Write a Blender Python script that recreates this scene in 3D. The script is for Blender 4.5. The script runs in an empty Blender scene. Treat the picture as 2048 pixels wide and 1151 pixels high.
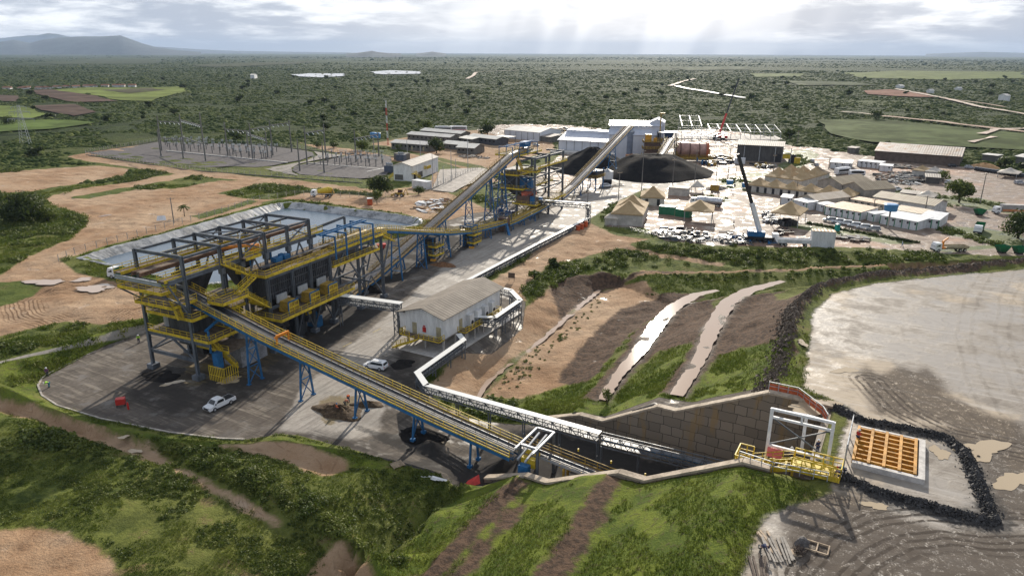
import bpy, bmesh, math, random
import numpy as np
from mathutils import Vector, Matrix, geometry
from mathutils.bvhtree import BVHTree
random.seed(7); RNG = np.random.default_rng(7)
SC = bpy.context.scene; COL = SC.collection
R = math.radians
# ---------------------------------------------------------------- camera
F, CX, CY, H = 1420., 1024., 575.5, 56.
PITCH = math.atan((CY - 105.) / F); ROLL = R(.22)
cam_d = bpy.data.cameras.new("camera"); cam = bpy.data.objects.new("camera", cam_d); COL.objects.link(cam)
cam_d.sensor_width = 36; cam_d.lens = F / 2048 * 36; cam_d.clip_start = .5; cam_d.clip_end = 90000
cam.matrix_world = Matrix.Translation((0, 0, H)) @ Matrix.Rotation(math.pi/2 - PITCH, 4, 'X') @ Matrix.Rotation(ROLL, 4, 'Z')
SC.camera = cam
SC.render.resolution_x, SC.render.resolution_y = 1024, 575
# ---------------------------------------------------------------- light
SUN_AZ, SUN_EL = R(12.2), R(22.3)
sd = bpy.data.lights.new("sun", 'SUN'); sun = bpy.data.objects.new("sun", sd); COL.objects.link(sun)
sd.energy = 5.0; sd.angle = R(.6); sd.color = (1, .91, .78)
sun.rotation_euler = Vector((-math.sin(SUN_AZ)*math.cos(SUN_EL), -math.cos(SUN_AZ)*math.cos(SUN_EL), -math.sin(SUN_EL))).to_track_quat('-Z', 'Y').to_euler()
sun.location = (0, 0, 300)
SC.view_settings.view_transform = 'Standard'; SC.view_settings.look = 'None'
SC.view_settings.exposure = 0.30; SC.view_settings.gamma = 1
cy = SC.cycles
try:
    cy.use_denoising = True; cy.denoiser = 'OPENIMAGEDENOISE'
except Exception: pass
cy.max_bounces = 5; cy.diffuse_bounces = 2; cy.glossy_bounces = 2; cy.transmission_bounces = 2; cy.volume_bounces = 0
cy.transparent_max_bounces = 6; cy.sample_clamp_indirect = 4; cy.sample_clamp_direct = 0; cy.caustics_reflective = False; cy.caustics_refractive = False

class NT:
    """small helper to write node trees"""
    def __init__(s, tree): s.t = tree; s.n = tree.nodes; s.l = tree.links
    def node(s, typ, **kw):
        n = s.n.new(typ)
        for k, v in kw.items(): setattr(n, k, v)
        return n
    def put(s, sock, v):
        if v is None: return
        if isinstance(v, bpy.types.NodeSocket): s.l.new(v, sock)
        elif isinstance(v, (tuple, list)) and len(v) == 3 and sock.type == 'RGBA': sock.default_value = (*v, 1)
        else: sock.default_value = v
    def math(s, op, a, b=0., c=None, clamp=False):
        n = s.node('ShaderNodeMath', operation=op, use_clamp=clamp); s.put(n.inputs[0], a); s.put(n.inputs[1], b)
        if c is not None: s.put(n.inputs[2], c)
        return n.outputs[0]
    def mix(s, f, a, b, mode='MIX'):
        n = s.node('ShaderNodeMix', data_type='RGBA', blend_type=mode); s.put(n.inputs[0], f); s.put(n.inputs[6], a); s.put(n.inputs[7], b); return n.outputs[2]
    def fmix(s, f, a, b):
        n = s.node('ShaderNodeMix', data_type='FLOAT'); s.put(n.inputs[0], f); s.put(n.inputs[2], a); s.put(n.inputs[3], b); return n.outputs[0]
    def noise(s, vec, scale, detail=4., rough=.55, dist=0.):
        n = s.node('ShaderNodeTexNoise'); s.put(n.inputs['Vector'], vec); s.put(n.inputs['Scale'], scale); s.put(n.inputs['Detail'], detail)
        s.put(n.inputs['Roughness'], rough); s.put(n.inputs['Distortion'], dist); return n.outputs['Fac']
    def ramp(s, f, lo, hi, a=0., b=1.):
        n = s.node('ShaderNodeMapRange', interpolation_type='SMOOTHSTEP'); s.put(n.inputs[0], f); s.put(n.inputs[1], lo); s.put(n.inputs[2], hi); s.put(n.inputs[3], a); s.put(n.inputs[4], b); return n.outputs[0]
    def attr(s, name):
        n = s.node('ShaderNodeAttribute', attribute_name=name); return n.outputs['Fac']
    def vmul(s, v, x):
        n = s.node('ShaderNodeVectorMath', operation='MULTIPLY'); s.put(n.inputs[0], v); n.inputs[1].default_value = x; return n.outputs[0]
    def bump(s, h, strength=.4, dist=.1):
        n = s.node('ShaderNodeBump'); s.put(n.inputs['Height'], h); n.inputs['Strength'].default_value = strength; n.inputs['Distance'].default_value = dist; return n.outputs[0]

# ---------------------------------------------------------------- sky
W = bpy.data.worlds.new("World"); SC.world = W; W.use_nodes = True
W.node_tree.nodes.clear(); T = NT(W.node_tree)
sky = T.node('ShaderNodeTexSky', sky_type='NISHITA', sun_disc=False, sun_elevation=SUN_EL, sun_rotation=SUN_AZ, air_density=1., dust_density=2.)
gen = T.node('ShaderNodeTexCoord').outputs['Generated']
sep = T.node('ShaderNodeSeparateXYZ'); T.put(sep.inputs[0], gen); dx, dy, dz = sep.outputs
az = T.math('ARCTAN2', dx, dy); el = T.math('ARCSINE', dz)
def comb(x, y, z=0.):
    n = T.node('ShaderNodeCombineXYZ'); T.put(n.inputs[0], x); T.put(n.inputs[1], y); T.put(n.inputs[2], z); return n.outputs[0]
elw = T.math('POWER', T.math('MAXIMUM', T.math('ADD', el, .004), .0005), .72)
cv = comb(az, T.math('MULTIPLY', elw, 2.6), .37)
n1 = T.noise(cv, 6.5, 7., .56, .25); n2 = T.noise(cv, 2.2, 3., .5); n3 = T.noise(comb(T.math('ADD', az, 3.1), T.math('MULTIPLY', elw, 3.2)), 17., 5., .6, .3)
daz = T.math('SUBTRACT', az, SUN_AZ); delv = T.math('SUBTRACT', el, SUN_EL)
glow = T.math('EXPONENT', T.math('MULTIPLY', T.math('ADD', T.math('POWER', T.math('DIVIDE', daz, .26), 2.), T.math('POWER', T.math('DIVIDE', delv, .21), 2.)), -1.))
mid = T.math('EXPONENT', T.math('MULTIPLY', T.math('POWER', T.math('DIVIDE', T.math('SUBTRACT', az, .05), .27), 2.), -1.))
puff = T.ramp(T.math('ADD', T.math('MULTIPLY', n1, .62), T.math('ADD', T.math('MULTIPLY', n3, .26), T.math('MULTIPLY', n2, .12))), .44, .60)
lowfade = T.ramp(el, -.004, .022)
# sun shafts below the clouds, painted into the sky as bright leaning streaks
streak = T.noise(comb(T.math('ADD', T.math('MULTIPLY', az, 1.), T.math('MULTIPLY', el, -.30)), T.math('MULTIPLY', el, .25), 1.7), 15., 2., .5)
sun_shaft = T.math('MULTIPLY', T.ramp(streak, .40, .66), T.math('EXPONENT', T.math('MULTIPLY', T.math('POWER', T.math('DIVIDE', T.math('SUBTRACT', az, .15), .20), 2.), -1.)))
grey = T.mix(T.ramp(n2, .35, .65), (.34, .385, .47), (.45, .49, .56))
white = (.84, .86, .89)
cl = T.mix(T.math('MULTIPLY', puff, lowfade), grey, white)
cl = T.mix(T.math('MULTIPLY', mid, T.ramp(n2, .3, .7, .25, .75)), cl, (.60, .635, .69))
cl = T.mix(T.math('MULTIPLY', sun_shaft, .85), cl, (.92, .94, .97))
cl = T.mix(T.math('MULTIPLY', glow, .5), cl, (1.38, 1.43, 1.50))
hi = T.ramp(el, .22, .62)                              # added dark cloud overhead, out of view, to deepen the shadows
cl = T.mix(hi, cl, T.mix(T.ramp(n1, .42, .6), (.26, .29, .35), (.50, .52, .56)))
back = T.ramp(T.math('ABSOLUTE', az), .8, 2.2)
cl = T.mix(T.math('MULTIPLY', back, .6), cl, (.33, .37, .45))
mixed = T.mix(.95, T.vmul(sky.outputs[0], (.09, .09, .09)), cl)
bg = T.node('ShaderNodeBackground'); T.put(bg.inputs[0], mixed); bg.inputs[1].default_value = 1.2
out = T.node('ShaderNodeOutputWorld'); T.l.new(bg.outputs[0], out.inputs[0])

# ---------------------------------------------------------------- pixel <-> place helpers
_c, _s = math.cos(ROLL), math.sin(ROLL)
def G(x, y, z=0.):
    dx, dy = x - CX, y - CY; dx, dy = dx*_c + dy*_s, -dx*_s + dy*_c
    ry = F*math.cos(PITCH) - dy*math.sin(PITCH); rz = -F*math.sin(PITCH) - dy*math.cos(PITCH)
    t = (z - H)/rz; return (dx*t, ry*t)
TH = R(-29.2); UX, UY = math.cos(TH), math.sin(TH)
def W2S(x, y): return (x*UX + y*UY, -x*UY + y*UX)      # world -> plant grid (a along the feed conveyor, b along the road)
def S2W(a, b): return (a*UX - b*UY, a*UY + b*UX)
def S(x, y, z=0.): return W2S(*G(x, y, z))

# ---------------------------------------------------------------- materials
MATS = {}
def mat(name, col, rough=.7, metal=0., var=.25, scale=.6, col2=None, bump=0., bscale=6., spec=.4, streak=False):
    if name in MATS: return MATS[name]
    m = bpy.data.materials.new(name); m.use_nodes = True; t = NT(m.node_tree); t.n.clear()
    pos = t.node('ShaderNodeNewGeometry').outputs['Position']
    p = t.node('ShaderNodeBsdfPrincipled'); o = t.node('ShaderNodeOutputMaterial'); t.l.new(p.outputs[0], o.inputs[0])
    pv = t.vmul(pos, (1, 1, .25)) if streak else pos
    n = t.noise(pv, scale, 5., .6)
    n2_ = t.noise(pv, scale*5.3, 3., .6)
    f = t.ramp(t.math('ADD', t.math('MULTIPLY', n, .65), t.math('MULTIPLY', n2_, .35)), .36, .64)
    c2 = col2 if col2 else tuple(c*(1-var) for c in col)
    c1 = col if col2 else tuple(min(1, c*(1+var*.5)) for c in col)
    t.put(p.inputs['Base Color'], t.mix(f, c1, c2)); t.put(p.inputs['Roughness'], t.fmix(f, max(.05, rough-.08), min(1, rough+.1)))
    p.inputs['Metallic'].default_value = metal; p.inputs['Specular IOR Level'].default_value = spec
    if bump: t.put(p.inputs['Normal'], t.bump(t.noise(pos, bscale, 4., .65), .6, bump))
    MATS[name] = m; return m
def ribbed(name, col, col2, axis='X', pitch=.5, rough=.55, metal=0., depth=.05, rust=None):
    """sheet metal / fibre-cement roofing: ribs in object space, weathered in blotches and runs"""
    if name in MATS: return MATS[name]
    m = bpy.data.materials.new(name); m.use_nodes = True; t = NT(m.node_tree); t.n.clear()
    oc = t.node('ShaderNodeTexCoord').outputs['Object']; pos = t.node('ShaderNodeNewGeometry').outputs['Position']
    sp = t.node('ShaderNodeSeparateXYZ'); t.put(sp.inputs[0], oc)
    w = t.math('SINE', t.math('MULTIPLY', sp.outputs[0 if axis == 'X' else 1], 2*math.pi/pitch))
    p = t.node('ShaderNodeBsdfPrincipled'); o = t.node('ShaderNodeOutputMaterial'); t.l.new(p.outputs[0], o.inputs[0])
    pan = t.noise(t.vmul(oc, (.35, .02, .02) if axis == 'X' else (.02, .35, .02)), 1., 1.)
    f = t.ramp(t.math('ADD', t.math('MULTIPLY', t.noise(pos, .35, 5., .65), .6), t.math('MULTIPLY', pan, .4)), .38, .62)
    c = t.mix(f, col, col2)
    if rust: c = t.mix(t.ramp(t.noise(pos, .22, 6., .7), .5, .68), c, rust)
    t.put(p.inputs['Base Color'], c)
    p.inputs['Roughness'].default_value = rough; p.inputs['Metallic'].default_value = metal; p.inputs['Specular IOR Level'].default_value = .4
    t.put(p.inputs['Normal'], t.bump(w, .7, depth)); MATS[name] = m; return m

STEEL = mat('grey_steel', (.13, .145, .165), .5, .0, .35, .5, streak=True)
GALV = mat('galvanised_steel', (.40, .42, .44), .42, .3, .2, 1.)
WHITEST = mat('white_steel', (.75, .76, .78), .4, 0, .15, 1.)
YELLOW = mat('yellow_paint', (.66, .47, .035), .5, 0, .35, 1.2, streak=True)
OCHRE = mat('dusty_yellow_paint', (.42, .27, .045), .6, 0, .45, .9)
BLUE = mat('blue_paint', (.022, .135, .31), .45, 0, .3, .8)
BELT = mat('rubber_belt', (.035, .036, .04), .5, 0, .4, .8)
BELTL = mat('lit_rubber_belt', (.13, .125, .13), .42, 0, .35, .8)  # paler belt rubber, the look of a sunlit top put into its colour
GRATE = mat('steel_grating', (.16, .12, .085), .75, 0, .4, 1.)
DARKC = mat('dark_bin_steel', (.055, .058, .065), .5, 0, .45, .7, streak=True)
WPLAST = mat('white_plaster', (.74, .74, .73), .7, 0, .18, .7, streak=True)
CONC = mat('concrete', (.40, .37, .33), .8, 0, .3, .9, bump=.01)
CONCL = mat('pale_concrete', (.55, .52, .48), .7, 0, .25, .9)
RED = mat('red_paint', (.55, .04, .03), .5, 0, .2, 1.)
ORANGE = mat('orange_paint', (.75, .26, .03), .5, 0, .25, 1.)
RUBBER = mat('tyre_rubber', (.03, .03, .03), .8)
GLASS = mat('dark_glass', (.02, .025, .03), .08, 0, .1, 1., spec=.6)
WCAR = mat('white_car_paint', (.78, .79, .80), .25, 0, .06, 1., spec=.5)
SILVER = mat('silver_car_paint', (.42, .43, .45), .3, .4, .08, 1.)
BLACKP = mat('black_paint', (.025, .026, .03), .4)
CHROME = mat('light_metal', (.6, .61, .63), .35, .6)
WOOD = mat('raw_timber', (.42, .32, .22), .8, 0, .35, 1.5)
GREENP = mat('green_paint', (.03, .20, .10), .5, 0, .3, 1.)
CLAD = ribbed('white_cladding', (.66, .68, .72), (.58, .60, .65), 'X', .6, .45)
ROCK = mat('dark_rock', (.05, .047, .045), .75, 0, .5, .9, bump=.05)
CLOTHDK = mat('navy_cloth', (.03, .04, .09), .9)
HIVIS = mat('lime_cloth', (.40, .75, .05), .8)
ORCLOTH = mat('orange_cloth', (.80, .16, .04), .8)
PURP = mat('plum_cloth', (.16, .06, .16), .9)
SKIN = mat('skin', (.30, .17, .11), .6)

# ---------------------------------------------------------------- mesh helpers
class M:
    def __init__(s, off=(0, 0, 0)): s.v = []; s.f = []; s.o = off
    def add(s, vs, fs):
        k = len(s.v); s.v += [(x-s.o[0], y-s.o[1], z-s.o[2]) for x, y, z in vs]; s.f += [tuple(i+k for i in f) for f in fs]; return s
    def box(s, x0, y0, z0, x1, y1, z1):
        return s.add([(x0,y0,z0),(x1,y0,z0),(x1,y1,z0),(x0,y1,z0),(x0,y0,z1),(x1,y0,z1),(x1,y1,z1),(x0,y1,z1)],
                     [(0,3,2,1),(4,5,6,7),(0,1,5,4),(1,2,6,5),(2,3,7,6),(3,0,4,7)])
    def cbox(s, c, d): return s.box(c[0]-d[0]/2, c[1]-d[1]/2, c[2]-d[2]/2, c[0]+d[0]/2, c[1]+d[1]/2, c[2]+d[2]/2)
    def beam(s, p, q, w, h=None):
        h = h or w; p = Vector(p); q = Vector(q); d = (q-p)
        if d.length < 1e-6: return s
        d.normalize(); up = Vector((0, 0, 1)) if abs(d.z) < .95 else Vector((0, 1, 0))
        r = d.cross(up).normalized(); u = r.cross(d).normalized(); vs = []
        for e in (p, q):
            for a, b in ((-1,-1),(1,-1),(1,1),(-1,1)): vs.append(tuple(e + r*a*w/2 + u*b*h/2))
        return s.add(vs, [(3,2,1,0),(4,5,6,7),(0,1,5,4),(1,2,6,5),(2,3,7,6),(3,0,4,7)])
    def hbeam(s, p, q, w=.4, h=.4, t=.06):
        """rolled H section: two flanges and a web"""
        p = Vector(p); q = Vector(q); d = (q-p).normalized(); up = Vector((0,0,1)) if abs(d.z) < .95 else Vector((0,1,0))
        r = d.cross(up).normalized(); u = r.cross(d).normalized()
        for k in (-1, 1): s.beam(p + u*k*(h-t)/2, q + u*k*(h-t)/2, w, t)
        return s.beam(p, q, t, h-2*t)
    def cyl(s, p, q, r, n=10, r2=None, cap=True):
        r2 = r if r2 is None else r2; p = Vector(p); q = Vector(q); d = (q-p).normalized(); up = Vector((0,0,1)) if abs(d.z) < .95 else Vector((0,1,0))
        a = d.cross(up).normalized(); b = a.cross(d).normalized(); vs = []
        for e, rr in ((p, r), (q, r2)):
            for i in range(n):
                t = 2*math.pi*i/n; vs.append(tuple(e + a*math.cos(t)*rr + b*math.sin(t)*rr))
        fs = [(i, (i+1) % n, n+(i+1) % n, n+i) for i in range(n)]
        if cap: fs += [tuple(range(n-1, -1, -1)), tuple(range(n, 2*n))]
        return s.add(vs, fs)
    def prism(s, poly, z0, z1):
        n = len(poly); return s.add([(x, y, z0) for x, y in poly]+[(x, y, z1) for x, y in poly],
            [tuple(range(n-1, -1, -1)), tuple(range(n, 2*n))]+[(i, (i+1) % n, n+(i+1) % n, n+i) for i in range(n)])
    def extr(s, prof, y0, y1, f0=1., f1=1.):
        """profile in x,z extruded along y"""
        n = len(prof); return s.add([(x, y0, z) for x, z in prof]+[(x, y1, z) for x, z in prof],
            [tuple(range(n)), tuple(range(2*n-1, n-1, -1))]+[((i+1) % n, i, n+i, n+(i+1) % n) for i in range(n)])
    def rail(s, pts, h=1.1, w=.07, step=1.8, kick=True):
        for p, q in zip(pts[:-1], pts[1:]):
            p = Vector(p); q = Vector(q); L = (q-p).length; k = max(1, round(L/step)); up = Vector((0, 0, h))
            s.beam(p+up, q+up, w); s.beam(p+up*.55, q+up*.55, w*.8)
            if kick: s.beam(p+Vector((0,0,.08)), q+Vector((0,0,.08)), .06, .2)
            for i in range(k+1): e = p.lerp(q, i/k); s.beam(e, e+up, w)
        return s

def obj(name, m, material, parent=None, smooth=False):
    me = bpy.data.meshes.new(name); me.from_pydata(m.v, [], m.f); me.materials.append(material)
    if smooth: me.polygons.foreach_set('use_smooth', [True]*len(me.polygons))
    o = bpy.data.objects.new(name, me); COL.objects.link(o)
    if parent is not None: o.parent = parent
    return o
def tag(o, label=None, cat=None, group=None, kind=None):
    for k, v in (('label', label), ('category', cat), ('group', group), ('kind', kind)):
        if v: o[k] = v
    return o
def thing(name, label, cat, loc=(0, 0, 0), rz=0., group=None):
    o = bpy.data.objects.new(name, None); COL.objects.link(o); o.location = loc; o.rotation_euler = (0, 0, rz); o.empty_display_size = .3
    return tag(o, label, cat, group)
def dup(root, loc, rz, label, group=None):
    def cp(o, par):
        c = o.copy(); COL.objects.link(c)
        if par is not None: c.parent = par
        for ch in o.children: cp(ch, c)
        return c
    c = cp(root, None); c.location = loc; c.rotation_euler = (0, 0, rz); c['label'] = label
    if group: c['group'] = group
    return c
class Site:
    """a thing of the plant, authored in plant-grid coordinates"""
    def __init__(s, name, label, cat, a, b, z=0., group=None):
        s.o = (a, b, z); x, y = S2W(a, b); s.e = thing(name, label, cat, (x, y, z), TH, group)
    def m(s): return M(s.o)
    def part(s, name, m, material, parent=None, **k): return obj(name, m, material, parent or s.e, **k)
# ================================================================ terrain
def sline(pts, step=1.0):
    """[(a,b,z)...] resampled"""
    out = []
    for p, q in zip(pts[:-1], pts[1:]):
        n = max(1, int(math.dist(p[:2], q[:2])/step))
        out += [tuple(p[k]+(q[k]-p[k])*i/n for k in range(3)) for i in range(n)]
    return out + [tuple(pts[-1])]
def pl(pts, z=0.): return [(*S(p[0], p[1], p[2] if len(p) > 2 else z), p[2] if len(p) > 2 else z) for p in pts]
LV = 2.2                                                # level of the ground left of the plant
tin = []
def L(pts, step=1.2): tin.extend(sline(pts, step))
# bank left of the yard: yard edge (0) and top of bank (4)
EDGE = pl([(75,772),(84,758),(180,708),(290,664),(345,645),(420,622),(470,600),(530,575),(590,552),(650,530),(720,502)])
TOPB = pl([(0,728,2.),(70,706,2.1),(150,687,2.2),(300,638,2.2),(345,620,2.2),(420,597,2.2),(470,576,2.2),(540,549,2.2),(620,520,2.2),(700,492,1.7)])
L(EDGE); L(TOPB)
L(pl([(-300,800,1.8),(-100,756,2.),(0,728,2.)]))
# kerb line along the near side, low crest, drainage ditch, rough foreground
L(pl([(75,772),(84,792),(115,812),(200,838),(340,866),(440,878),(490,880),(560,866),(600,870),(720,903),(800,930),(880,955),(960,972,-2)]))
L(pl([(-200,745,2.),(-60,752,1.8),(20,778,1.5),(70,806,1.3),(180,846,1.2),(300,876,1.0),(420,893,.9),(500,893,.8)]))
L(pl([(-200,790,-.4),(0,806,-.5),(70,832,-.6),(180,870,-.6),(300,906,-.7),(350,930,-.6)]))
L(pl([(-200,830,.6),(0,840,.7),(80,862,.8),(180,900,.9),(290,932,.8),(360,952,.6)]))
L(pl([(500,893,.8),(560,878,.7),(640,895,.6),(760,935,.3)]))
L(pl([(430,900,.3),(520,905,.1),(640,925,-.1),(700,935,0),(640,955,.5),(560,930,.6)]))
L(pl([(380,905,1.0),(470,930,1.8),(560,975,1.9),(640,1030,1.9),(720,1080,1.8),(790,1160,1.6)]))
L(pl([(340,930,.5),(440,985,.4),(540,1040,.3),(640,1095,.2),(700,1150,0)]))
L(pl([(0,1160,1.5),(200,1150,1.2),(400,1150,.8),(560,1150,.5)]),3); L(pl([(0,1000,1.2),(200,1010,1.),(400,1040,.7)]),3)
L(pl([(820,960,-.6),(860,1030,-.8),(850,1150,-1.)]),3)
L([(-200,10,1),(-120,10,1),(-70,10,0),(-52,10,-2)],4)
# ore pad, benches and embankment
PADE = [(-11,10),(-11,50),(-11.4,72),(-12,90),(-12,97),(-11.5,105),(-12.3,114),(-14,132),(-12,148),(-4,161),(11,176),(27,191),(60,216),(110,246),(170,275)]
def off(path, d):
    out = []
    for i, (a, b) in enumerate(path):
        p = path[max(0, i-1)]; q = path[min(len(path)-1, i+1)]; l = math.dist(p, q)
        tx, ty = (q[0]-p[0])/l, (q[1]-p[1])/l
        out.append((a - ty*d, b + tx*d))
    return out
def taper(i): return 1.0 if i < 9 else max(.5, 1 - (i-8)*.10)
def offt(d): return [(a+(x-a)*taper(i), b+(y-b)*taper(i)) for i, ((a, b), (x, y)) in enumerate(zip(PADE, off(PADE, d)))]
PROF = [(-14,11.4),(0,11.4),(11.2,5.3),(12,5.1),(15.6,5.1),(16.4,5.3),(24.4,.6),(25.2,.4),(28.6,.4),(29.4,.6),(37.5,-2.9)]
for d, z in PROF:
    L([(a, b, z) for a, b in (offt(d) if d > 0 else off(PADE, d))], 1.4)
L([(-52,10,-2),(-50,60,-2),(-47,73,-2.2)],2); L([(-60,76,-1.6),(-46,74,-2.6)],2)
CREST = pl([(852,775),(930,690),(1040,622),(1100,562),(1200,546),(1300,541),(1500,540),(1700,530),(2048,514),(2400,500)])
FOOT = pl([(950,800,-3),(1000,742,-3),(1100,662,-3),(1200,578,-3),(1260,562,-3),(1400,560,-3),(1560,554,-2.6),(1750,541,-2),(2048,524,-1),(2400,508,-.5)])
L(CREST, 1.5); L(FOOT, 1.5)
L([(-60,95,-2.8),(-50,95,-2.9),(-46,95,-3)],1.2); L([(-64,88,-1.2),(-58,86,-2.2),(-50,86,-3),(-46,86,-3.4)],1.2); L([(-70,84,0),(-66,78,-.8),(-60,80,-1.8),(-50,80,-3)],1.5)
# pond basin
PRIM = pl([(160,515),(215,497),(330,468),(430,440),(500,421),(545,409),(575,404),(620,408),(720,420),(800,430),(838,437),(842,446),(800,456),(740,474),(620,512),(540,540),(478,552),(439,564),(411,566),(350,556),(283,541),(217,527)], 2.4)
def inset(poly, d):
    """move a closed counter-clockwise or clockwise polygon's vertices inwards"""
    n = len(poly); ar = sum(poly[i][0]*poly[(i+1) % n][1]-poly[(i+1) % n][0]*poly[i][1] for i in range(n)); sg = 1 if ar > 0 else -1; out = []
    for i in range(n):
        p, q = poly[i-1], poly[(i+1) % n]; l = math.dist(p[:2], q[:2]) or 1
        out.append((poly[i][0] - sg*(q[1]-p[1])/l*d, poly[i][1] + sg*(q[0]-p[0])/l*d))
    return out
PIN = inset(PRIM, 4.); PBOT = inset(PRIM, 6.5)
L([(a, b, 2.25) for a, b, _ in PRIM] + [(PRIM[0][0], PRIM[0][1], 2.25)]); L([(a, b, -1.6) for a, b in PBOT]); L([(a, b, 2.2) for a, b in inset(PRIM, -4)])
# surroundings
tin.extend(pl([(-60,500,2.2),(0,420,2.2),(120,380,2.2),(400,380,2.2),(170,306,2.),(600,352,2.),(760,372,1.9),(520,265,2.),(0,300,2.),(560,398,2.),(850,420,1.8),(860,395,1.6),(0,620,2.2),(130,640,2.2),(0,690,2.1),(-300,640,2.2),(200,520,2.2),(100,560,2.2)]))
tin.extend(pl([(800,320,1.5),(900,330,.8),(960,380,.4),(1000,300,0),(780,275,1.5),(990,262,.5),(1130,300,0),(1130,400,0),(1240,380,0),(1400,330,0),(1600,280,0),(1900,300,0),(2048,340,0),(2200,420,0),(2100,470,0),(1950,470,0),(1700,440,0),(1500,470,0),(1330,460,0),(1200,480,0),(1080,520,0),(970,560,0),(900,600,0),(800,690,0),(600,760,0),(400,800,0),(250,780,0),(700,850,-.2),(860,880,-.6),(1900,500,0),(1700,505,0),(1500,505,0)]))
for rad, z in ((420, None), (900, None), (2500, 0), (9000, 0), (60000, 0)):
    for k in range(24):
        t = k*math.pi/12; x, y = rad*math.cos(t), rad*math.sin(t)
        if rad < 1000 and abs(math.atan2(x, y)) < .75 and rad < 500: continue
        tin.append((*W2S(x, y), z if z is not None else (2. if x < -60 else 0.)))
tin = [p for p in tin]
seen = {}; 
for p in tin: seen.setdefault((round(p[0]*2), round(p[1]*2)), p)
tin = list(seen.values())
cd = geometry.delaunay_2d_cdt([Vector(p[:2]) for p in tin], [], [], 0, 1e-4)
tv = [Vector((v.x, v.y, tin[o[0]][2] if o else 0.)) for v, o in zip(cd[0], cd[3])]
BV = BVHTree.FromPolygons(tv, cd[2])
TR_A0, TR_A1, TR_B0, TR_B1 = -46., -4.2, 75.25, 94.75       # the cut for the feed tunnel
def floor_z(a): return -3.4 + max(0., (a + 30)/26)*1.2
def zs(a, b):
    if TR_A0 < a < TR_A1 and TR_B0 < b < TR_B1: return floor_z(a)
    h = BV.ray_cast(Vector((a, b, 200)), Vector((0, 0, -1))); return h[0].z if h[0] is not None else 0.
def zw(x, y): return zs(*W2S(x, y))
def GT(x, y):
    """point of the terrain seen at a picture position"""
    z = 0.
    for _ in range(25): z += .7*(zw(*G(x, y, z)) - z)
    X, Y = G(x, y, z); return (X, Y, zw(X, Y))

# ---- surface zones: signed distance (m, negative inside) to outlines in plan
def P2(pts, z=0.):
    return [S(p[0], p[1], p[2] if len(p) > 2 else z) for p in pts]
def sdf(A, B, polys, clip=12.):
    best = np.full(A.shape, clip)
    for poly in polys:
        n = len(poly); d = np.full(A.shape, 1e9); ins = np.zeros(A.shape, bool)
        xs = [p[0] for p in poly]; ys = [p[1] for p in poly]
        near = (A > min(xs)-clip) & (A < max(xs)+clip) & (B > min(ys)-clip) & (B < max(ys)+clip)
        a, b = A[near], B[near]; dd = np.full(a.shape, 1e9); ii = np.zeros(a.shape, bool)
        for i in range(n):
            x0, y0 = poly[i]; x1, y1 = poly[(i+1) % n]; ex, ey = x1-x0, y1-y0
            t = np.clip(((a-x0)*ex+(b-y0)*ey)/(ex*ex+ey*ey+1e-9), 0, 1)
            dd = np.minimum(dd, np.hypot(a-x0-t*ex, b-y0-t*ey))
            c = ((y0 > b) != (y1 > b)) & (a < (x1-x0)*(b-y0)/((y1-y0) if abs(y1-y0) > 1e-9 else 1e-9)+x0); ii ^= c
        best[near] = np.minimum(best[near], np.where(ii, -dd, dd))
    return np.clip(best, -clip, clip)
def ribbon(path, w):
    """polygon round a path (plan) of width w"""
    l = off(path, w/2); r = off(path, -w/2); return l + r[::-1]
def curve_d(A, B, path, clip=14.):
    d = np.full(A.shape, clip)
    for (x0, y0), (x1, y1) in zip(path[:-1], path[1:]):
        ex, ey = x1-x0, y1-y0; t = np.clip(((A-x0)*ex+(B-y0)*ey)/(ex*ex+ey*ey+1e-9), 0, 1)
        qx, qy = A-x0-t*ex, B-y0-t*ey; dist = np.hypot(qx, qy); sg = np.sign(ex*qy-ey*qx); rep = dist < np.abs(d); d = np.where(rep, dist*sg, d)
    return d
Z = {}
Z['yard'] = [P2([(75,772),(84,758),(180,707),(290,664),(400,628),(470,600),(540,572),(620,538),(700,510),(760,498),(830,480),(880,458),(940,436),(985,428),(1010,408),(1085,388),(1120,388),(1180,378),(1240,364),(1292,366),(1285,380),(1240,400),(1172,442),(948,562),(985,566),(1052,604),(1045,645),(985,692),(930,702),(880,735),(838,742),(835,772),(880,805,-1),(960,835,-2),(1060,850,-3),(1180,870,-3.4),(1400,900,-3),(1560,950,-2.5),(1400,990,-3),(1240,985,-3),(1090,985,-3),(960,972,-2),(880,952,-1),(800,928),(720,903),(600,871),(560,868),(490,880),(440,878),(340,866),(200,838),(115,812),(84,792)])]
Z['road'] = [P2([(560,860),(600,780),(700,690),(860,560),(935,500),(1000,472),(1100,420),(1180,382),(1292,366),(1285,380),(1240,400),(1172,442),(948,562),(880,620),(815,690),(780,735),(760,860),(700,880)])]
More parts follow.
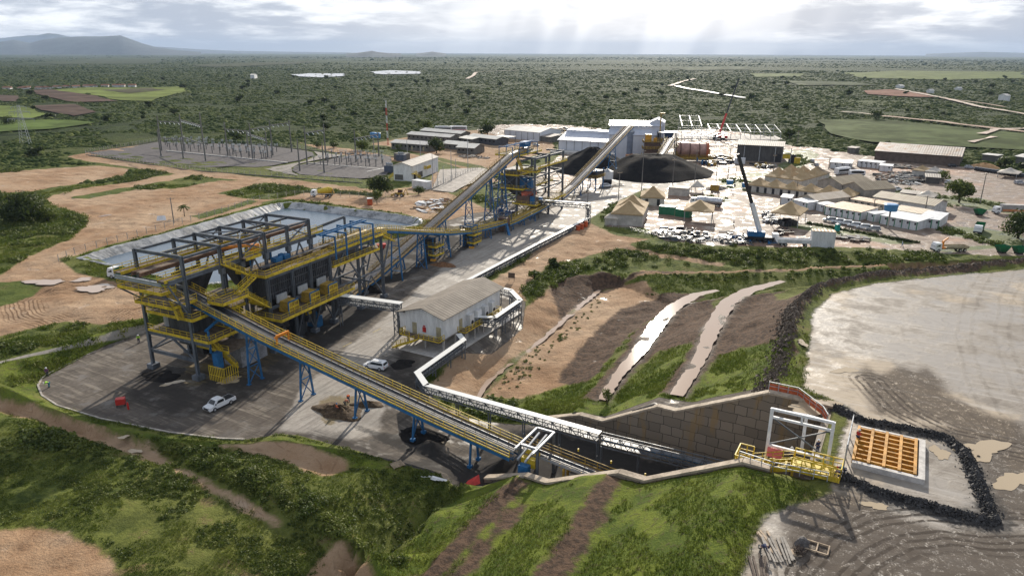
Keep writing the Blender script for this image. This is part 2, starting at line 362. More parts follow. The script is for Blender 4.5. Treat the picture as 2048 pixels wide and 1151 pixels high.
Z['dirt'] = [P2([(0,548),(70,505),(140,477),(170,452),(174,436),(150,424),(110,412),(85,398),(110,388),(170,384),(240,380),(330,377),(420,384),(500,398),(560,396),(610,384),(690,387),(760,394),(830,384),(870,372),(905,385,2),(930,400,1),(985,424,1),(940,435,1),(880,450,1),(850,436,3),(800,426),(690,412),(585,398),(540,404),(430,434),(330,462),(215,490),(150,512),(118,520),(150,545),(230,562),(285,585),(300,610),(290,636),(200,648),(120,640),(60,655),(0,668),(-300,760),(-300,640)],LV),
  P2([(0,345),(100,336),(200,331),(262,337),(245,352),(150,368),(60,382),(-100,390),(-100,350)],LV), P2([(90,394),(150,380),(250,364),(350,347),(392,348),(330,363),(230,381),(140,397)],LV), P2([(180,412),(250,398),(350,377),(440,361),(522,360),(526,366),(470,379),(380,396),(280,413),(200,420)],LV),
  P2([(130,309),(200,298),(330,280),(345,288),(180,309),(400,338),(600,357),(760,376),(760,384),(600,368),(380,347),(170,318)],3.),
  P2([(590,283),(700,296),(790,312),(800,300),(880,318),(960,335),(1000,355),(930,372),(870,372),(830,384),(760,394),(770,380),(860,362),(870,330),(700,312)],2),
  P2([(740,290),(830,272),(900,262),(1000,256),(1100,258),(1112,300),(1060,310),(1000,345),(960,330),(880,315),(800,298)],1),
  P2([(-100,1075),(0,1062),(60,1050),(110,1062),(150,1078),(200,1090),(250,1160),(-100,1160)],1.2), P2([(600,1160),(640,1105),(668,1086),(700,1092),(728,1118),(748,1160)],.5),
  P2([(430,900),(520,893),(600,897),(692,928),(702,940),(650,960),(600,945),(540,920),(470,910)],-.4),
  P2([(0,800),(70,822),(180,862),(300,900),(345,926),(330,938),(290,928),(190,892),(80,848),(0,826),(-100,800),(-100,780)],-.4), ribbon(P2([(345,940),(440,985),(540,1040),(560,1050)],.3),1.1),
  P2([(965,792),(1100,664),(1195,584),(1240,570),(1290,578),(1320,600),(1250,650),(1200,720),(1130,772),(1040,797),(1000,792)],-3), P2([(855,775,0),(930,692,0),(1040,624,0),(1090,580,0),(1140,556,0),(1330,545,0),(1500,543,0),(1700,533,0),(2048,517,0),(2048,523,-1),(1750,540,-2),(1560,552,-2.6),(1300,560,-3),(1200,578,-3),(1100,662,-3),(1000,742,-3),(955,800,-3)]),
  P2([(930,565),(985,562),(1050,520),(1110,470),(1178,445),(1230,470),(1300,478),(1180,505),(1095,530),(1070,555),(1040,580),(1052,604)]), ribbon(P2([(1120,478),(1240,488),(1330,505),(1450,520)]),3.)]
Z['camp'] = [P2([(1130,300),(1200,296),(1330,285),(1345,262),(1420,258),(1500,268),(1560,288),(1640,296),(1740,312),(1900,330),(2048,345),(2300,380),(2300,540),(2048,512),(1950,510),(1850,505),(1700,494),(1560,494),(1420,490),(1330,480),(1290,456),(1208,452),(1215,440),(1290,400),(1310,380),(1250,372),(1240,366),(1180,380),(1120,390),(1085,392),(1050,370),(1090,340)]), P2([(950,262),(1000,250),(1110,250),(1200,256),(1210,268),(1115,268),(1010,275)])]
Z['pad'] = [[(-9.5,10),(-9.2,40),(-7.8,56),(-7.6,66),(-3,72.5),(-2,74),(-2,96),(-8.5,99),(-9,106),(-10,116),(-11.2,132),(-9.4,146),(-2,158),(13,173),(29,188),(62,212),(112,242),(172,270),(400,270),(400,10)]]
Z['turf'] = [[(-48,30),(-47,73),(-45,74.9),(-11,74.9),(-4,73),(-6,70),(-8,56),(-8,30)], [(-46,95.2),(-12,95.2),(-4,92),(-3,95),(-9,99),(-10.5,112),(-12,118),(-17,119),(-24,119),(-25.6,100),(-28.6,100),(-29,122),(-37,123),(-39,101),(-42,101),(-42.5,120),(-48,119),(-52,108),(-54,97)],
  P2([(0,760),(60,778),(75,772),(84,758),(180,707),(290,664),(345,645),(420,622),(470,600),(540,572),(620,538),(700,510),(700,498),(600,520),(478,555),(411,570),(283,545),(215,530),(160,520),(150,512),(430,436),(560,400),(700,410),(842,433),(850,442),(830,436),(600,407),(430,442),(215,500),(290,560),(345,622),(300,640),(150,690),(0,735)],1.1),
  P2([(0,770),(75,790),(115,815),(200,842),(340,870),(490,884),(560,870),(620,878),(760,918),(800,936),(700,925),(560,882),(490,895),(400,893),(280,872),(150,842),(60,806),(0,795)],.8)]
Z['green'] = [P2([(1180,436),(1250,398),(1300,392),(1330,400),(1300,412),(1225,446),(1205,455)]), P2([(1430,360),(1480,352),(1530,372),(1560,382),(1530,388),(1450,375)]), P2([(1640,352),(1720,362),(1850,388),(1960,396),(2048,415),(2300,450),(2300,470),(2048,432),(1900,408),(1780,385),(1640,362)]), P2([(1395,395),(1440,392),(1470,400),(1430,408)]), P2([(1560,445),(1640,452),(1800,478),(1840,488),(1780,488),(1640,465),(1570,452)]), P2([(1560,300),(1620,300),(1640,310),(1610,330),(1570,350),(1555,330),(1580,318)]), P2([(1850,500),(1900,505),(2048,490),(2048,470),(1960,455),(1880,452),(1900,470),(2000,488)]), P2([(1480,345),(1560,345),(1560,352),(1490,354)]),
  P2([(0,565),(60,562),(90,572),(62,590),(0,612),(-60,600),(-60,570)],LV), P2([(135,395),(200,384),(330,362),(340,366),(250,384),(170,398)],LV), P2([(380,432),(440,418),(500,400),(520,402),(450,424),(400,438)],LV), P2([(800,330),(880,322),(940,340),(880,346)],1), P2([(520,404),(560,396),(580,400),(520,408)],LV)]
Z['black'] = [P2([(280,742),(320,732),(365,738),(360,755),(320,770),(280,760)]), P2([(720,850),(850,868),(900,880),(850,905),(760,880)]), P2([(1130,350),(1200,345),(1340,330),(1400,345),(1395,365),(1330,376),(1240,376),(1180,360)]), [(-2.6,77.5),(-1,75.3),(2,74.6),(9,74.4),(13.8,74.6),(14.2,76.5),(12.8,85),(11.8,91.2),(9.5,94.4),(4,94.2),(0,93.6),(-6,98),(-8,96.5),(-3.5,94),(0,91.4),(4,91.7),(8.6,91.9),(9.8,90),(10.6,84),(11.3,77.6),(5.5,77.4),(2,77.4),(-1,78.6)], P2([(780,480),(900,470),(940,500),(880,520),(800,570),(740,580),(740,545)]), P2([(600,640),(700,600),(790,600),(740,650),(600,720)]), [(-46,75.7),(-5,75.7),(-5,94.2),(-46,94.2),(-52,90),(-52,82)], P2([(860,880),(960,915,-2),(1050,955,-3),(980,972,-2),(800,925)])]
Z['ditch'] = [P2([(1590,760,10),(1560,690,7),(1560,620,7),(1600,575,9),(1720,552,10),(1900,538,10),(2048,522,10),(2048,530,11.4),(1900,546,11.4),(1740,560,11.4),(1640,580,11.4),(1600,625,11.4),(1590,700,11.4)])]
Z['silt'] = [P2([(320,745),(440,718),(560,690),(640,660),(660,670),(560,720),(500,755),(380,770)]), P2([(640,795),(720,790),(720,830),(660,845),(635,820)])]
Z['path'] = [ribbon(P2([(0,722),(60,708),(150,688),(300,640)],LV),1.0), ribbon(P2([(-200,770),(0,722)],LV),1.3)]
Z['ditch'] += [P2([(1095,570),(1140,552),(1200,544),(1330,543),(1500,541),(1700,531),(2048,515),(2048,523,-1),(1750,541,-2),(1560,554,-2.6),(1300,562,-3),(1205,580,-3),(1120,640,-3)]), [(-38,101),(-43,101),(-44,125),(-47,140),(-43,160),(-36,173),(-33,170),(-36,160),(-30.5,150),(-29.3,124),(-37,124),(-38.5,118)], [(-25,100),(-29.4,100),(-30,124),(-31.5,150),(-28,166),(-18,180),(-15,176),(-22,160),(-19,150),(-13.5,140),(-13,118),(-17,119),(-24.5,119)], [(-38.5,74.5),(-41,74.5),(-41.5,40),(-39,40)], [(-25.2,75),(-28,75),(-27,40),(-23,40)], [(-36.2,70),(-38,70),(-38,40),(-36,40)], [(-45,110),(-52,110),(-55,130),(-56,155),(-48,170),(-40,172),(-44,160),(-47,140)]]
Z['pond'] = [[(a, b) for a, b, _ in PRIM]]
Z['churn'] = [P2([(1715,742),(1735,728),(1760,748),(1800,730),(1830,742),(1850,728),(1885,760),(1900,790),(1960,822),(2060,850),(2060,905),(1940,870),(1860,838),(1800,838),(1750,826)],11.4), P2([(1560,1010),(1640,975),(1720,985),(1780,1025),(1900,1060),(2080,1060),(2080,1170),(1580,1170)],11.4), P2([(1840,850),(1960,850),(2080,870),(2080,1060),(1990,1030),(1960,930)],11.4)]
Z['stain'] = [P2([(235,800),(290,738),(420,742),(520,715),(620,680),(580,760),(480,805),(340,838)]), P2([(750,720),(815,690),(850,770),(800,800),(735,765)]), P2([(540,868),(640,858),(810,900),(970,960),(800,935),(700,908)]), P2([(110,800),(250,835),(440,872),(300,850),(150,815)])]
def widths(path, ws): 
    l = []; r = []
    for i, (a, b) in enumerate(path):
        p = path[max(0, i-1)]; q = path[min(len(path)-1, i+1)]; d = math.dist(p, q); nx, ny = -(q[1]-p[1])/d, (q[0]-p[0])/d
        l.append((a+nx*ws[i]/2, b+ny*ws[i]/2)); r.append((a-nx*ws[i]/2, b-ny*ws[i]/2))
    return l + r[::-1]
B1 = [(1205,800),(1235,752),(1275,706),(1310,655),(1345,615),(1390,590),(1435,580)]
B2 = [(1352,790),(1378,752),(1405,706),(1425,655),(1455,605),(1500,580),(1565,562)]
STREAM1 = P2(B1, .55); STREAM2 = P2(B2, 5.25)
CH_ = widths(P2([(958,795),(975,765),(1012,735),(1060,700),(1112,655),(1160,612),(1200,580)], -2.9), [.9,.8,.7,.8,1.1,1.4,1.2])
PUDS = ((90,565,4.2,.2),(190,578,4.5,-.3),(165,560,2.5,.4),(210,432,1.6,1.),(1600,990,3.2,.1),(1560,1030,2.,.8),(1960,900,3.4,.3),(1750,1010,1.2,0),(1690,740,1.8,.4),(1605,690,1.2,1.5),(2030,960,2.6,.4),(1880,905,1.6,1.),(270,905,1.,-.4),(250,890,.8,.2),(345,765,1.6,.6),(460,760,2.2,.4))
def outline(x, y, r, rot, k=.55):
    cx_, cy_, cz = GT(x, y); n = 44; ph = random.random()*9; pts = []
    for i in range(n):
        t = 2*math.pi*i/n; rr = r*(1+.28*math.sin(2*t+ph)+.18*math.sin(3*t+2*ph)+.10*math.sin(7*t+ph*3)+.06*math.sin(13*t+ph)+random.uniform(-.03, .03)); u, v = rr*math.cos(t), rr*k*math.sin(t)
        pts.append((cx_+u*math.cos(rot)-v*math.sin(rot), cy_+u*math.sin(rot)+v*math.cos(rot)))
    return pts
PUDO = [outline(*q) for q in PUDS]
Z['wetspot'] = [[W2S(*p) for p in o_] for o_ in PUDO]+[widths(STREAM1, [2.2,2.7,3.3,4.1,3.9,3.3,1.9]), widths(STREAM2, [2.9,2.8,2.9,3.9,4.1,3.7,2.3]), CH_]
TRACK = {'tr1': P2([(1640,1160),(1700,1095),(1780,1060),(1870,1050),(1960,1062),(2060,1060)],11.4), 'tr2': P2([(300,608),(220,640),(120,646),(50,630),(40,600),(110,575),(200,580)],LV), 'tr3': P2([(2020,520),(1975,600),(1965,680),(1990,760),(2030,830)],11.4), 'tr4': P2([(1740,760),(1800,820),(1900,870),(2060,905)],11.4)}

# ---- the grid: plant-aligned, dense near the plant, opening out to the horizon
def axis(c0, c1, step, far, g):
    a = list(np.arange(c0, c1+1e-6, step)); s = step
    lo = []; x = c0
    while x > -far: s = min(s*g, 4000); x -= s; lo.append(x)
    s = step; hi = []; x = c1
    while x < far: s = min(s*g, 4000); x += s; hi.append(x)
    return np.array(lo[::-1]+a+hi)
GA = axis(-215, 45, .72, 34000, 1.045); GB = axis(26, 235, .72, 34000, 1.045)
def snap(ax, vals):
    for v in vals: ax[np.argmin(abs(ax-v))] = v
    ax.sort()
snap(GB, (74.9, 75.55, 94.45, 95.1)); snap(GA, (-4.8, -4.0, -46.3, -45.7))
AA, BB = np.meshgrid(GA, GB, indexing='ij'); NA, NB = AA.shape
ZZ = np.zeros_like(AA)
for i in range(NA):
    for j in range(NB):
        if abs(AA[i, j]) < 1500 and abs(BB[i, j]) < 1500: ZZ[i, j] = zs(AA[i, j], BB[i, j])
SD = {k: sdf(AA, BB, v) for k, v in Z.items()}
for k, p in TRACK.items(): SD[k] = np.abs(curve_d(AA, BB, p))
_lat = RNG.random((256, 256))
def vnoise(x, y, s):
    x = x/s; y = y/s; xi = np.floor(x).astype(int); yi = np.floor(y).astype(int); fx = x-xi; fy = y-yi; fx = fx*fx*(3-2*fx); fy = fy*fy*(3-2*fy)
    g = lambda a, b: _lat[a % 256, b % 256]
    return (g(xi, yi)*(1-fx)+g(xi+1, yi)*fx)*(1-fy)+(g(xi, yi+1)*(1-fx)+g(xi+1, yi+1)*fx)*fy - .5
hard = np.minimum.reduce([SD['yard'], SD['pad']+0., SD['path']])
soft = np.clip(hard/2.5, 0, 1)
rough_ = soft*np.where(SD['turf'] < 0, .35, 1.)*np.where(SD['camp'] < 0, .15, 1.)
ZZ += rough_*(vnoise(AA, BB, 3.1)*.45 + vnoise(AA+9, BB, 1.5)*.25 + vnoise(AA, BB+7, 9.)*.5)
rill = np.where((SD['ditch'] < 0), 1., 0.)*soft
ZZ += rill*(vnoise(AA*1., BB*.5, 1.6)*.35)
ZZ += np.where(SD['black'] < 0, 1, 0)*np.clip((-SD['black'])/1.5, 0, 1)*np.where(SD['pad'] < 2, .8, .15)*np.where(SD['yard'] < .5, .12, 1.)*(np.abs(vnoise(AA, BB, 2.3))*1.0+.0)
padk = np.clip(-SD['pad']/2, 0, 1)
for k in ('tr1', 'tr2', 'tr4'): ZZ += np.where(np.abs(SD[k]) < 6, np.sin(np.abs(SD[k])*2.9)*(.04 if k == 'tr2' else .015), 0)
far_ = (np.abs(AA) > 600) | (np.abs(BB) > 600)
ZZ += np.where(far_, vnoise(AA, BB, 900.)*6. + vnoise(AA, BB, 300.)*2.5, 0)*np.clip((np.hypot(AA, BB)-700)/1500, 0, 1)
ZZ -= np.clip((np.hypot(AA, BB)-1500)/9000, 0, 1)*4
# rubble ridge along the far rim of the pad
rim = np.abs(curve_d(AA, BB, off(PADE, .6)[6:], 14.)); ZZ += np.clip(1-rim/2.6, 0, 1)*(1.1+vnoise(AA, BB, 1.7)*.9)
def gz(a, b):
    i = min(max(np.searchsorted(GA, a)-1, 0), NA-2); j = min(max(np.searchsorted(GB, b)-1, 0), NB-2)
    u = (a-GA[i])/(GA[i+1]-GA[i]); v = (b-GB[j])/(GB[j+1]-GB[j])
    return float((ZZ[i, j]*(1-u)+ZZ[i+1, j]*u)*(1-v)+(ZZ[i, j+1]*(1-u)+ZZ[i+1, j+1]*u)*v)
def gzw(x, y): return gz(*W2S(x, y))
def GP(x, y):
    z = 0.
    for _ in range(25): z += .7*(gzw(*G(x, y, z)) - z)
    X, Y = G(x, y, z); return (X, Y, gzw(X, Y))

# ---- ground material
gm = bpy.data.materials.new('ground_surface'); gm.use_nodes = True; T = NT(gm.node_tree); T.n.clear()
pos = T.node('ShaderNodeNewGeometry').outputs['Position']
cpos = T.node('ShaderNodeVectorMath', operation='ROTATE_AXIS') if False else None
nb = T.noise(pos, .035, 6., .6); nm = T.noise(pos, .22, 6., .62); nf = T.noise(pos, 1.3, 6., .68); nff = T.noise(pos, 5., 3., .7)
rot = T.node('ShaderNodeVectorRotate', rotation_type='Z_AXIS'); T.put(rot.inputs['Vector'], pos); rot.inputs['Angle'].default_value = R(29.2); site = rot.outputs[0]
sa = T.noise(T.vmul(site, (1.5, .10, 1)), 1., 5., .62); sb = T.noise(T.vmul(site, (.12, 1.3, 1)), 1., 5., .62)
con1 = T.noise(pos, .030, 3., .45, .9); con2 = T.noise(pos, .047, 3., .45, 1.6)
def contour(n_, k, lo, hi): return T.ramp(T.math('SINE', T.math('MULTIPLY', n_, k)), lo, hi)
contr = T.math('MAXIMUM', T.math('MULTIPLY', contour(con1, 190., .72, .97), T.ramp(nm, .47, .58)), T.math('MULTIPLY', contour(con2, 150., .74, .97), T.ramp(nm, .50, .40)))
wob = T.math('ADD', T.math('MULTIPLY', T.math('SUBTRACT', nm, .5), 5.), T.math('MULTIPLY', T.math('SUBTRACT', nf, .5), 2.2))
def zone(k, soft_=.35, amp=1.):
    return T.ramp(T.math('ADD', T.attr(k), T.math('MULTIPLY', wob, amp)), soft_, -soft_)
mixf = T.math('ADD', T.math('MULTIPLY', nm, .5), T.math('MULTIPLY', nf, .5))
grass = T.mix(T.ramp(mixf, .40, .58), (.045, .064, .014), (.135, .155, .034))
grass = T.mix(T.ramp(nb, .42, .62), grass, T.mix(.5, grass, (.15, .155, .04)))
grass = T.mix(T.math('MULTIPLY', T.ramp(T.math('ADD', T.math('MULTIPLY', nm, .7), T.math('MULTIPLY', nff, .3)), .56, .66), .75), grass, (.20, .13, .075))
dist = T.node('ShaderNodeVectorMath', operation='LENGTH'); T.put(dist.inputs[0], pos); dist = dist.outputs['Value']
scr1 = T.noise(pos, .06, 7., .72); scr2 = T.noise(pos, .0035, 5., .6); scr3 = T.noise(T.vmul(pos, (.35, 1, 1)), .0016, 4., .55)
scrub = T.mix(T.ramp(scr1, .38, .62), (.017, .030, .008), (.046, .068, .016))
scrub = T.mix(T.math('MULTIPLY', T.ramp(scr2, .5, .66), .6), scrub, (.085, .105, .033))
scrub = T.mix(T.math('MULTIPLY', T.ramp(scr3, .56, .63), .5), scrub, (.075, .098, .034))
base = T.mix(T.ramp(dist, 330, 620), grass, scrub)
turf = T.mix(T.ramp(T.math('ADD', T.math('MULTIPLY', nm, .6), T.math('MULTIPLY', nff, .4)), .40, .60), (.066, .098, .015), (.15, .18, .026))
turf = T.mix(T.math('MULTIPLY', T.ramp(nf, .52, .66), .8), turf, (.085, .07, .035))
base = T.mix(zone('turf', .5, .35), base, turf)
dirt = T.mix(T.ramp(T.math('ADD', T.math('MULTIPLY', nm, .6), T.math('MULTIPLY', nff, .4)), .36, .62), (.42, .275, .165), (.30, .18, .10))
dirt = T.mix(T.ramp(nb, .40, .62), dirt, T.mix(.55, dirt, (.50, .37, .25)))
pmask = T.ramp(T.math('ADD', nm, T.math('MULTIPLY', T.math('SUBTRACT', nb, .5), .8)), .60, .66)
dirt = T.mix(T.math('MULTIPLY', contr, .35), dirt, (.17, .095, .052))
tr2 = T.math('MULTIPLY', T.ramp(T.math('SINE', T.math('ADD', T.math('MULTIPLY', T.attr('tr2'), 7.4), T.math('MULTIPLY', nm, 9.))), .0, .8), T.ramp(T.math('ABSOLUTE', T.attr('tr2')), 6., 2.))
dirt = T.mix(T.math('MULTIPLY', tr2, .75), dirt, (.13, .075, .04))
zd = zone('dirt', .5, .5); base = T.mix(zd, base, dirt)
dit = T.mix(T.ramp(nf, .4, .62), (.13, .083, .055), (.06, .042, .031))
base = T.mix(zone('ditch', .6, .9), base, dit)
camp_ = None; camp = T.mix(T.ramp(nm, .40, .62), (.28, .215, .165), (.16, .115, .085)); camp = T.mix(T.ramp(nb, .5, .66), camp, (.36, .21, .135))
camp = T.mix(T.math('MULTIPLY', contr, .5), camp, (.13, .09, .065)); zc = zone('camp', .4, .6); base = T.mix(zc, base, camp)
base = T.mix(zone('green', .5, .6), base, T.mix(.6, grass, (.075, .105, .02)))
conc = T.mix(T.ramp(mixf, .38, .62), (.175, .152, .128), (.105, .09, .076)); conc = T.mix(T.ramp(nb, .45, .6), conc, T.mix(.5, conc, (.085, .07, .058)))
road = T.mix(T.ramp(mixf, .36, .62), (.40, .365, .32), (.29, .26, .225)); zr = zone('road', .6, .35)
conc = T.mix(T.math('MULTIPLY', T.ramp(sb, .50, .66), .7), conc, (.27, .235, .19)); conc = T.mix(T.math('MULTIPLY', T.ramp(sa, .5, .68), .65), conc, (.07, .06, .05)); road = T.mix(T.math('MULTIPLY', T.ramp(sa, .46, .64), .6), road, (.17, .15, .13))
conc = T.mix(zr, conc, road)
conc = T.mix(zone('silt', .5, 1.1), conc, (.20, .155, .085))
zst = zone('stain', 1.6, 1.7); conc = T.mix(T.math('MULTIPLY', zst, T.ramp(T.math('ADD', T.math('MULTIPLY', nm, .5), T.math('MULTIPLY', sb, .5)), .40, .54, .45, .9)), conc, (.045, .040, .036))
zy = zone('yard', .12, .12); base = T.mix(zy, base, conc)
pad = T.mix(T.ramp(T.math('ADD', T.math('MULTIPLY', nb, .45), T.math('MULTIPLY', nm, .55)), .38, .62), (.38, .335, .28), (.20, .172, .142))
pad = T.mix(T.math('MULTIPLY', T.ramp(nb, .53, .60), .6), pad, (.50, .40, .28))
def ruts(k, freq, lo, hi, w0, w1):
    s_ = T.math('SINE', T.math('ADD', T.math('MULTIPLY', T.math('ABSOLUTE', T.attr(k)), freq), T.math('MULTIPLY', nm, 5.)))
    return T.math('MULTIPLY', T.ramp(s_, lo, hi), T.ramp(T.math('ABSOLUTE', T.attr(k)), w0, w1))
pad = T.mix(T.math('MULTIPLY', contr, .38), pad, (.15, .125, .10)); pad = T.mix(T.math('MULTIPLY', T.ramp(sb, .5, .68), .45), pad, (.50, .46, .41))
zch = T.math('MULTIPLY', zone('churn', 1.2, .9), T.ramp(T.math('ADD', T.math('MULTIPLY', contr, .35), T.math('ADD', T.math('MULTIPLY', nf, .4), T.math('MULTIPLY', nff, .35))), .27, .37))
pad = T.mix(T.math('MULTIPLY', zch, .85), pad, (.085, .068, .054))
rt = T.math('MAXIMUM', ruts('tr1', 6.4, -.1, .7, 4.6, 3.0), T.math('MAXIMUM', T.math('MULTIPLY', ruts('tr3', 3.1, .3, .9, 8., 3.), .25), ruts('tr4', 6.5, -.2, .6, 4.2, 1.5)))
rt = T.math('MULTIPLY', rt, T.ramp(nf, .34, .52)); pad = T.mix(T.math('MULTIPLY', rt, .9), pad, (.06, .048, .038))
zp = zone('pad', .4, .45); base = T.mix(zp, base, pad)
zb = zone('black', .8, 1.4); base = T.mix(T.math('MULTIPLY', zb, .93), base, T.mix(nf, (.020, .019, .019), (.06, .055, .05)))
zws = zone('wetspot', 1.1, .28); base = T.mix(T.math('MULTIPLY', zws, .6), base, T.mix(.75, base, (.035, .028, .022)))
base = T.mix(zone('path', .15, .15), base, (.34, .31, .27))
wet = T.math('MAXIMUM', T.math('MULTIPLY', zc, T.ramp(nm, .49, .38)), T.math('MULTIPLY', zp, T.math('MULTIPLY', T.ramp(T.math('ADD', T.math('MULTIPLY', nm, .55), T.math('MULTIPLY', nb, .45)), .57, .43), .9)))
wet = T.math('MAXIMUM', wet, T.math('MULTIPLY', zd, T.math('MULTIPLY', T.ramp(nm, .38, .30), .8)))
wet = T.math('MAXIMUM', wet, T.math('MULTIPLY', zy, T.math('MULTIPLY', T.ramp(nm, .47, .36), .7)))
wet = T.math('MULTIPLY', wet, T.math('SUBTRACT', 1., T.math('MULTIPLY', zb, .6)))
rough_mud = T.math('MULTIPLY', zp, T.math('MAXIMUM', zch, rt)); wet = T.math('MULTIPLY', wet, T.math('SUBTRACT', 1., T.math('MULTIPLY', rough_mud, .95)))
damp = T.math('MAXIMUM', T.math('MULTIPLY', zc, .8), T.math('MAXIMUM', T.math('MULTIPLY', zp, .7), T.math('MULTIPLY', zr, .7))); damp = T.math('MULTIPLY', damp, T.math('SUBTRACT', 1., T.math('MULTIPLY', rough_mud, .95)))
rgh = T.fmix(damp, .92, .66); rgh = T.fmix(wet, rgh, .30); rgh = T.fmix(T.math('MULTIPLY', zws, .7), rgh, .35)
p = T.node('ShaderNodeBsdfPrincipled'); o = T.node('ShaderNodeOutputMaterial'); T.l.new(p.outputs[0], o.inputs[0])
T.put(p.inputs['Base Color'], T.mix(T.math('MULTIPLY', wet, .35), base, T.mix(.5, base, (.05, .045, .04)))); T.put(p.inputs['Roughness'], rgh)
T.put(p.inputs['Specular IOR Level'], T.fmix(T.math('MAXIMUM', wet, T.math('MULTIPLY', damp, .5)), .1, .46))
hgt = T.math('ADD', nf, T.math('MULTIPLY', nff, .35)); hgt = T.math('MULTIPLY', hgt, T.math('SUBTRACT', 1., T.math('MULTIPLY', wet, .75)))
hgt = T.math('MULTIPLY', hgt, T.math('SUBTRACT', 1., T.math('MAXIMUM', T.math('MULTIPLY', zy, .85), T.math('MAXIMUM', T.math('MULTIPLY', zp, .82), T.math('MULTIPLY', zc, .6)))))
bn = T.node('ShaderNodeBump'); T.put(bn.inputs['Height'], hgt); bn.inputs['Strength'].default_value = .75; bn.inputs['Distance'].default_value = .45
bn2 = T.node('ShaderNodeBump'); T.put(bn2.inputs['Height'], T.math('MULTIPLY', scr1, T.ramp(dist, 330, 620))); bn2.inputs['Strength'].default_value = .9; bn2.inputs['Distance'].default_value = 7.; T.l.new(bn.outputs[0], bn2.inputs['Normal'])
T.put(p.inputs['Normal'], bn2.outputs[0])

# ---- split the one sheet by zone into the setting's pieces, sharing normals across the seams
XW, YW = AA*UX - BB*UY, AA*UY + BB*UX
VW = np.stack([XW, YW, ZZ], -1).reshape(-1, 3)
dA = np.gradient(VW.reshape(NA, NB, 3), axis=0); dB = np.gradient(VW.reshape(NA, NB, 3), axis=1)
NRM = np.cross(dA, dB); NRM /= np.linalg.norm(NRM, axis=-1, keepdims=True); NRM = NRM.reshape(-1, 3)
I, J = np.meshgrid(np.arange(NA-1), np.arange(NB-1), indexing='ij')
QUADS = np.stack([I*NB+J, (I+1)*NB+J, (I+1)*NB+J+1, I*NB+J+1], -1).reshape(-1, 4)
def fc(k): a = SD[k]; return ((a[:-1, :-1]+a[1:, :-1]+a[1:, 1:]+a[:-1, 1:])/4).reshape(-1)
own = np.zeros(len(QUADS), int); names = ['ground']
for nme, k in (('embankment', 'turf'), ('dirt_ground', 'dirt'), ('muddy_camp_ground', 'camp'), ('plant_yard', 'yard'), ('plant_road', 'road'), ('footpath', 'path'), ('ore_pad', 'pad')):
    names.append(nme); own[fc(k) < 0] = len(names)-1
for k, nme in enumerate(names):
    q = QUADS[own == k]
    if not len(q): continue
    ids, inv = np.unique(q, return_inverse=True); q = inv.reshape(q.shape)
    me = bpy.data.meshes.new(nme); me.vertices.add(len(ids)); me.vertices.foreach_set('co', VW[ids].astype(np.float32).ravel())
    me.loops.add(q.size); me.polygons.add(len(q)); me.loops.foreach_set('vertex_index', q.astype(np.int32).ravel())
    me.polygons.foreach_set('loop_start', np.arange(0, q.size, 4, dtype=np.int32)); me.update(calc_edges=True)
    me.polygons.foreach_set('use_smooth', [True]*len(q))
    for kk, arr in SD.items():
        at = me.attributes.new(kk, 'FLOAT', 'POINT'); at.data.foreach_set('value', arr.reshape(-1)[ids].astype(np.float32))
    me.normals_split_custom_set_from_vertices([tuple(v) for v in NRM[ids]])
    me.materials.append(gm); tag(bpy.data.objects.new(nme, me), kind='structure'); COL.objects.link(bpy.data.objects[nme])

# ---- water
def water(name, col, rough=.05, bump=.02, sc=3.):
    m = bpy.data.materials.new(name); m.use_nodes = True; t = NT(m.node_tree); b = t.n['Principled BSDF']
    b.inputs['Base Color'].default_value = (*col, 1); b.inputs['Roughness'].default_value = rough; b.inputs['IOR'].default_value = 1.33
    ps = t.node('ShaderNodeNewGeometry').outputs['Position']; t.put(b.inputs['Normal'], t.bump(t.noise(ps, sc, 4., .6), .5, bump)); return m
MUDW = water('muddy_water', (.42, .315, .24), .05, .008, 2.); TANW = water('tan_water', (.44, .35, .235), .10, .006, 2.); PONDW = water('pond_water', (.10, .14, .185), .16, .06, 2.5); LAKE = water('lake_water', (.5, .5, .5), .2, .02, .3)
def sheet(name, pts, z, material, kind='structure', jit=.25, world=False):
    """flat irregular sheet from a closed outline in plan"""
    P = []
    n = len(pts)
    for i in range(n):
        p, q = pts[i], pts[(i+1) % n]; k = max(1, int(math.dist(p, q)/1.2)) if not world else 4
        for j in range(k):
            t = j/k; P.append((p[0]+(q[0]-p[0])*t+random.uniform(-jit, jit), p[1]+(q[1]-p[1])*t+random.uniform(-jit, jit)))
    if not world: P = [S2W(*p) for p in P]
    c = geometry.delaunay_2d_cdt([Vector(p) for p in P], [], [list(range(len(P)))], 1, 1e-5)
    m = M(); m.add([(v.x, v.y, z) for v in c[0]], [tuple(f) for f in c[2]])
    bmx = [f if (Vector((m.v[f[1]][0]-m.v[f[0]][0], m.v[f[1]][1]-m.v[f[0]][1])).cross(Vector((m.v[f[2]][0]-m.v[f[0]][0], m.v[f[2]][1]-m.v[f[0]][1]))) > 0) else f[::-1] for f in m.f]; m.f = bmx
    return tag(obj(name, m, material), kind=kind)
sheet('water', widths(STREAM1, [1.5,2.,2.6,3.4,3.2,2.6,1.2]), .62, MUDW, jit=.22)
sheet('water', widths(STREAM2, [2.2,2.1,2.2,3.2,3.4,3.,1.6]), 5.32, MUDW, jit=.22)
sheet('water', CH_, -2.82, MUDW, jit=.3)
for (x, y, r, rot), pts in zip(PUDS, PUDO): sheet('water', pts, max(gzw(*p) for p in pts[::6])+.025, TANW if x > 1400 or y > 700 else MUDW, jit=0, world=True)
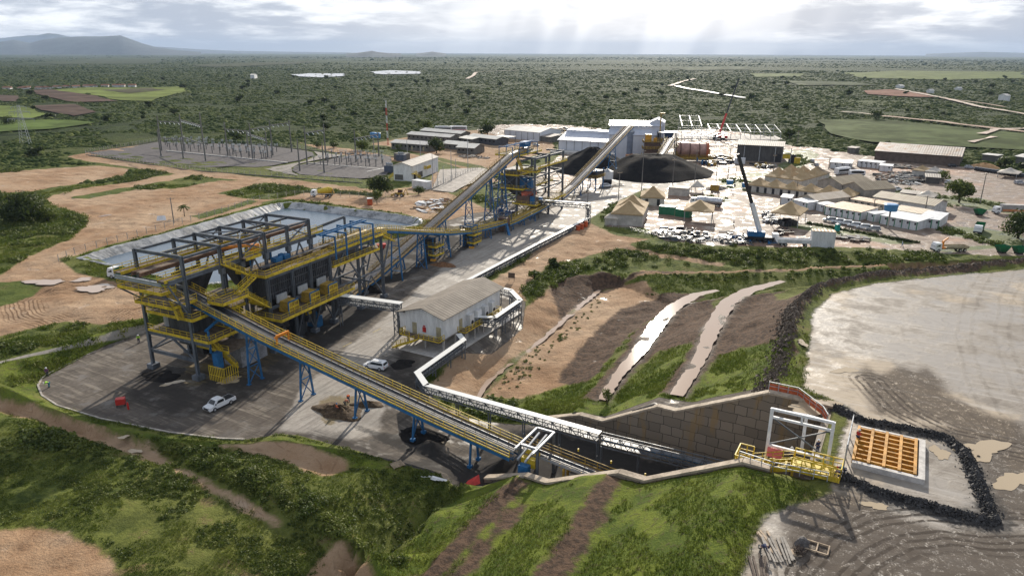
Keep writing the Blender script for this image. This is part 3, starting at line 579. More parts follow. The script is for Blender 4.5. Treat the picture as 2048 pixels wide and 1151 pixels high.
# pond: lining and water
LIN = mat('pond_lining', (.46, .46, .45), .32, 0, .6, .25, col2=(.10, .105, .11), bump=.12, bscale=.8, spec=.6)
pm = M(); n = len(PRIM)
oute = inset(PRIM, -1.0)
ring = [[(a, b, 2.42) for a, b in oute], [(a, b, 2.55) for a, b, _ in PRIM], [(a, b, .1) for a, b in PIN], [(a, b, -1.25) for a, b in PBOT]]
dens = []
for rg in ring:
    o_ = []
    for i in range(n):
        p, q = rg[i], rg[(i+1) % n]
        for k in range(12): t = k/12; o_.append(tuple(p[c]+(q[c]-p[c])*t + (random.uniform(-.10, .10) if c == 2 else 0) for c in range(3)))
    dens.append(o_)
nn = len(dens[0]); pm.add([(*S2W(a, b), z) for rg in dens for a, b, z in rg], [(r*nn+i, r*nn+(i+1) % nn, (r+1)*nn+(i+1) % nn, (r+1)*nn+i) for r in range(3) for i in range(nn)])
tag(obj('pond_lining', pm, LIN, smooth=False), 'pale plastic lining sheet around the rim of the blue grey pond', 'pond lining')
sheet('water', [(a, b) for a, b in inset(PRIM, 3.0)], .75, PONDW, jit=0)
def drape(name, pts, step, material, dz=.7):
    """sheet following the ground, for fields and tracks far out on the plain"""
    P = []; n = len(pts)
    for i in range(n):
        p, q = pts[i], pts[(i+1) % n]; k = max(1, int(math.dist(p, q)/step))
        for j in range(k): t = j/k; P.append((p[0]+(q[0]-p[0])*t+random.uniform(-.1, .1)*step, p[1]+(q[1]-p[1])*t+random.uniform(-.1, .1)*step))
    nb_ = len(P); xs = [p[0] for p in P]; ys = [p[1] for p in P]; x = min(xs)
    if min(max(xs)-min(xs), max(ys)-min(ys)) > step*2.5:
        while x < max(xs):
            y = min(ys)
            while y < max(ys):
                if inpoly((x, y), P): P.append((x+random.uniform(-.2, .2)*step, y+random.uniform(-.2, .2)*step))
                y += step
            x += step
    c = geometry.delaunay_2d_cdt([Vector(p) for p in P], [], [list(range(nb_))], 1, 1e-5); m = M(); m.add([(v.x, v.y, gzw(v.x, v.y)+dz) for v in c[0]], [])
    for f in c[2]:
        a, b, d = (c[0][i] for i in f[:3]); m.f.append(tuple(f) if (b-a).cross(d-a) > 0 else tuple(f[::-1]))
    return tag(obj(name, m, material, None, True), kind='structure')
def inpoly(pt, poly):
    x, y = pt; c = False; j = len(poly)-1
    for i in range(len(poly)):
        if (poly[i][1] > y) != (poly[j][1] > y) and x < (poly[j][0]-poly[i][0])*(y-poly[i][1])/(poly[j][1]-poly[i][1]+1e-12)+poly[i][0]: c = not c
        j = i
    return c
# lakes and pale tracks far off
for poly in ([(583,150),(620,147),(690,147),(685,152),(640,156),(600,154)], [(742,144),(780,141),(840,143),(838,147),(770,148),(750,147)]):
    drape('water', [G(*p, 0) for p in poly], 60, LAKE, 1.5)
# ================================================================ the processing plant
class Rot(Site):
    """authored in the slightly turned grid of the screening buildings"""
    def __init__(s, name, label, cat, group=None):
        s.o = (0, 0, 0); x, y = S2W(-112, 73.5); s.e = thing(name, label, cat, (x, y, 0), TH + R(3.9), group)
def stair(m, p, q, w=1.0, side=(1, 0)):
    """flight from p up or down to q; side is the unit direction of its width"""
    p = Vector(p); q = Vector(q); sv = Vector((side[0], side[1], 0))*w/2; n = max(2, int(abs(q.z-p.z)/.22))
    for k in (-1, 1):
        m.beam(p+sv*k, q+sv*k, .08, .3); m.rail([p+sv*k, q+sv*k], 1.0, .07, 1.3, False)
    for i in range(n+1):
        e = p.lerp(q, i/n); m.beam(e-sv, e+sv, .25, .05)
def deck(site, name, x0, y0, x1, y1, z, rails='nsew', t=.18, extra=None):
    m = site.m(); m.box(x0, y0, z-t, x1, y1, z); d = site.part(name, m, GRATE)
    r = site.m(); c = {'s': [(x0,y0,z),(x1,y0,z)], 'n': [(x0,y1,z),(x1,y1,z)], 'w': [(x0,y0,z),(x0,y1,z)], 'e': [(x1,y0,z),(x1,y1,z)]}
    for k in rails:
        r.rail(c[k]); p, q = c[k]; r.beam((p[0], p[1], p[2]-.2), (q[0], q[1], q[2]-.2), .14, .36)
    if rails: site.part('railing', r, YELLOW, d)
    return d
# ---- open steel frame over the stacking conveyor
F1 = Rot('screening_frame', 'tall open grey steel frame with roof beams and yellow walkways beside the pond', 'steel frame')
BS = (0, 8.2, 13., 19.2, 25.5, 32.); AL, AR = -5.4, 6.2
for i, b in enumerate(BS):
    for a in (AL, AR):
        m = F1.m(); m.hbeam((a, b, 0), (a, b, 22.9), .55, .5, .1); m.box(a-.8, b-.8, 0, a+.8, b+.8, .9 if i == 0 else .5); F1.part('column', m, STEEL)
    m = F1.m(); m.hbeam((AL, b, 22.7), (AR, b, 22.7), .35, .6, .09); F1.part('roof_beam', m, STEEL)
for a in (AL, (AL+AR)/2, AR):
    m = F1.m(); m.hbeam((a, 0, 22.55), (a, 32, 22.55), .3, .42, .08); F1.part('roof_beam', m, STEEL)
for a in (AL, AR):
    m = F1.m(); m.hbeam((a, -3.2, 19.0), (a, 34, 19.0), .4, .7, .1)
    for b in BS[1:]: m.beam((a, b, 17.6), (a, b, 18.7), .9, .9)
    F1.part('crane_beam', m, STEEL)
    for b0, b1 in ((13., 19.2), (25.5, 32.)):
        m = F1.m(); m.beam((a, b0, 19.4), (a, b1, 22.5), .22); m.beam((a, b1, 19.4), (a, b0, 22.5), .22); m.beam((a, b0, 12), (a, (b0+b1)/2, 18.6), .25); m.beam((a, b1, 12), (a, (b0+b1)/2, 18.6), .25)
        F1.part('cross_brace', m, STEEL)
m = F1.m(); m.beam((AL, 13., 22.6), (0.4, 19.2, 22.6), .22); F1.part('cross_brace', m, STEEL); m = F1.m(); m.beam((0.4, 13., 22.6), (AR, 19.2, 22.6), .22); m.beam((AR, 13, 22.6), (.4, 19.2, 22.6), .2); F1.part('cross_brace', m, STEEL)
m = F1.m(); m.hbeam((AL, 0, 3.6), (AR, 0, 3.6), .35, .6, .08); m.beam((AL, 0, 3.7), (.4, 0, 7.3), .3); m.beam((AR, 0, 3.7), (.4, 0, 7.3), .3); F1.part('front_brace', m, STEEL)
m = F1.m(); m.hbeam((AL, 0, 7.2), (AR+4, 0, 7.2), .35, .6, .08); m.hbeam((AL, 0, 12.6), (AR, 0, 12.6), .35, .7, .08); m.hbeam((AL, 0, 17.4), (AR, 0, 17.4), .3, .5, .08); F1.part('cross_beam', m, STEEL)
m = F1.m(); m.beam((AL, 0, 3.6), (AL, 8.2, 3.9), .25); F1.part('front_brace', m, STEEL); m = F1.m(); m.beam((AL, 0, 13.6), (AL-1., -3.4, 16.6), .3); F1.part('front_brace', m, STEEL); m = F1.m(); m.beam((AR, 0, 13.6), (AR-3, -3.4, 16.8), .3); m.beam((AR, 0, 12), (AR, -3.4, 18.6), .25); F1.part('front_brace', m, STEEL)
m = F1.m(); m.hbeam((AL-1.2, -3.6, 18.7), (AR-1.4, -3.6, 18.7), .35, .7, .09); F1.part('cross_beam', m, GALV)
deck(F1, 'walkway', AL-1.6, -3.4, AL+.2, 36, 19.4, 'ew'); deck(F1, 'walkway', AR-1.9, -3.8, AR-.2, 36.5, 19.4, 'ew')
deck(F1, 'walkway', AL-1., -3.6, AR-1.6, -.6, 17.0, 'sew'); deck(F1, 'walkway', AL+1.2, -2.4, AR-1.2, 3, 14.1, 'sew'); deck(F1, 'walkway', AL+1, -.4, AR+1, 7, 11.6, 'se')
deck(F1, 'walkway', AL, -.1, AR+3.9, 6.6, 7.8, 'sen'); deck(F1, 'walkway', AL, 7, AR, 18, 10.5, 'e'); deck(F1, 'walkway', AL+5, 3, AR+5, 9, 5., 's')
deck(F1, 'walkway', 7, 3.5, 10.6, 9.6, 13.8, 'sew'); deck(F1, 'walkway', AR-.4, 12.6, AR+1.6, 16.5, 19.4, 'en')
m = F1.m(); m.box(AL+2.2, -2, 19.1, AL+3.5, 40, 19.5); F1.part('conveyor_belt', m, GRATE)
m = F1.m(); m.box(AL+1.6, -2.5, 18.9, AL+2.1, 40, 19.6); m.box(AL+3.6, -2.5, 18.9, AL+4.1, 40, 19.6); F1.part('conveyor_stringer', m, mat('rusty_steel', (.16, .09, .055), .8, 0, .4, .8))
m = F1.m(); stair(m, (7.4, 7.6, 19.6), (7.4, 13., 16.2), 1.1, (1, 0)); F1.part('stair', m, YELLOW)
m = F1.m(); stair(m, (8.7, 13.2, 15.9), (8.7, 8.6, 13.9), 1.1, (1, 0)); F1.part('stair', m, YELLOW)
m = F1.m(); stair(m, (9.4, 9.6, 13.6), (9.4, 15.4, 9.2), 1.1, (1, 0)); F1.part('stair', m, YELLOW)
m = F1.m(); stair(m, (3.2, -1.2, 16.8), (5.4, -1.2, 11.8), 1.1, (0, 1)); F1.part('stair', m, YELLOW)
m = F1.m(); stair(m, (8.6, 1.2, 7.6), (8.6, 6.5, .2), 1.1, (1, 0)); F1.part('stair', m, YELLOW)
m = F1.m(); stair(m, (-3, 2.2, 11.4), (3, 2.2, 7.9), 1.1, (0, 1)); F1.part('stair', m, YELLOW)
for (a, b) in ((-2.4, 9), (-2.4, 20)):
    m = F1.m(); m.add([(a-2.4,b-3,16.8),(a+2.4,b-3,16.8),(a+2.4,b+3,16.8),(a-2.4,b+3,16.8),(a-.7,b-.8,11),(a+.7,b-.8,11),(a+.7,b+.8,11),(a-.7,b+.8,11)], [(0,1,5,4),(1,2,6,5),(2,3,7,6),(3,0,4,7),(4,5,6,7)]); F1.part('feed_hopper', m, DARKC)
m = F1.m(); m.box(-1, 1.2, 8., 4.4, 6.2, 11.3); m.box(0, 2, 5.2, 3.4, 5.2, 8); F1.part('vibrating_screen', m, DARKC)
m = F1.m(); m.cyl((-2.8, 3, 8), (-2.8, 3, 10.6), 1.1, 14); m.cyl((-2.8, 3, 10.6), (-2.8, 3, 11.3), 1.5, 14, .9); F1.part('drive_housing', m, GALV)
m = F1.m(); m.box(5.2, 7, 0, 9.6, 13.5, 4.2); m.cyl((7.4, 10.2, 4.2), (7.4, 10.2, 6.4), 1.9, 18, 1.4); m.cyl((7.4, 10.2, 6.4), (7.4, 10.2, 7.4), .8, 14); F1.part('crusher', m, mat('grey_machine', (.28, .28, .29), .6, 0, .4, .7))
m = F1.m()
for k in range(9): m.beam((8.4+k*.42, .6, .1), (8.4+k*.42, .6, 3.), .1)
for k in range(7): m.beam((12.1, .6+k*.5, .1), (12.1, .6+k*.5, 3.), .1)
for z in (1.2, 2.9): m.beam((8.4, .6, z), (12.1, .6, z), .09); m.beam((12.1, .6, z), (12.1, 3.8, z), .09)
F1.part('guard_cage', m, YELLOW)
m = F1.m(); m.box(8.9, 1.2, 2.2, 10.2, 2.4, 5.2); m.beam((9, 1, 5.2), (9, 1, 9.4), .3); m.beam((8.2, 1, 9.2), (9, 4.5, 11), .35); F1.part('blue_chute', m, BLUE)
m = F1.m(); m.beam((-2, 14.4, 19.9), (5.6, 18.4, 20.5), .35, .5); m.box(4.2, 17, 19.5, 5.6, 18.4, 20.7); F1.part('tripper_boom', m, ORANGE)
MACH = mat('oily_machine', (.07, .065, .06), .6, 0, .5, .9)
for k, (a, b, z0, w, d, h) in enumerate(((-3.6, 10.5, 0, 3.2, 4, 3.2), (1.4, 12, 0, 2.6, 5, 4.4), (-2.4, 19, 0, 4, 5, 3.), (3, 21, 0, 3, 4, 4.2), (-1, 27.5, 0, 5, 4, 3.4), (1.8, 8.4, 5.4, 3.6, 3.4, 3.), (-2.2, 15.6, 6.2, 4.4, 4.4, 3.6), (2.4, 23, 6, 3.8, 4, 4.))):
    m = F1.m(); m.box(a-w/2, b-d/2, z0, a+w/2, b+d/2, z0+h); m.box(a-w*.3, b-d*.3, z0+h, a+w*.25, b+d*.2, z0+h+.8); m.cyl((a+w/2, b, z0+h*.5), (a+w/2+.7, b, z0+h*.5), .55, 12); F1.part('process_machine', m, (MACH, DARKC, STEEL)[k % 3])
for a, b, z in ((-4.6, 8.6, 4.2), (-4.6, 19.4, 4.2), (1, 25.6, 4.6)): deck(F1, 'walkway', a, b, a+8.5, b+2.4, z, 'se', .15)
# ---- bin building
F2 = Rot('bin_building', 'dark row of storage bins in a grey steel frame with yellow decks and blue gantries', 'industrial building')
for b in (15.3, 22., 27.2, 33.4, 43., 52.):
    for a in ((5.2, 9.8) if b < 40 else (9.8,)):
        m = F2.m(); zt = 15.2 if not (b == 33.4 and a > 9) else 15.3
        m.hbeam((a, b, 0), (a, b, zt), .55, .5, .1); m.box(a-.7, b-.7, 0, a+.7, b+.7, .8); F2.part('column', m, STEEL)
for b in (43., 52.): m = F2.m(); m.hbeam((4.2, b, 0), (4.2, b, 15), .5, .5, .1); m.box(3.5, b-.7, 0, 4.9, b+.7, .6); F2.part('column', m, STEEL)
for a in (5.2, 9.8):
    m = F2.m(); m.hbeam((a, 15, 15.05), (a, 54, 15.05), .4, .6, .09); m.hbeam((a, 15, 9.), (a, 34, 9.), .4, .5, .09); m.hbeam((a, 15, 7.0), (a, 36, 7.0), .4, .5, .09); F2.part('main_beam', m, STEEL)
    m = F2.m()
    for b0, b1 in ((22., 27.2), (27.2, 33.4), (33.4, 43.), (43., 52.)):
        mb = (b0+b1)/2
        m.beam((a, b0, .8), (a, mb, 6.6), .25); m.beam((a, b1, .8), (a, mb, 6.6), .25)
        if b0 > 30: m.beam((a, b0, 8), (a, mb, 14.6), .3); m.beam((a, b1, 8), (a, mb, 14.6), .3); m.beam((a, b0, 7.4), (a, b1, 7.4), .3)
    m.beam((a, 52, 6), (a, 56, 14.8), .3); F2.part('cross_brace', m, STEEL)
m = F2.m()
for b in (22., 27.2, 33.4, 43.): m.beam((5.2, b, 4.), (9.8, b, 7), .25); m.hbeam((4.6, b, 7.), (13.2, b, 7.), .3, .4, .07)
F2.part('cross_beam', m, STEEL)
for b0, b1 in ((15.6, 21.7), (22.3, 27.), (27.6, 33.2)):
    m = F2.m(); m.box(4.9, b0, 10.6, 9.5, b1, 15.); k = b0+.3
    while k < b1: m.box(9.5, k, 10.6, 9.68, k+.16, 15.); k += .55
    for z in (11.6, 13.2, 14.6): m.box(9.5, b0, z, 9.74, b1, z+.2)
    mb = (b0+b1)/2; m.add([(4.9,b0,10.6),(9.5,b0,10.6),(9.5,b1,10.6),(4.9,b1,10.6),(6.4,mb-.8,8.6),(8,mb-.8,8.6),(8,mb+.8,8.6),(6.4,mb+.8,8.6)], [(1,0,4,5),(2,1,5,6),(3,2,6,7),(0,3,7,4),(7,6,5,4)])
    bn_ = F2.part('storage_bin', m, DARKC)
    m = F2.m(); m.box(9.75, mb-1.6, 9.6, 10.05, mb+1.2, 11.2); F2.part('wear_panel', m, GALV, bn_)
deck(F2, 'deck', 2.6, 14.6, 10.1, 54, 15.7, 'se', .25); deck(F2, 'deck', 3, 33.9, 10.4, 50.5, 12.6, 'se', .2)
deck(F2, 'deck', 5.6, 14.2, 13.4, 36.6, 7.5, 'sew', .25); deck(F2, 'deck', 4.4, 14.4, 8.6, 18.6, 10.1, 'se', .15)
m = F2.m(); m.rail([(5.4, 15.4, 15.7), (5.4, 54, 15.7)], 1.1, .07, 1.5); m.rail([(8.3, 18, 15.7), (8.3, 54, 15.7)], 1.1, .07, 1.5); F2.part('inner_railing', m, OCHRE)
for b in (19., 25.2, 30.9):
    m = F2.m(); m.box(9.6, b-1.3, 7.7, 12.2, b+1.3, 9.9); x = F2.part('screen_guard', m, OCHRE)
    m = F2.m(); m.rail([(12.35, b-1.3, 7.8), (12.35, b+1.3, 7.8)], 1.9, .14, 1.3, False); m.beam((12.32, b-1.3, 8.7), (12.32, b+1.3, 8.7), .16); F2.part('guard_frame', m, YELLOW, x)
    m = F2.m(); m.beam((12.3, b-1.42, 7.6), (12.3, b-1.42, 9.9), .2); m.beam((12.3, b-1.42, 9.95), (12.3, b+1.3, 9.95), .2); F2.part('side_post', m, BLUE, x)
for b in (34.5, 38.2, 43.2, 47.9):
    m = F2.m(); m.beam((4.5, b, 15.7), (4.5, b, 19.1), .28); m.beam((10.8, b, 14.), (10.8, b, 19.1), .28); m.beam((4.4, b, 19.), (10.9, b, 19.), .26, .34); F2.part('gantry_frame', m, BLUE)
m = F2.m(); m.beam((7, 33, 19.3), (7, 49, 19.3), .22, .3); m.beam((8.2, 33, 19.3), (8.2, 49, 19.3), .22, .3)
for k in range(17): m.beam((7, 33+k, 19.3), (8.2, 33+k, 19.3), .1)
F2.part('gantry_rail', m, BLUE)
m = F2.m(); m.beam((4.2, 17, 18.6), (4.2, 35, 19.), .22, .3)
for b in (17, 22.5, 28, 34): m.beam((4.2, b, 15.7), (4.2, b, 18.7), .2)
F2.part('monorail', m, BLUE)
m = F2.m(); m.box(6.2, 20.4, 16.6, 7.6, 22.2, 17.5); m.box(6.2, 22.8, 16.6, 7.6, 24.4, 17.5); m.box(6.6, 22, 17, 7.2, 23, 17.9); F2.part('belt_drive', m, BLUE)
m = F2.m(); m.box(6.3, 17, 16.3, 7.5, 54, 16.5); F2.part('conveyor_belt', m, BELTL)
m = F2.m(); stair(m, (9.4, 52, 15.6), (9.4, 57.5, 12.6), 1.2, (1, 0)); deckb = m.box(8.4, 49, 15.4, 10.6, 52.2, 15.6); F2.part('stair', m, YELLOW)
m = F2.m(); m.hbeam((2.8, 36, 19.2), (2.8, 48, 19.8), .35, .6, .1); m.hbeam((2.8, 48, 12), (2.8, 48, 19.8), .4, .4, .09); F2.part('side_beam', m, STEEL)
for b, c_, sz in ((18, GALV, .9), (24, DARKC, 1.2), (30, BLUE, .9)):
    m = F2.m(); m.box(6.0, b-sz, .0, 8.8, b+sz, 2.4); m.cyl((7.4, b-.9, 3), (7.4, b+.9, 3), .8, 12); F2.part('pump_set', m, c_)

for k, (a, b, w, d, h) in enumerate(((6.4, 20, 2.6, 4, 3.6), (7.6, 26, 3, 3, 4.4), (6.6, 31, 3, 4, 3.), (7, 38, 3, 4, 2.4))):
    m = F2.m(); m.box(a-w/2, b-d/2, 2.6, a+w/2, b+d/2, 2.6+h*.7); m.box(a-w*.2, b-d*.2, 0, a+w*.2, b+d*.2, 2.6); m.cyl((a+w/2, b-.4, 3.2), (a+w/2+.9, b-.4, 3.2), .5, 12); F2.part('discharge_machine', m, (MACH, DARKC)[k % 2])
# ---- belt conveyors
def conveyor(name, label, nodes, legs=(), width=1.3, walk=1.0, depth=1.3, belt=BELT, truss=True, side=YELLOW, sides=(1, -1), leg_mat=None, lower=BLUE, cat='conveyor', post=1.8, edge=None):
    a0, b0, z0 = nodes[0]; st = Site(name, label, cat, a0, b0, 0.)
    P = [Vector(n) for n in nodes]
    def lat(i):
        d = (P[min(i+1, len(P)-1)]-P[max(i-1, 0)]); d.z = 0; d.normalize(); return Vector((-d.y, d.x, 0))
    Ls = [lat(i) for i in range(len(P))]; up = Vector((0, 0, 1))
    mb = st.m(); mi = st.m(); mt = st.m(); ms = st.m()
    for i in range(len(P)-1):
        p, q, l, k = P[i], P[i+1], Ls[i], Ls[i+1]; w = width/2
        vs = [p-l*w+up*.1, p-l*w*.4-up*.08, p+l*w*.4-up*.08, p+l*w+up*.1, q-k*w+up*.1, q-k*w*.4-up*.08, q+k*w*.4-up*.08, q+k*w+up*.1]
        vs = [tuple(v) for v in vs]; mb.add(vs, [(0,1,5,4),(1,2,6,5),(2,3,7,6)]); mb.add([tuple(Vector(v)-up*.06) for v in vs], [(4,5,1,0),(5,6,2,1),(6,7,3,2)])
        n = max(1, int((q-p).length/1.5))
        for s_ in (-1, 1):
            ms.beam(p+l*s_*(w+.12)-up*.12, q+k*s_*(w+.12)-up*.12, .1, .3)
        for j in range(n):
            e = p.lerp(q, j/n); le = l.lerp(k, j/n); mi.beam(e-le*(w+.1)-up*.2, e+le*(w+.1)-up*.2, .14)
            for s_ in (-1, 1): mi.beam(e+le*s_*(w+.1)-up*.45, e+le*s_*(w+.1)+up*.12, .12)
        if truss:
            for s_ in (-1, 1):
                o1, o2 = l*s_*(w+.15), k*s_*(w+.15)
                mt.beam(p+o1-up*.4, q+o2-up*.4, .16, .2); mt.beam(p+o1-up*depth, q+o2-up*depth, .16, .2)
                nn = max(1, int((q-p).length/2.2))
                for j in range(nn):
                    e, g = p.lerp(q, j/nn), p.lerp(q, (j+1)/nn); lo = l.lerp(k, (j+.5)/nn)*s_*(w+.15)
                    mt.beam(e+lo-up*.4, e+lo-up*depth, .1)
                    mt.beam(e+lo-up*(.4 if j % 2 else depth), g+lo-up*(depth if j % 2 else .4), .1)
            nn = max(1, int((q-p).length/2.2))
            for j in range(nn+1): e = p.lerp(q, j/nn); le = l.lerp(k, j/nn); mt.beam(e-le*(w+.15)-up*depth, e+le*(w+.15)-up*depth, .1)
    st.part('belt', mb, belt); st.part('idler_frame', mi, OCHRE); st.part('stringer', ms, GALV if edge is None else edge)
    if truss: st.part('truss', mt, lower)
    for s_ in sides:
        mw = st.m(); mr = st.m(); mp = st.m()
        for i in range(len(P)-1):
            p, q, l, k = P[i], P[i+1], Ls[i]*s_, Ls[i+1]*s_; a_, b_ = width/2+.3, width/2+.3+walk
            mw.add([tuple(v) for v in (p+l*a_-up*.35, p+l*b_-up*.35, q+k*b_-up*.35, q+k*a_-up*.35, p+l*a_-up*.42, p+l*b_-up*.42, q+k*b_-up*.42, q+k*a_-up*.42)], [(0,1,2,3) if s_ < 0 else (3,2,1,0),(4,5,6,7) if s_ > 0 else (7,6,5,4),(1,5,6,2),(0,3,7,4)])
            mr.rail([p+l*b_-up*.35, q+k*b_-up*.35], 1.1, .075, post)
            n = max(1, int((q-p).length/4.4))
            for j in range(n+1): e = p.lerp(q, j/n); le = l.lerp(k, j/n); mp.beam(e+le*(width/2)-up*.9, e+le*(b_+.1)-up*.5, .1); 
            mp.beam(p+l*b_-up*.68, q+k*b_-up*.68, .1, .5)
        w_ = st.part('walkway', mw, GRATE); st.part('railing', mr, side, w_); st.part('bracket', mp, lower, w_)
    for (a, b, zb, spread, lm) in legs:
        # where on the line
        best = min(((Vector((a, b, 0))-(P[i].lerp(P[i+1], t/20)*Vector((1,1,0)) if False else Vector((P[i].lerp(P[i+1], t/20).x, P[i].lerp(P[i+1], t/20).y, 0)))).length, i, t/20) for i in range(len(P)-1) for t in range(21))
        i, t = best[1], best[2]; e = P[i].lerp(P[i+1], t); l = Ls[i]; zt = e.z-depth; m = st.m(); tp = []; bs = []
        for s_ in (-1, 1):
            top = Vector((e.x, e.y, zt))+l*s_*(width/2+.1); bot = Vector((e.x, e.y, zb))+l*s_*spread
            m.beam(bot, top, .27); m.box(bot.x-.32, bot.y-.32, zb-.3, bot.x+.32, bot.y+.32, zb+.12); tp.append(top); bs.append(bot)
        hh = zt-zb; nz = max(1, int(hh/3.2))
        for j in range(nz):
            u, v = j/nz, (j+1)/nz
            m.beam(bs[0].lerp(tp[0], v), bs[1].lerp(tp[1], v), .16)
            if lm: m.beam(bs[0].lerp(tp[0], u), bs[1].lerp(tp[1], v), .14); m.beam(bs[1].lerp(tp[1], u), bs[0].lerp(tp[0], v), .14)
        st.part('trestle', m, leg_mat or BLUE)
    return st
C1 = conveyor('inclined_conveyor', 'long sloping conveyor with black belt and blue truss running down to the tunnel cut', [(-114,78.3,14.9),(-104,78.3,12.7),(-92,78.3,10.1),(-73.6,78.3,6.9),(-56,78.3,4.0),(-43,78.3,2.1)],
     [(-96.2,78.3,0,1.5,1),(-84,78.3,0,1.5,1),(-72,78.3,0,1.5,1),(-60.2,78.3,-.6,1.4,1),(-50,78.3,-2.2,1.2,0)])
m = C1.m(); m.beam((-88.2,77.,9.3), (-88.2,77.,10.8), .25); m.beam((-88.2,79.6,9.3), (-88.2,79.6,10.8), .25); m.beam((-88.2,76.9,10.8), (-88.2,79.7,10.8), .3, .3); m.beam((-88.6,76.9,10.4), (-88.6,79.7,10.4), .2, .25); C1.part('metal_detector_arch', m, ORANGE)
C1b = conveyor('feeder_conveyor', 'low conveyor on brown stringers inside the walled tunnel cut', [(-43,79.6,2.0),(-30,80.2,.3),(-16,80.8,-.6),(-5,81.2,-.9)], [(-36,80,-3.3,.9,0),(-30,80.2,-3.3,.9,0),(-24,80.5,-3.2,.9,0),(-18,80.8,-3,.9,0)], truss=False, sides=(1,), depth=.5, side=OCHRE, leg_mat=OCHRE, lower=OCHRE)
for q in ((-40,),(-35,),(-30,),(-25,),(-20,),(-15,)): 
    m = C1b.m(); a = q[0]; z = 2.2 + (a+43)*-.085; m.cyl((a, 82.2, z+.6), (a, 82.2, z+1.0), .12, 8); C1b.part('lamp', m, YELLOW)
C2 = conveyor('transfer_conveyor', 'steep yellow railed conveyor climbing from the yard to the head of the crusher tower', [(-112.6,116,.6),(-113.8,129.7,2.2),(-115.4,154,8.2),(-117.2,185,16.4),(-119.2,212,23.2),(-119.8,226,24.2)],
     [(-114.6,144,0,1.6,1),(-116,166,0,1.8,1),(-117,182,0,2.0,1),(-118,196,0,2.2,1),(-118.6,205,0,2.4,1)], belt=BELTL, side=OCHRE, width=1.4, depth=1.5)
C3 = conveyor('discharge_conveyor', 'yellow railed overland conveyor leaving the bin deck on splayed blue trestles', [(-107.4,110,16.4),(-108.2,124,16.6),(-109,130,15.8),(-109.9,137,14.1),(-110.6,148,11.3),(-111.2,160,8.4),(-111.5,172,6.3),(-111.3,186,5.3),(-111.3,192,5.0)],
     [(-109.7,136.2,0,1.7,0),(-110.3,147.8,0,1.7,1),(-111.2,160.6,0,1.6,1),(-111.4,172,0,1.5,1),(-111.3,184,0,1.2,1)], belt=OCHRE, side=YELLOW, width=1.5, depth=1.1, post=1.1)
C3b = conveyor('tower_feed_conveyor', 'short yellow railed conveyor running level under the crusher tower', [(-111.2,194,4.0),(-111.3,200,4.0),(-111.3,216,4.8),(-112,232,5.8)], [(-111.3,198,0,1.2,0),(-111.3,206,0,1.2,1),(-111.3,214,0,1.2,1)], belt=OCHRE, side=YELLOW, width=1.4, depth=1.0, post=1.1)
C4 = conveyor('stockpile_conveyor', 'long yellow conveyor rising over the black stockpile to the tall white building', [(-118.4,246,1.8),(-118.6,262,5.0),(-118.8,285,11.4),(-119,310,18.6),(-119.2,328,23.6)], [(-118.7,268,0,1.6,1),(-118.8,283,0,2.,1),(-119,306,6,2.,1)], belt=BELTL, side=OCHRE, width=1.6, depth=1.6, edge=WHITEST)
# ---- conveyor tail frame at the mouth of the cut
PT = Site('takeup_frame', 'small grey portal frame with hanging blue counterweight over the conveyor at the cut', 'steel frame', -41, 80, -3.2)
for a in (-42.2, -39.4):
    for b in (78.0, 83.3): m = PT.m(); m.hbeam((a, b, -3.4), (a, b, 3.3), .34, .34, .08); PT.part('column', m, STEEL)
m = PT.m()
for b in (78.0, 83.3): m.hbeam((-42.2, b, 3.3), (-39.4, b, 3.3), .3, .3, .07)
for a in (-42.2, -39.4): m.hbeam((a, 76.6, 3.3), (a, 83.3, 3.3), .3, .3, .07)
for a in (-41.4, -40.2): m.hbeam((a, 75.8, 2.2), (a, 82.5, 3.1), .26, .26, .07)
PT.part('roof_frame', m, GALV)
m = PT.m(); m.box(-41.6, 76.3, -1.6, -40.1, 77.3, 1.0); PT.part('counterweight', m, BLUE)
m = PT.m(); m.box(-41.8, 77.6, .2, -39.6, 78.4, 1.6); m.cyl((-41.8, 79, 1.8), (-39.6, 79, 1.8), .35, 10); PT.part('pulley_guard', m, YELLOW)
# ---- retaining walls of the cut
BRK = bpy.data.materials.new('precast_panels'); BRK.use_nodes = True; T = NT(BRK.node_tree); pb = T.n['Principled BSDF']
oc = T.node('ShaderNodeTexCoord').outputs['Object']; sp = T.node('ShaderNodeSeparateXYZ'); T.put(sp.inputs[0], oc); cm = T.node('ShaderNodeCombineXYZ'); T.put(cm.inputs[0], sp.outputs[0]); T.put(cm.inputs[1], sp.outputs[2])
bt = T.node('ShaderNodeTexBrick', offset=.5, squash=1.5, squash_frequency=2); wv = T.node('ShaderNodeVectorMath', operation='ADD'); T.put(wv.inputs[0], cm.outputs[0]); nzz = T.node('ShaderNodeTexNoise'); T.put(nzz.inputs['Vector'], oc); nzz.inputs['Scale'].default_value = .9; sc2 = T.vmul(nzz.outputs['Color'], (.38, .38, 0)); T.put(wv.inputs[1], sc2); T.put(bt.inputs['Vector'], wv.outputs[0]); bt.inputs['Scale'].default_value = 1.; bt.inputs['Brick Width'].default_value = 1.75; bt.inputs['Row Height'].default_value = 1.5; bt.inputs['Mortar Size'].default_value = .05; bt.inputs['Mortar Smooth'].default_value = .3; bt.inputs['Bias'].default_value = -.2
bt.inputs['Color1'].default_value = (.27, .22, .165, 1); bt.inputs['Color2'].default_value = (.16, .13, .098, 1); bt.inputs['Mortar'].default_value = (.05, .043, .035, 1)
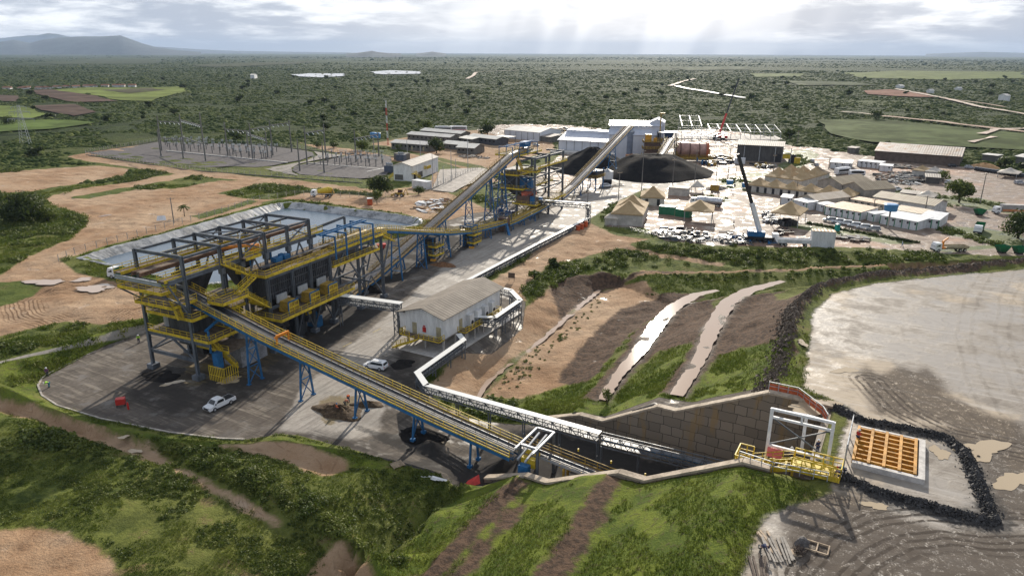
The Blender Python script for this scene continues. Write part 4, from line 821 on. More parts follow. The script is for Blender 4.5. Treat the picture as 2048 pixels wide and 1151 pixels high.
st_ = T.noise(T.vmul(oc, (1, 1, .18)), .55, 5., .6); T.put(pb.inputs['Base Color'], T.mix(T.math('MULTIPLY', T.ramp(st_, .52, .66), .6), bt.outputs[0], (.30, .19, .07))); pb.inputs['Roughness'].default_value = .75
T.put(pb.inputs['Normal'], T.bump(bt.outputs['Fac'], -.6, .12))
def wall(name, label, b0, b1, prof, capw):
    st = Site(name, label, 'retaining wall', -25, b0, 0.)
    m = st.m(); poly = [(a, z) for a, z in prof] + [(prof[-1][0], -5.), (prof[0][0], -5.)]; m.extr(poly, b0, b1); st.part('wall_face', m, BRK)
    m = st.m(); bm_ = (b0+b1)/2
    for (a, z), (c, w) in zip(prof[:-1], prof[1:]): m.beam((a, bm_, z+.12), (c, bm_, w+.12), capw, .3)
    st.part('coping', m, mat('stained_concrete', (.42, .345, .26), .8, 0, .35, .6)); return st
PW = [(-46.2,-1.7),(-40.2,.55),(-36.2,.55),(-27.6,5.35),(-24.8,5.35),(-12.2,11.5),(-4.0,11.5)]
PN = [(-46.2,-1.9),(-39.6,.55),(-36.4,.55),(-26.2,5.35),(-22.8,5.35),(-11.5,11.5),(-8.5,11.5)]
wall('retaining_wall', 'stepped panel retaining wall on the far side of the conveyor cut', 94.4, 95.2, PW, 1.1)
wall('retaining_wall', 'stepped retaining wall on the near side of the cut showing its pale top', 74.75, 75.6, PN, 1.1)
hw = Site('tunnel_portal', 'end wall of the cut with dark tunnel opening under the ore pad', 'tunnel portal', -4, 85, -3)
m = hw.m(); m.box(-4.9, 75.65, -4, -3.9, 77.4, 11.2); m.box(-4.9, 83.6, -4, -3.9, 94.35, 11.2); m.box(-4.9, 77.4, 2.6, -3.9, 83.6, 11.2); hw.part('end_wall', m, BRK)
m = hw.m(); m.box(-4.05, 77.4, -4, -3.95, 83.6, 2.6); hw.part('tunnel_opening', m, BLACKP)
# ---- white frame and yellow access platform over the tunnel mouth
WF = Site('service_gantry', 'white square steel frame standing on yellow walkway above the tunnel mouth', 'steel frame', -6, 79, 11.)
for a, b, z0 in ((-9.6, 79.2, 8.), (-3.0, 79.2, 11.), (-6.2, 83.5, 10.)):
    m = WF.m(); m.beam((a, b, z0), (a, b, 17 if b < 80 else 15), .36); WF.part('post', m, WHITEST)
m = WF.m(); m.beam((-9.6, 79.2, 16.9), (-3, 79.2, 16.9), .3); m.beam((-9.6, 79.2, 12.2), (-3, 79.2, 12.2), .28); m.beam((-9.6, 79.2, 15.9), (-3., 79.2, 15.9), .26); m.beam((-6.3, 79.2, 15.9), (-6.3, 79.2, 16.9), .24); m.beam((-9.6,79.2,16.9),(-6.2,83.5,15),.2); m.beam((-3,79.2,16.9),(-6.2,83.5,15),.2); WF.part('cross_beam', m, WHITEST)
m = WF.m(); m.beam((-9.5, 79.3, 12.3), (-3.1, 79.3, 15.8), .14); m.beam((-9.5, 79.3, 15.8), (-3.1, 79.3, 12.3), .14); WF.part('cross_brace', m, STEEL)
AP = Site('access_walkway', 'bright yellow stair and walkway with railings around the tunnel mouth', 'walkway', -7, 77, 11.)
m = AP.m(); m.box(-6.4, 75.9, 11.75, -1.4, 78.3, 11.95); AP.part('deck', m, YELLOW)
m = AP.m(); m.rail([(-6.4, 75.9, 11.95), (-1.4, 75.9, 11.95), (-1.4, 78.3, 11.95)], 1.25, .11, 1.1); m.rail([(-6.4, 78.3, 11.95), (-1.4, 78.3, 11.95)], 1.25, .11, 1.1); m.beam((-6.4, 75.85, 11.8), (-1.4, 75.85, 11.8), .1, .5); AP.part('railing', m, YELLOW)
m = AP.m(); stair(m, (-11., 77.1, 10.2), (-6.5, 77.1, 11.9), 2.0, (0, 1)); m.beam((-11, 76.0, 10.0), (-6.5, 76.0, 11.7), .14, .6); m.beam((-11, 78.2, 10.0), (-6.5, 78.2, 11.7), .14, .6); AP.part('stair', m, YELLOW)
m = AP.m(); m.box(-12.6, 76.0, 9.9, -11., 79, 10.1); m.rail([(-11, 79, 10.1), (-12.6, 79, 10.1), (-12.6, 76.0, 10.1), (-11, 76.0, 10.1)], 1.5, .12, .7); AP.part('landing', m, YELLOW)
m = AP.m()
for a in (-12.2, -9, -6.4, -1.8): m.beam((a, 77.8, 2), (a, 77.8, 11.3 if a > -8 else 9.4), .25)
AP.part('support_post', m, YELLOW)
tag(obj('danger_board', (lambda m: m.cbox((0, 0, 0), (1.7, .12, 1.1)))(M()), mat('pink_red_paint', (.70, .16, .15), .5, 0, .2, 1.)), 'faded red board hung on the yellow railing', 'sign board')
bx = bpy.data.objects['danger_board']; bx.location = (*S2W(-8.6, 78.2), 11.9); bx.rotation_euler = (R(-12), 0, TH)
HR = Site('handrail_fence', 'grey steel handrail along the near edge of the access walkway', 'railing', -8, 75, 11.4)
m = HR.m(); m.rail([(-12, 75.3, 11.5), (-8.2, 74.8, 11.5), (-2.6, 75.6, 11.5)], 1.15, .09, 1.5, False); HR.part('rail', m, GALV)
OB = Site('safety_barrier', 'orange mesh safety barrier along the top of the far retaining wall', 'barrier', -9, 95, 11.5)
pts = [(-12.4, 95.6, 11.5), (-8.6, 95.6, 11.5), (-5., 91.5, 11.5), (-4.2, 89.5, 11.5)]
m = OB.m(); m.rail(pts, 1.3, .1, 1.5, False); OB.part('rail', m, GALV)
m = OB.m()
for p_, q_ in zip(pts[:-1], pts[1:]): m.beam((p_[0], p_[1], 12.1), (q_[0], q_[1], 12.1), .04, .95)
OB.part('mesh_panel', m, mat('orange_mesh', (.50, .11, .04), .8, 0, .4, 2.))
# ---- grizzly over the feed bin
GZ = Site('grizzly', 'orange steel bar grid in a pale concrete kerb set in the ore pad', 'grizzly screen', 3, 85, 11.4)
m = GZ.m(); m.box(-.6, 80.3, 11.2, 6.7, 80.85, 12.05); m.box(-.6, 89.6, 11.2, 6.7, 90.0, 12.05); m.box(6.05, 80.85, 11.2, 6.7, 89.6, 12.05); GZ.part('kerb', m, CONCL)
m = GZ.m(); m.box(-.6, 80.9, 11.44, 5.9, 89.6, 11.5); GZ.part('pit_sheet', m, mat('pit_shade', (.05, .03, .02), .9))  # dark sheet for the missing depth, shade put into its colour
ORS = mat('rusty_orange_steel', (.56, .27, .035), .6, 0, .4, 1.2)
for a in (-.5, 1.05, 2.6, 4.15, 5.7): m = GZ.m(); m.box(a-.16, 80.9, 11.6, a+.16, 89.6, 12.2); GZ.part('bar', m, ORS)
for k in range(8): b = 81.5+k*1.1; m = GZ.m(); m.box(-.5, b-.13, 11.6, 5.7, b+.13, 12.1); GZ.part('bar', m, ORS)
SP = Site('screen_post', 'slim grey post screen standing between the yellow walkway and the orange grid', 'post screen', -1.2, 82, 11.4)
for b in (79.4, 82, 84.6, 87.2): m = SP.m(); m.beam((-1.3, b, 11.2), (-1.3, b, 14.6), .14); SP.part('post', m, GALV)
m = SP.m(); m.beam((-1.3, 79.4, 14.5), (-1.3, 87.2, 14.5), .1); m.beam((-1.3, 79.4, 13), (-1.3, 87.2, 13), .08); SP.part('rail', m, GALV)
# rubble ridges round the grizzly
def rocks(name, label, path, n, w, r0, r1, zf, kind='stuff', material=None, hgt_=.9):
    m = M(); L_ = [math.dist(p, q) for p, q in zip(path[:-1], path[1:])]; tot = sum(L_)
    for _ in range(n):
        t = random.random()*tot; i = 0
        while t > L_[i]: t -= L_[i]; i += 1
        p, q = path[i], path[i+1]; u = t/L_[i]; g = random.gauss(0, .42)
        nx, ny = -(q[1]-p[1])/L_[i], (q[0]-p[0])/L_[i]; a = p[0]+(q[0]-p[0])*u+nx*g*w; b = p[1]+(q[1]-p[1])*u+ny*g*w
        x, y = S2W(a, b); r = random.uniform(r0, r1)*(1 if random.random() < .93 else 1.8); z = zf(a, b)+max(0, (1-abs(g)*1.2))*hgt_*random.random()
        vs = []; ph = random.random()*6
        for k in range(5): t_ = ph+k*1.2566; vs.append((x+math.cos(t_)*r*random.uniform(.7, 1.2), y+math.sin(t_)*r*random.uniform(.7, 1.2), z-.1))
        vs.append((x+random.uniform(-.6, .6)*r, y+random.uniform(-.6, .6)*r, z+r*random.uniform(.35, .75))); vs.append((x+random.uniform(-.5, .5)*r, y+random.uniform(-.5, .5)*r, z+r*random.uniform(.3, .7)))
        m.add(vs, [(0,1,5),(1,2,6),(1,6,5),(2,3,6),(3,4,5),(3,5,6),(4,0,5)])
    return tag(obj(name, m, material or ROCK), label, None, None, kind)
rocks('rubble_ridge', 'black rubble ridge thrown up around the orange grid', [(-4,95),(0,92.4),(4,92.9),(8.8,93.2),(10.8,90.4),(11.7,84.5),(12.9,76.2),(9,75.9),(5.5,76.2),(2.1,76.2),(-1.2,77.6)], 4600, 1.15, .07, .24, gz, hgt_=.6)
rocks('rubble_ridge', 'dark rubble along the curved edge of the ore pad', off(PADE, 1.2)[4:13], 6000, 2.4, .10, .34, gz, hgt_=.5, material=mat('brown_rock', (.12, .092, .068), .85, 0, .5, .8, bump=.05))
# ---- pipe and cable racks with pale covers
def rack(name, label, nodes, w=.9, h=1.5, zb=None, step=5.5, cover=True, towers=()):
    st = Site(name, label, 'pipe rack', nodes[0][0], nodes[0][1], 0.); mc = st.m(); mt = st.m(); up = Vector((0, 0, 1)); pp = st.m()
    for p, q in zip(nodes[:-1], nodes[1:]):
        p, q = Vector(p), Vector(q); d = q-p; d.z = 0; d.normalize(); l = Vector((-d.y, d.x, 0))*w/2; n = max(1, round((q-p).length/1.5))
        if cover: mc.beam(p+up*.08, q+up*.08+d*w*.4, w*1.25, .08)
        for s_ in (-1, 1):
            mt.beam(p+l*s_, q+l*s_, .12); mt.beam(p+l*s_-up*h, q+l*s_-up*h, .14)
            for j in range(n):
                e, g = p.lerp(q, j/n), p.lerp(q, (j+1)/n); mt.beam(e+l*s_, e+l*s_-up*h, .09); mt.beam(e+l*s_-up*(h if j % 2 else 0), g+l*s_-up*(0 if j % 2 else h), .09)
        for k in (.35, .8): mt.beam(p-up*h*k, q-up*h*k, w*.9, .05)
        pp.cyl(p-up*h*.55+l*.3, q-up*h*.55+l*.3, .12, 8)
        n2_ = max(1, round((q-p).length/step))
        for j in range(n2_+1):
            e = p.lerp(q, j/n2_); zg = zs(e.x, e.y) if zb is None else zb
            if e.z-h-zg > .4 and not any(abs(j/n2_-t) < .01 for t in ()): 
                m = st.m(); m.beam((e.x+l.x*.7, e.y+l.y*.7, zg-.2), (e.x+l.x*.7, e.y+l.y*.7, e.z-h), .15); m.beam((e.x-l.x*.7, e.y-l.y*.7, zg-.2), (e.x-l.x*.7, e.y-l.y*.7, e.z-h), .15); m.beam((e.x+l.x*.7, e.y+l.y*.7, (zg+e.z-h)/2), (e.x-l.x*.7, e.y-l.y*.7, (zg+e.z-h)/2), .1); st.part('support_leg', m, STEEL)
    if cover: st.part('cover_sheet', mc, mat('pale_cover_sheet', (.72, .72, .69), .38, .0, .12, 1.))
    st.part('truss', mt, STEEL); st.part('pipe', pp, BLUE if 'blue' in label else GALV); return st
rack('pipe_rack', 'long low pipe rack with pale cover turning around the brown cut bank into the tunnel', [(-72.6,108.4,3.3),(-70.2,106.4,3.2),(-69.4,90.5,3.),(-65.3,87.3,3.),(-34,87.0,3.0)], step=6)
rack('pipe_rack', 'uncovered blue pipe rack along the foot of the far retaining wall', [(-33.4,87.,3.),(-5.2,88.8,2.8)], cover=False, h=1.9, step=6)
rack('pipe_rack', 'covered pipe rack looping behind the white electrical building', [(-80.5,131.5,4.2),(-79,135.8,4.),(-76,135.4,4.),(-70.8,130.4,4.),(-70.1,118.4,4.),(-73.8,116.6,4.)], step=4.5)
rack('pipe_rack', 'straight pipe rack with white cover beside the concrete road', [(-91.9,141.5,2.1),(-93.2,182,2.1),(-94,221.5,2.1)], step=6)
def bridge(name, label, p, q, zt, legs, drop=None):
    st = rack(name, label, [p, q], w=1.3, h=1.7, step=200)
    for (a, b) in legs:
        m = st.m()
        for da in (-.6, .6):
            for db in (-.6, .6): m.beam((a+da, b+db, -.1), (a+da, b+db, zt), .16)
        n = int(zt/1.2)
        for k in range(n):
            z0, z1 = zt*k/n, zt*(k+1)/n
            for (u, v) in (((-.6,-.6),(.6,-.6)), ((.6,-.6),(.6,.6)), ((.6,.6),(-.6,.6)), ((-.6,.6),(-.6,-.6))): m.beam((a+u[0], b+u[1], z0), (a+v[0], b+v[1], z1), .09); m.beam((a+u[0], b+u[1], z1), (a+v[0], b+v[1], z1), .09)
        st.part('lattice_tower', m, STEEL)
    return st
bridge('pipe_bridge', 'pipe bridge with white cover crossing from the bin building to the electrical building', (-101.6,106.6,7.), (-87.4,108.9,7.), 6.9, [(-87.9,108.8)])
m = M(); st = rack('pipe_rack', 'short covered pipe branch between lattice tower and the electrical building wall', [(-87.2,108.8,4.6),(-83.6,109.,4.6)], step=200)
bridge('pipe_bridge', 'pipe bridge with white cover crossing the road by the crusher tower', (-111.5,218.6,7.2), (-94,221.6,7.2), 7.1, [(-94,221.6)])
# ---- electrical building on stilts
EB = Site('electrical_building', 'white electrical building on stilts with brown gabled roof beside the road', 'building', -79, 116, 0.)
A0, A1, B0, B1_ = -83.4, -74.3, 105.6, 127.4
m = EB.m(); m.extr([(A0, 2.7), (A1, 2.7), (A1, 7.2), ((A0+A1)/2, 8.5), (A0, 7.2)], B0, B1_); EB.part('wall', m, WPLAST)
m = EB.m(); am = (A0+A1)/2; sl = 1.3/((A1-A0)/2); ov = .75
for sgn, ae in ((-1, A0-ov), (1, A1+ov)):
    ze = 7.25-ov*sl; m.add([(am, B0-.8, 8.6), (ae, B0-.8, ze), (ae, B1_+.8, ze), (am, B1_+.8, 8.6), (am, B0-.8, 8.72), (ae, B0-.8, ze+.12), (ae, B1_+.8, ze+.12), (am, B1_+.8, 8.72)], [(0,1,2,3),(7,6,5,4),(1,5,6,2),(0,4,5,1),(3,2,6,7)])
EB.part('roof', m, ribbed('brown_roof_sheet', (.225, .19, .15), (.145, .12, .093), 'Y', .9, .8, depth=.025))
m = EB.m(); m.box(A0-1.9, B0+.6, 3.2, A0, B0+7, 6.4); EB.part('side_annex', m, WPLAST)
m = EB.m(); m.add([(A0-2.3, B0, 6.55), (A0+.2, B0, 7.1), (A0+.2, B0+8, 7.1), (A0-2.3, B0+8, 6.55), (A0-2.3, B0, 6.43), (A0+.2, B0, 6.98), (A0+.2, B0+8, 6.98), (A0-2.3, B0+8, 6.43)], [(0,1,2,3),(7,6,5,4),(0,3,7,4),(1,0,4,5)]); EB.part('annex_roof', m, MATS['brown_roof_sheet'])
m = EB.m(); m.box(A0+.1, B0+.1, 2.45, A1-.1, B1_-.1, 2.7); EB.part('floor_slab', m, CONC)
for k in range(6):
    for a in (A0+.2, am, A1-.2): b = B0+.3+k*4.24; m = EB.m(); m.box(a-.18, b-.18, -.1, a+.18, b+.18, 2.5); EB.part('stilt', m, CONCL)
BEIGE = mat('beige_door', (.40, .35, .22), .6)
for a in (-81.2, -75.4): m = EB.m(); m.box(a-.55, B0-.06, 2.75, a+.55, B0+.02, 5.1); EB.part('door', m, BEIGE)
m = EB.m(); m.box(A1-.02, B0+5.6, 2.75, A1+.06, B0+6.7, 5.1); EB.part('door', m, BEIGE)
m = EB.m(); m.box(-79.2, B0-.12, 3.5, -78.4, B0, 4.5); m.box(-79.05, B0-.1, 4.6, -78.85, B0-.02, 4.9); m.box(-78.75, B0-.1, 4.6, -78.55, B0-.02, 4.9); EB.part('fire_hose_box', m, RED)
for k in range(4): b = B0+9+k*2.9; m = EB.m(); m.box(A1+.02, b-.75, 2.9, A1+1., b+.75, 5.3); x = EB.part('air_conditioner', m, WPLAST); m = EB.m(); m.cyl((A1+1., b, 3.6), (A1+1.04, b, 3.6), .45, 14); EB.part('fan_grille', m, BLACKP, x)
m = EB.m(); m.box(A1+.02, B0+5, 2.55, A1+1.9, B1_-2.5, 2.7); bal = EB.part('balcony', m, GRATE)
m = EB.m(); m.rail([(A1+.05, B0+5, 2.7), (A1+1.9, B0+5, 2.7), (A1+1.9, B1_-2.5, 2.7), (A1+.05, B1_-2.5, 2.7)], 1.1, .09, 1.3); EB.part('railing', m, YELLOW, bal)
m = EB.m()
for k in range(5): b = B0+5.3+k*3.4; m.beam((A1+1.75, b, -.6), (A1+1.75, b, 2.5), .18)
EB.part('balcony_post', m, CONCL, bal)
m = EB.m(); m.box(A0-.2, B0-1.8, 2.55, A1+.2, B0, 2.7); ld = EB.part('landing', m, GRATE)
m = EB.m(); m.rail([(A0-.2, B0, 2.7), (A0-.2, B0-1.8, 2.7), (A0+2.2, B0-1.8, 2.7)], 1.1, .09, 1.1); m.rail([(A0+4.5, B0-1.8, 2.7), (A1+.2, B0-1.8, 2.7), (A1+.2, B0, 2.7)], 1.1, .09, 1.1); EB.part('railing', m, YELLOW, ld)
m = EB.m(); stair(m, (A0+4.4, B0-2.5, 2.6), (A0-1.2, B0-2.5, 0.1), 1.3, (0, 1)); EB.part('stair', m, YELLOW)
m = EB.m(); m.box(A0-.2, B0-3, -.15, A1+2.4, B1_+6, .03); EB.part('ground_slab', m, CONCL)
# ---- crusher tower
TW = Site('crusher_tower', 'tall grey steel crusher tower with yellow decks and red drum beside the road', 'industrial tower', -120, 226, 0.)
TA, TB = (-130., -125.2, -119.2, -112.2), (216.5, 227.5, 239.)
for a in TA:
    for b in TB:
        zt = 22. if a > -113 else (20. if a > -120 else 17.4)
        m = TW.m(); m.hbeam((a, b, 0), (a, b, zt), .6, .6, .12); TW.part('column', m, STEEL)
for z in (5.5, 10.5, 15.2):
    m = TW.m()
    for b in TB: m.hbeam((TA[0], b, z), (TA[3], b, z), .3, .5, .08)
    for a in TA: m.hbeam((a, TB[0], z), (a, TB[2], z), .3, .5, .08)
    TW.part('floor_frame', m, STEEL)
m = TW.m()
for b in TB: m.hbeam((TA[2], b, 21.8), (TA[3], b, 21.8), .4, .6, .1)
m.hbeam((TA[3], TB[0], 21.5), (TA[3], TB[2], 21.5), .4, .6, .1); m.hbeam((TA[2], TB[0], 20), (TA[2], TB[2], 20), .4, .6, .1); TW.part('roof_beam', m, STEEL)
m = TW.m()
for a0, a1 in zip(TA[:-1], TA[1:]):
    for z0, z1 in ((0, 5.5), (5.5, 10.5), (10.5, 15.2)): m.beam((a0, TB[0], z0), (a1, TB[0], z1), .2); m.beam((a1, TB[0], z0), (a0, TB[0], z1), .2); m.beam((a0, TB[2], z0), (a1, TB[2], z1), .2)
for b0, b1 in zip(TB[:-1], TB[1:]):
    for z0, z1 in ((0, 5.5), (10.5, 15.2)): m.beam((TA[0], b0, z0), (TA[0], b1, z1), .2); m.beam((TA[3], b1, z0), (TA[3], (b0+b1)/2, z1), .18)
TW.part('cross_brace', m, STEEL)
deck(TW, 'deck', TA[2]-1, TB[0]-1.6, TA[3]+1.4, TB[2], 5.9, 'sen'); deck(TW, 'deck', TA[1], TB[0]-1.2, TA[2]+3, TB[2], 10.9, 'sen'); deck(TW, 'deck', TA[0]-.6, TB[0]-1, TA[2]+1, TB[1], 15.6, 'sew'); deck(TW, 'deck', TA[2]+.6, TB[0]-1, TA[3]+1.2, TB[0]+2, 17.4, 'sen'); deck(TW, 'deck', TA[3]-.4, TB[0], TA[3]+1.2, TB[2]+1, 18.6, 'en'); deck(TW, 'deck', TA[1]-1, TB[0]-3, TA[2]+2, TB[1]+4, 22.6, 'sew')
m = TW.m(); m.box(TA[1]+.4, TB[0]+.6, 10.9, TA[2]-.4, TB[1]-1, 17.); m.add([(TA[1]+.4,TB[0]+.6,10.9),(TA[2]-.4,TB[0]+.6,10.9),(TA[2]-.4,TB[1]-1,10.9),(TA[1]+.4,TB[1]-1,10.9),(-123,221,7.5),(-121.6,221,7.5),(-121.6,223,7.5),(-123,223,7.5)], [(1,0,4,5),(2,1,5,6),(3,2,6,7),(0,3,7,4),(7,6,5,4)]); TW.part('storage_bin', m, DARKC)
m = TW.m(); m.box(-118.6, 217.4, 11., -116.6, 219.6, 14.6); TW.part('equipment_cabinet', m, BLUE)
m = TW.m(); m.box(-116, 218, 11., -114.4, 219.8, 13.8); m.cyl((-115.2, 219, 13.8), (-115.2, 219, 14.6), .6, 10); TW.part('equipment_cabinet', m, BLUE)
m = TW.m(); m.cyl((-117.6, 217.2, 8.6), (-113, 219.4, 9.8), 1.15, 16); m.cyl((-116, 217.9, 9.), (-115.6, 218.1, 9.1), 1.45, 16); TW.part('mill_drum', m, mat('salmon_paint', (.62, .16, .09), .5, 0, .3, 1.))
m = TW.m(); m.box(-119, 216, 6, -114, 220.5, 8.4); TW.part('mill_base', m, mat('brown_machine', (.16, .10, .075), .7, 0, .3, 1.))
m = TW.m(); m.cyl((-112.9, 216.4, 6), (-112.9, 216.4, 8.6), .95, 14); m.cyl((-111.4, 219.6, 6), (-111.4, 219.6, 8.), .8, 14); TW.part('hydraulic_tank', m, BLUE)
m = TW.m(); stair(m, (-118.9, 215.2, 22.4), (-116.4, 215.2, 17.6), 1.1, (0, 1)); TW.part('stair', m, YELLOW)
m = TW.m()
for b in (209, 214, 220, 227): m.beam((-122, b, 22), (-122, b, 26.), .2); m.beam((-116.8, b, 22), (-116.8, b, 26.), .2); m.beam((-122.1, b, 26), (-116.7, b, 26), .24)
m.beam((-120, 208, 26.2), (-120, 229, 26.2), .2); m.beam((-119, 208, 26.2), (-119, 229, 26.2), .2); TW.part('gantry_frame', m, BLUE)
m = TW.m(); m.box(-120.8, 221, 24.6, -118.4, 225, 26.4); TW.part('belt_drive', m, BLUE)
m = TW.m(); m.cyl((-125, 215.4, 0), (-125, 215.4, 3.4), 1.0, 14); m.box(-123, 214.6, 0, -120, 217, 2.8); TW.part('pump_set', m, mat('navy_paint', (.03, .06, .16), .5))
# ---- small conveyor transfer units standing under the overland conveyor
for (px, py, lab) in ((862,522,'blue and yellow bucket feeder unit nearer the bin building under the overland conveyor'), (938,497,'blue and yellow bucket feeder unit nearer the crusher tower under the overland conveyor')):
    a, b = S(px, py); u = Site('feeder_unit', lab, 'feeder', a, b, 0., 'feeder units under the overland conveyor')
    m = u.m()
    for da in (-2, 2):
        for db in (-1.6, 1.6): m.beam((a+da, b+db, 0), (a+da, b+db, 7.2), .28)
    for z in (2.6, 5., 7.2): m.beam((a-2, b-1.6, z), (a+2, b-1.6, z), .22); m.beam((a+2, b-1.6, z), (a+2, b+1.6, z), .22); m.beam((a-2, b+1.6, z), (a+2, b+1.6, z), .22)
    u.part('frame', m, BLUE)
    m = u.m(); m.box(a-1.4, b-1.2, .4, a+1, b+1.2, 6.8); u.part('casing', m, DARKC)
    for z in (2.7, 5.1): deck(u, 'deck', a+.9, b-2.4, a+3.4, b+1.6, z, 'se', .12)
    m = u.m(); m.cyl((a+1.6, b-2.2, .8), (a+2.9, b-1.9, .8), .7, 12); m.box(a+1.4, b-2.6, 0, a+3.2, b-1.4, .4); u.part('motor', m, mat('orange_yellow_paint', (.68, .33, .03), .5))
tf = Site('transfer_chute', 'dark transfer chute with blue spout between the two overland conveyors', 'transfer chute', -111.2, 193.2, 0.)
m = tf.m(); m.box(-112.6, 192.2, 1.6, -109.8, 194.8, 5.8); tf.part('chute_body', m, mat('brown_machine', (.16, .10, .075), .7, 0, .3, 1.))
m = tf.m(); m.beam((-109.8, 192.6, 4.2), (-107.6, 190.6, .8), .7, .9); tf.part('spout', m, BLUE)
m = tf.m()
for da in (-1.8, 1.8):
    for db in (-2, 2): m.beam((-111.2+da, 193.2+db, 0), (-111.2+da, 193.2+db, 7), .25)
m.beam((-113, 191.2, 7), (-109.4, 191.2, 7), .25); m.beam((-113, 195.2, 7), (-109.4, 195.2, 7), .25); m.beam((-113, 191.2, 7), (-113, 195.2, 7), .25); m.beam((-109.4, 191.2, 7), (-109.4, 195.2, 7), .25); tf.part('frame', m, STEEL)

# kerb round the yard and worn paint on the road
m = M(); kp = [S(*p) for p in ((290,663),(180,707),(100,746),(84,757),(76,771),(84,791),(115,811),(200,837),(340,865),(440,877),(490,879))]
for p_, q_ in zip(kp[:-1], kp[1:]):
    n = max(1, int(math.dist(p_, q_)/1.5))
    for i in range(n):
        a0_, b0_ = p_[0]+(q_[0]-p_[0])*i/n, p_[1]+(q_[1]-p_[1])*i/n; a1_, b1_ = p_[0]+(q_[0]-p_[0])*(i+1)/n, p_[1]+(q_[1]-p_[1])*(i+1)/n
        m.beam((*S2W(a0_, b0_), .08), (*S2W(a1_, b1_), .08), .28, .24)
tag(obj('kerb', m, mat('worn_kerb', (.42, .38, .33), .85, 0, .4, .8)), kind='structure')
m = M()
for k in range(11):
    b = 98+k*9; a = -93.5+.02*(b-98)
    if k not in (3, 7): x = [S2W(a-.11, b), S2W(a+.11, b), S2W(a+.11, b+2.6), S2W(a-.11, b+2.6)]; m.add([(p[0], p[1], .012) for p in x], [(0,1,2,3)])
tag(obj('road_marking', m, mat('worn_yellow_marking', (.42, .33, .12), .8, 0, .5, 3.)), kind='structure')
# ================================================================ buildings beyond the plant
def frame_of(p0, p1, z=None):
    a = Vector(GT(*p0)); b = Vector(GT(*p1)); 
    if z is not None: a = Vector((*G(*p0, z), z)); b = Vector((*G(*p1, z), z))
    d = b-a; return a, math.atan2(d.y, d.x), math.hypot(d.x, d.y)
def depth_to(p0, p1, p2):
    a, rz, w = frame_of(p0, p1); c = Vector(GT(*p2)); d = c-a; return -d.x*math.sin(rz)+d.y*math.cos(rz)
GREYW = mat('grey_block_wall', (.15, .145, .13), .8, 0, .25, .6, streak=True)
ROOFW = ribbed('pale_roof_sheet', (.62, .60, .55), (.50, .48, .43), 'X', 1.0, .5)
ROOFG = ribbed('grey_roof_sheet', (.33, .30, .26), (.24, .215, .185), 'X', 1.0, .7)
ROOFT = ribbed('tan_roof_sheet', (.36, .29, .19), (.28, .22, .14), 'Y', 1.0, .6)
ROOFR = ribbed('rusted_roof_sheet', (.50, .45, .39), (.40, .33, .26), 'X', 1.2, .55, rust=(.36, .19, .08))
ROOFO = ribbed('rusty_orange_roof_sheet', (.46, .32, .19), (.38, .23, .12), 'X', 1.0, .6, rust=(.48, .40, .32))
CANVAS = mat('sandy_canvas', (.42, .30, .155), .75, 0, .22, .5, col2=(.34, .235, .12))
CANVG = mat('pale_canvas', (.52, .47, .40), .75, 0, .2, .5)
WBOX = mat('white_container_paint', (.66, .67, .68), .5, 0, .2, .7, streak=True)
DARKSH = mat('dark_shed_sheet', (.09, .085, .08), .7, 0, .3, .5, streak=True)
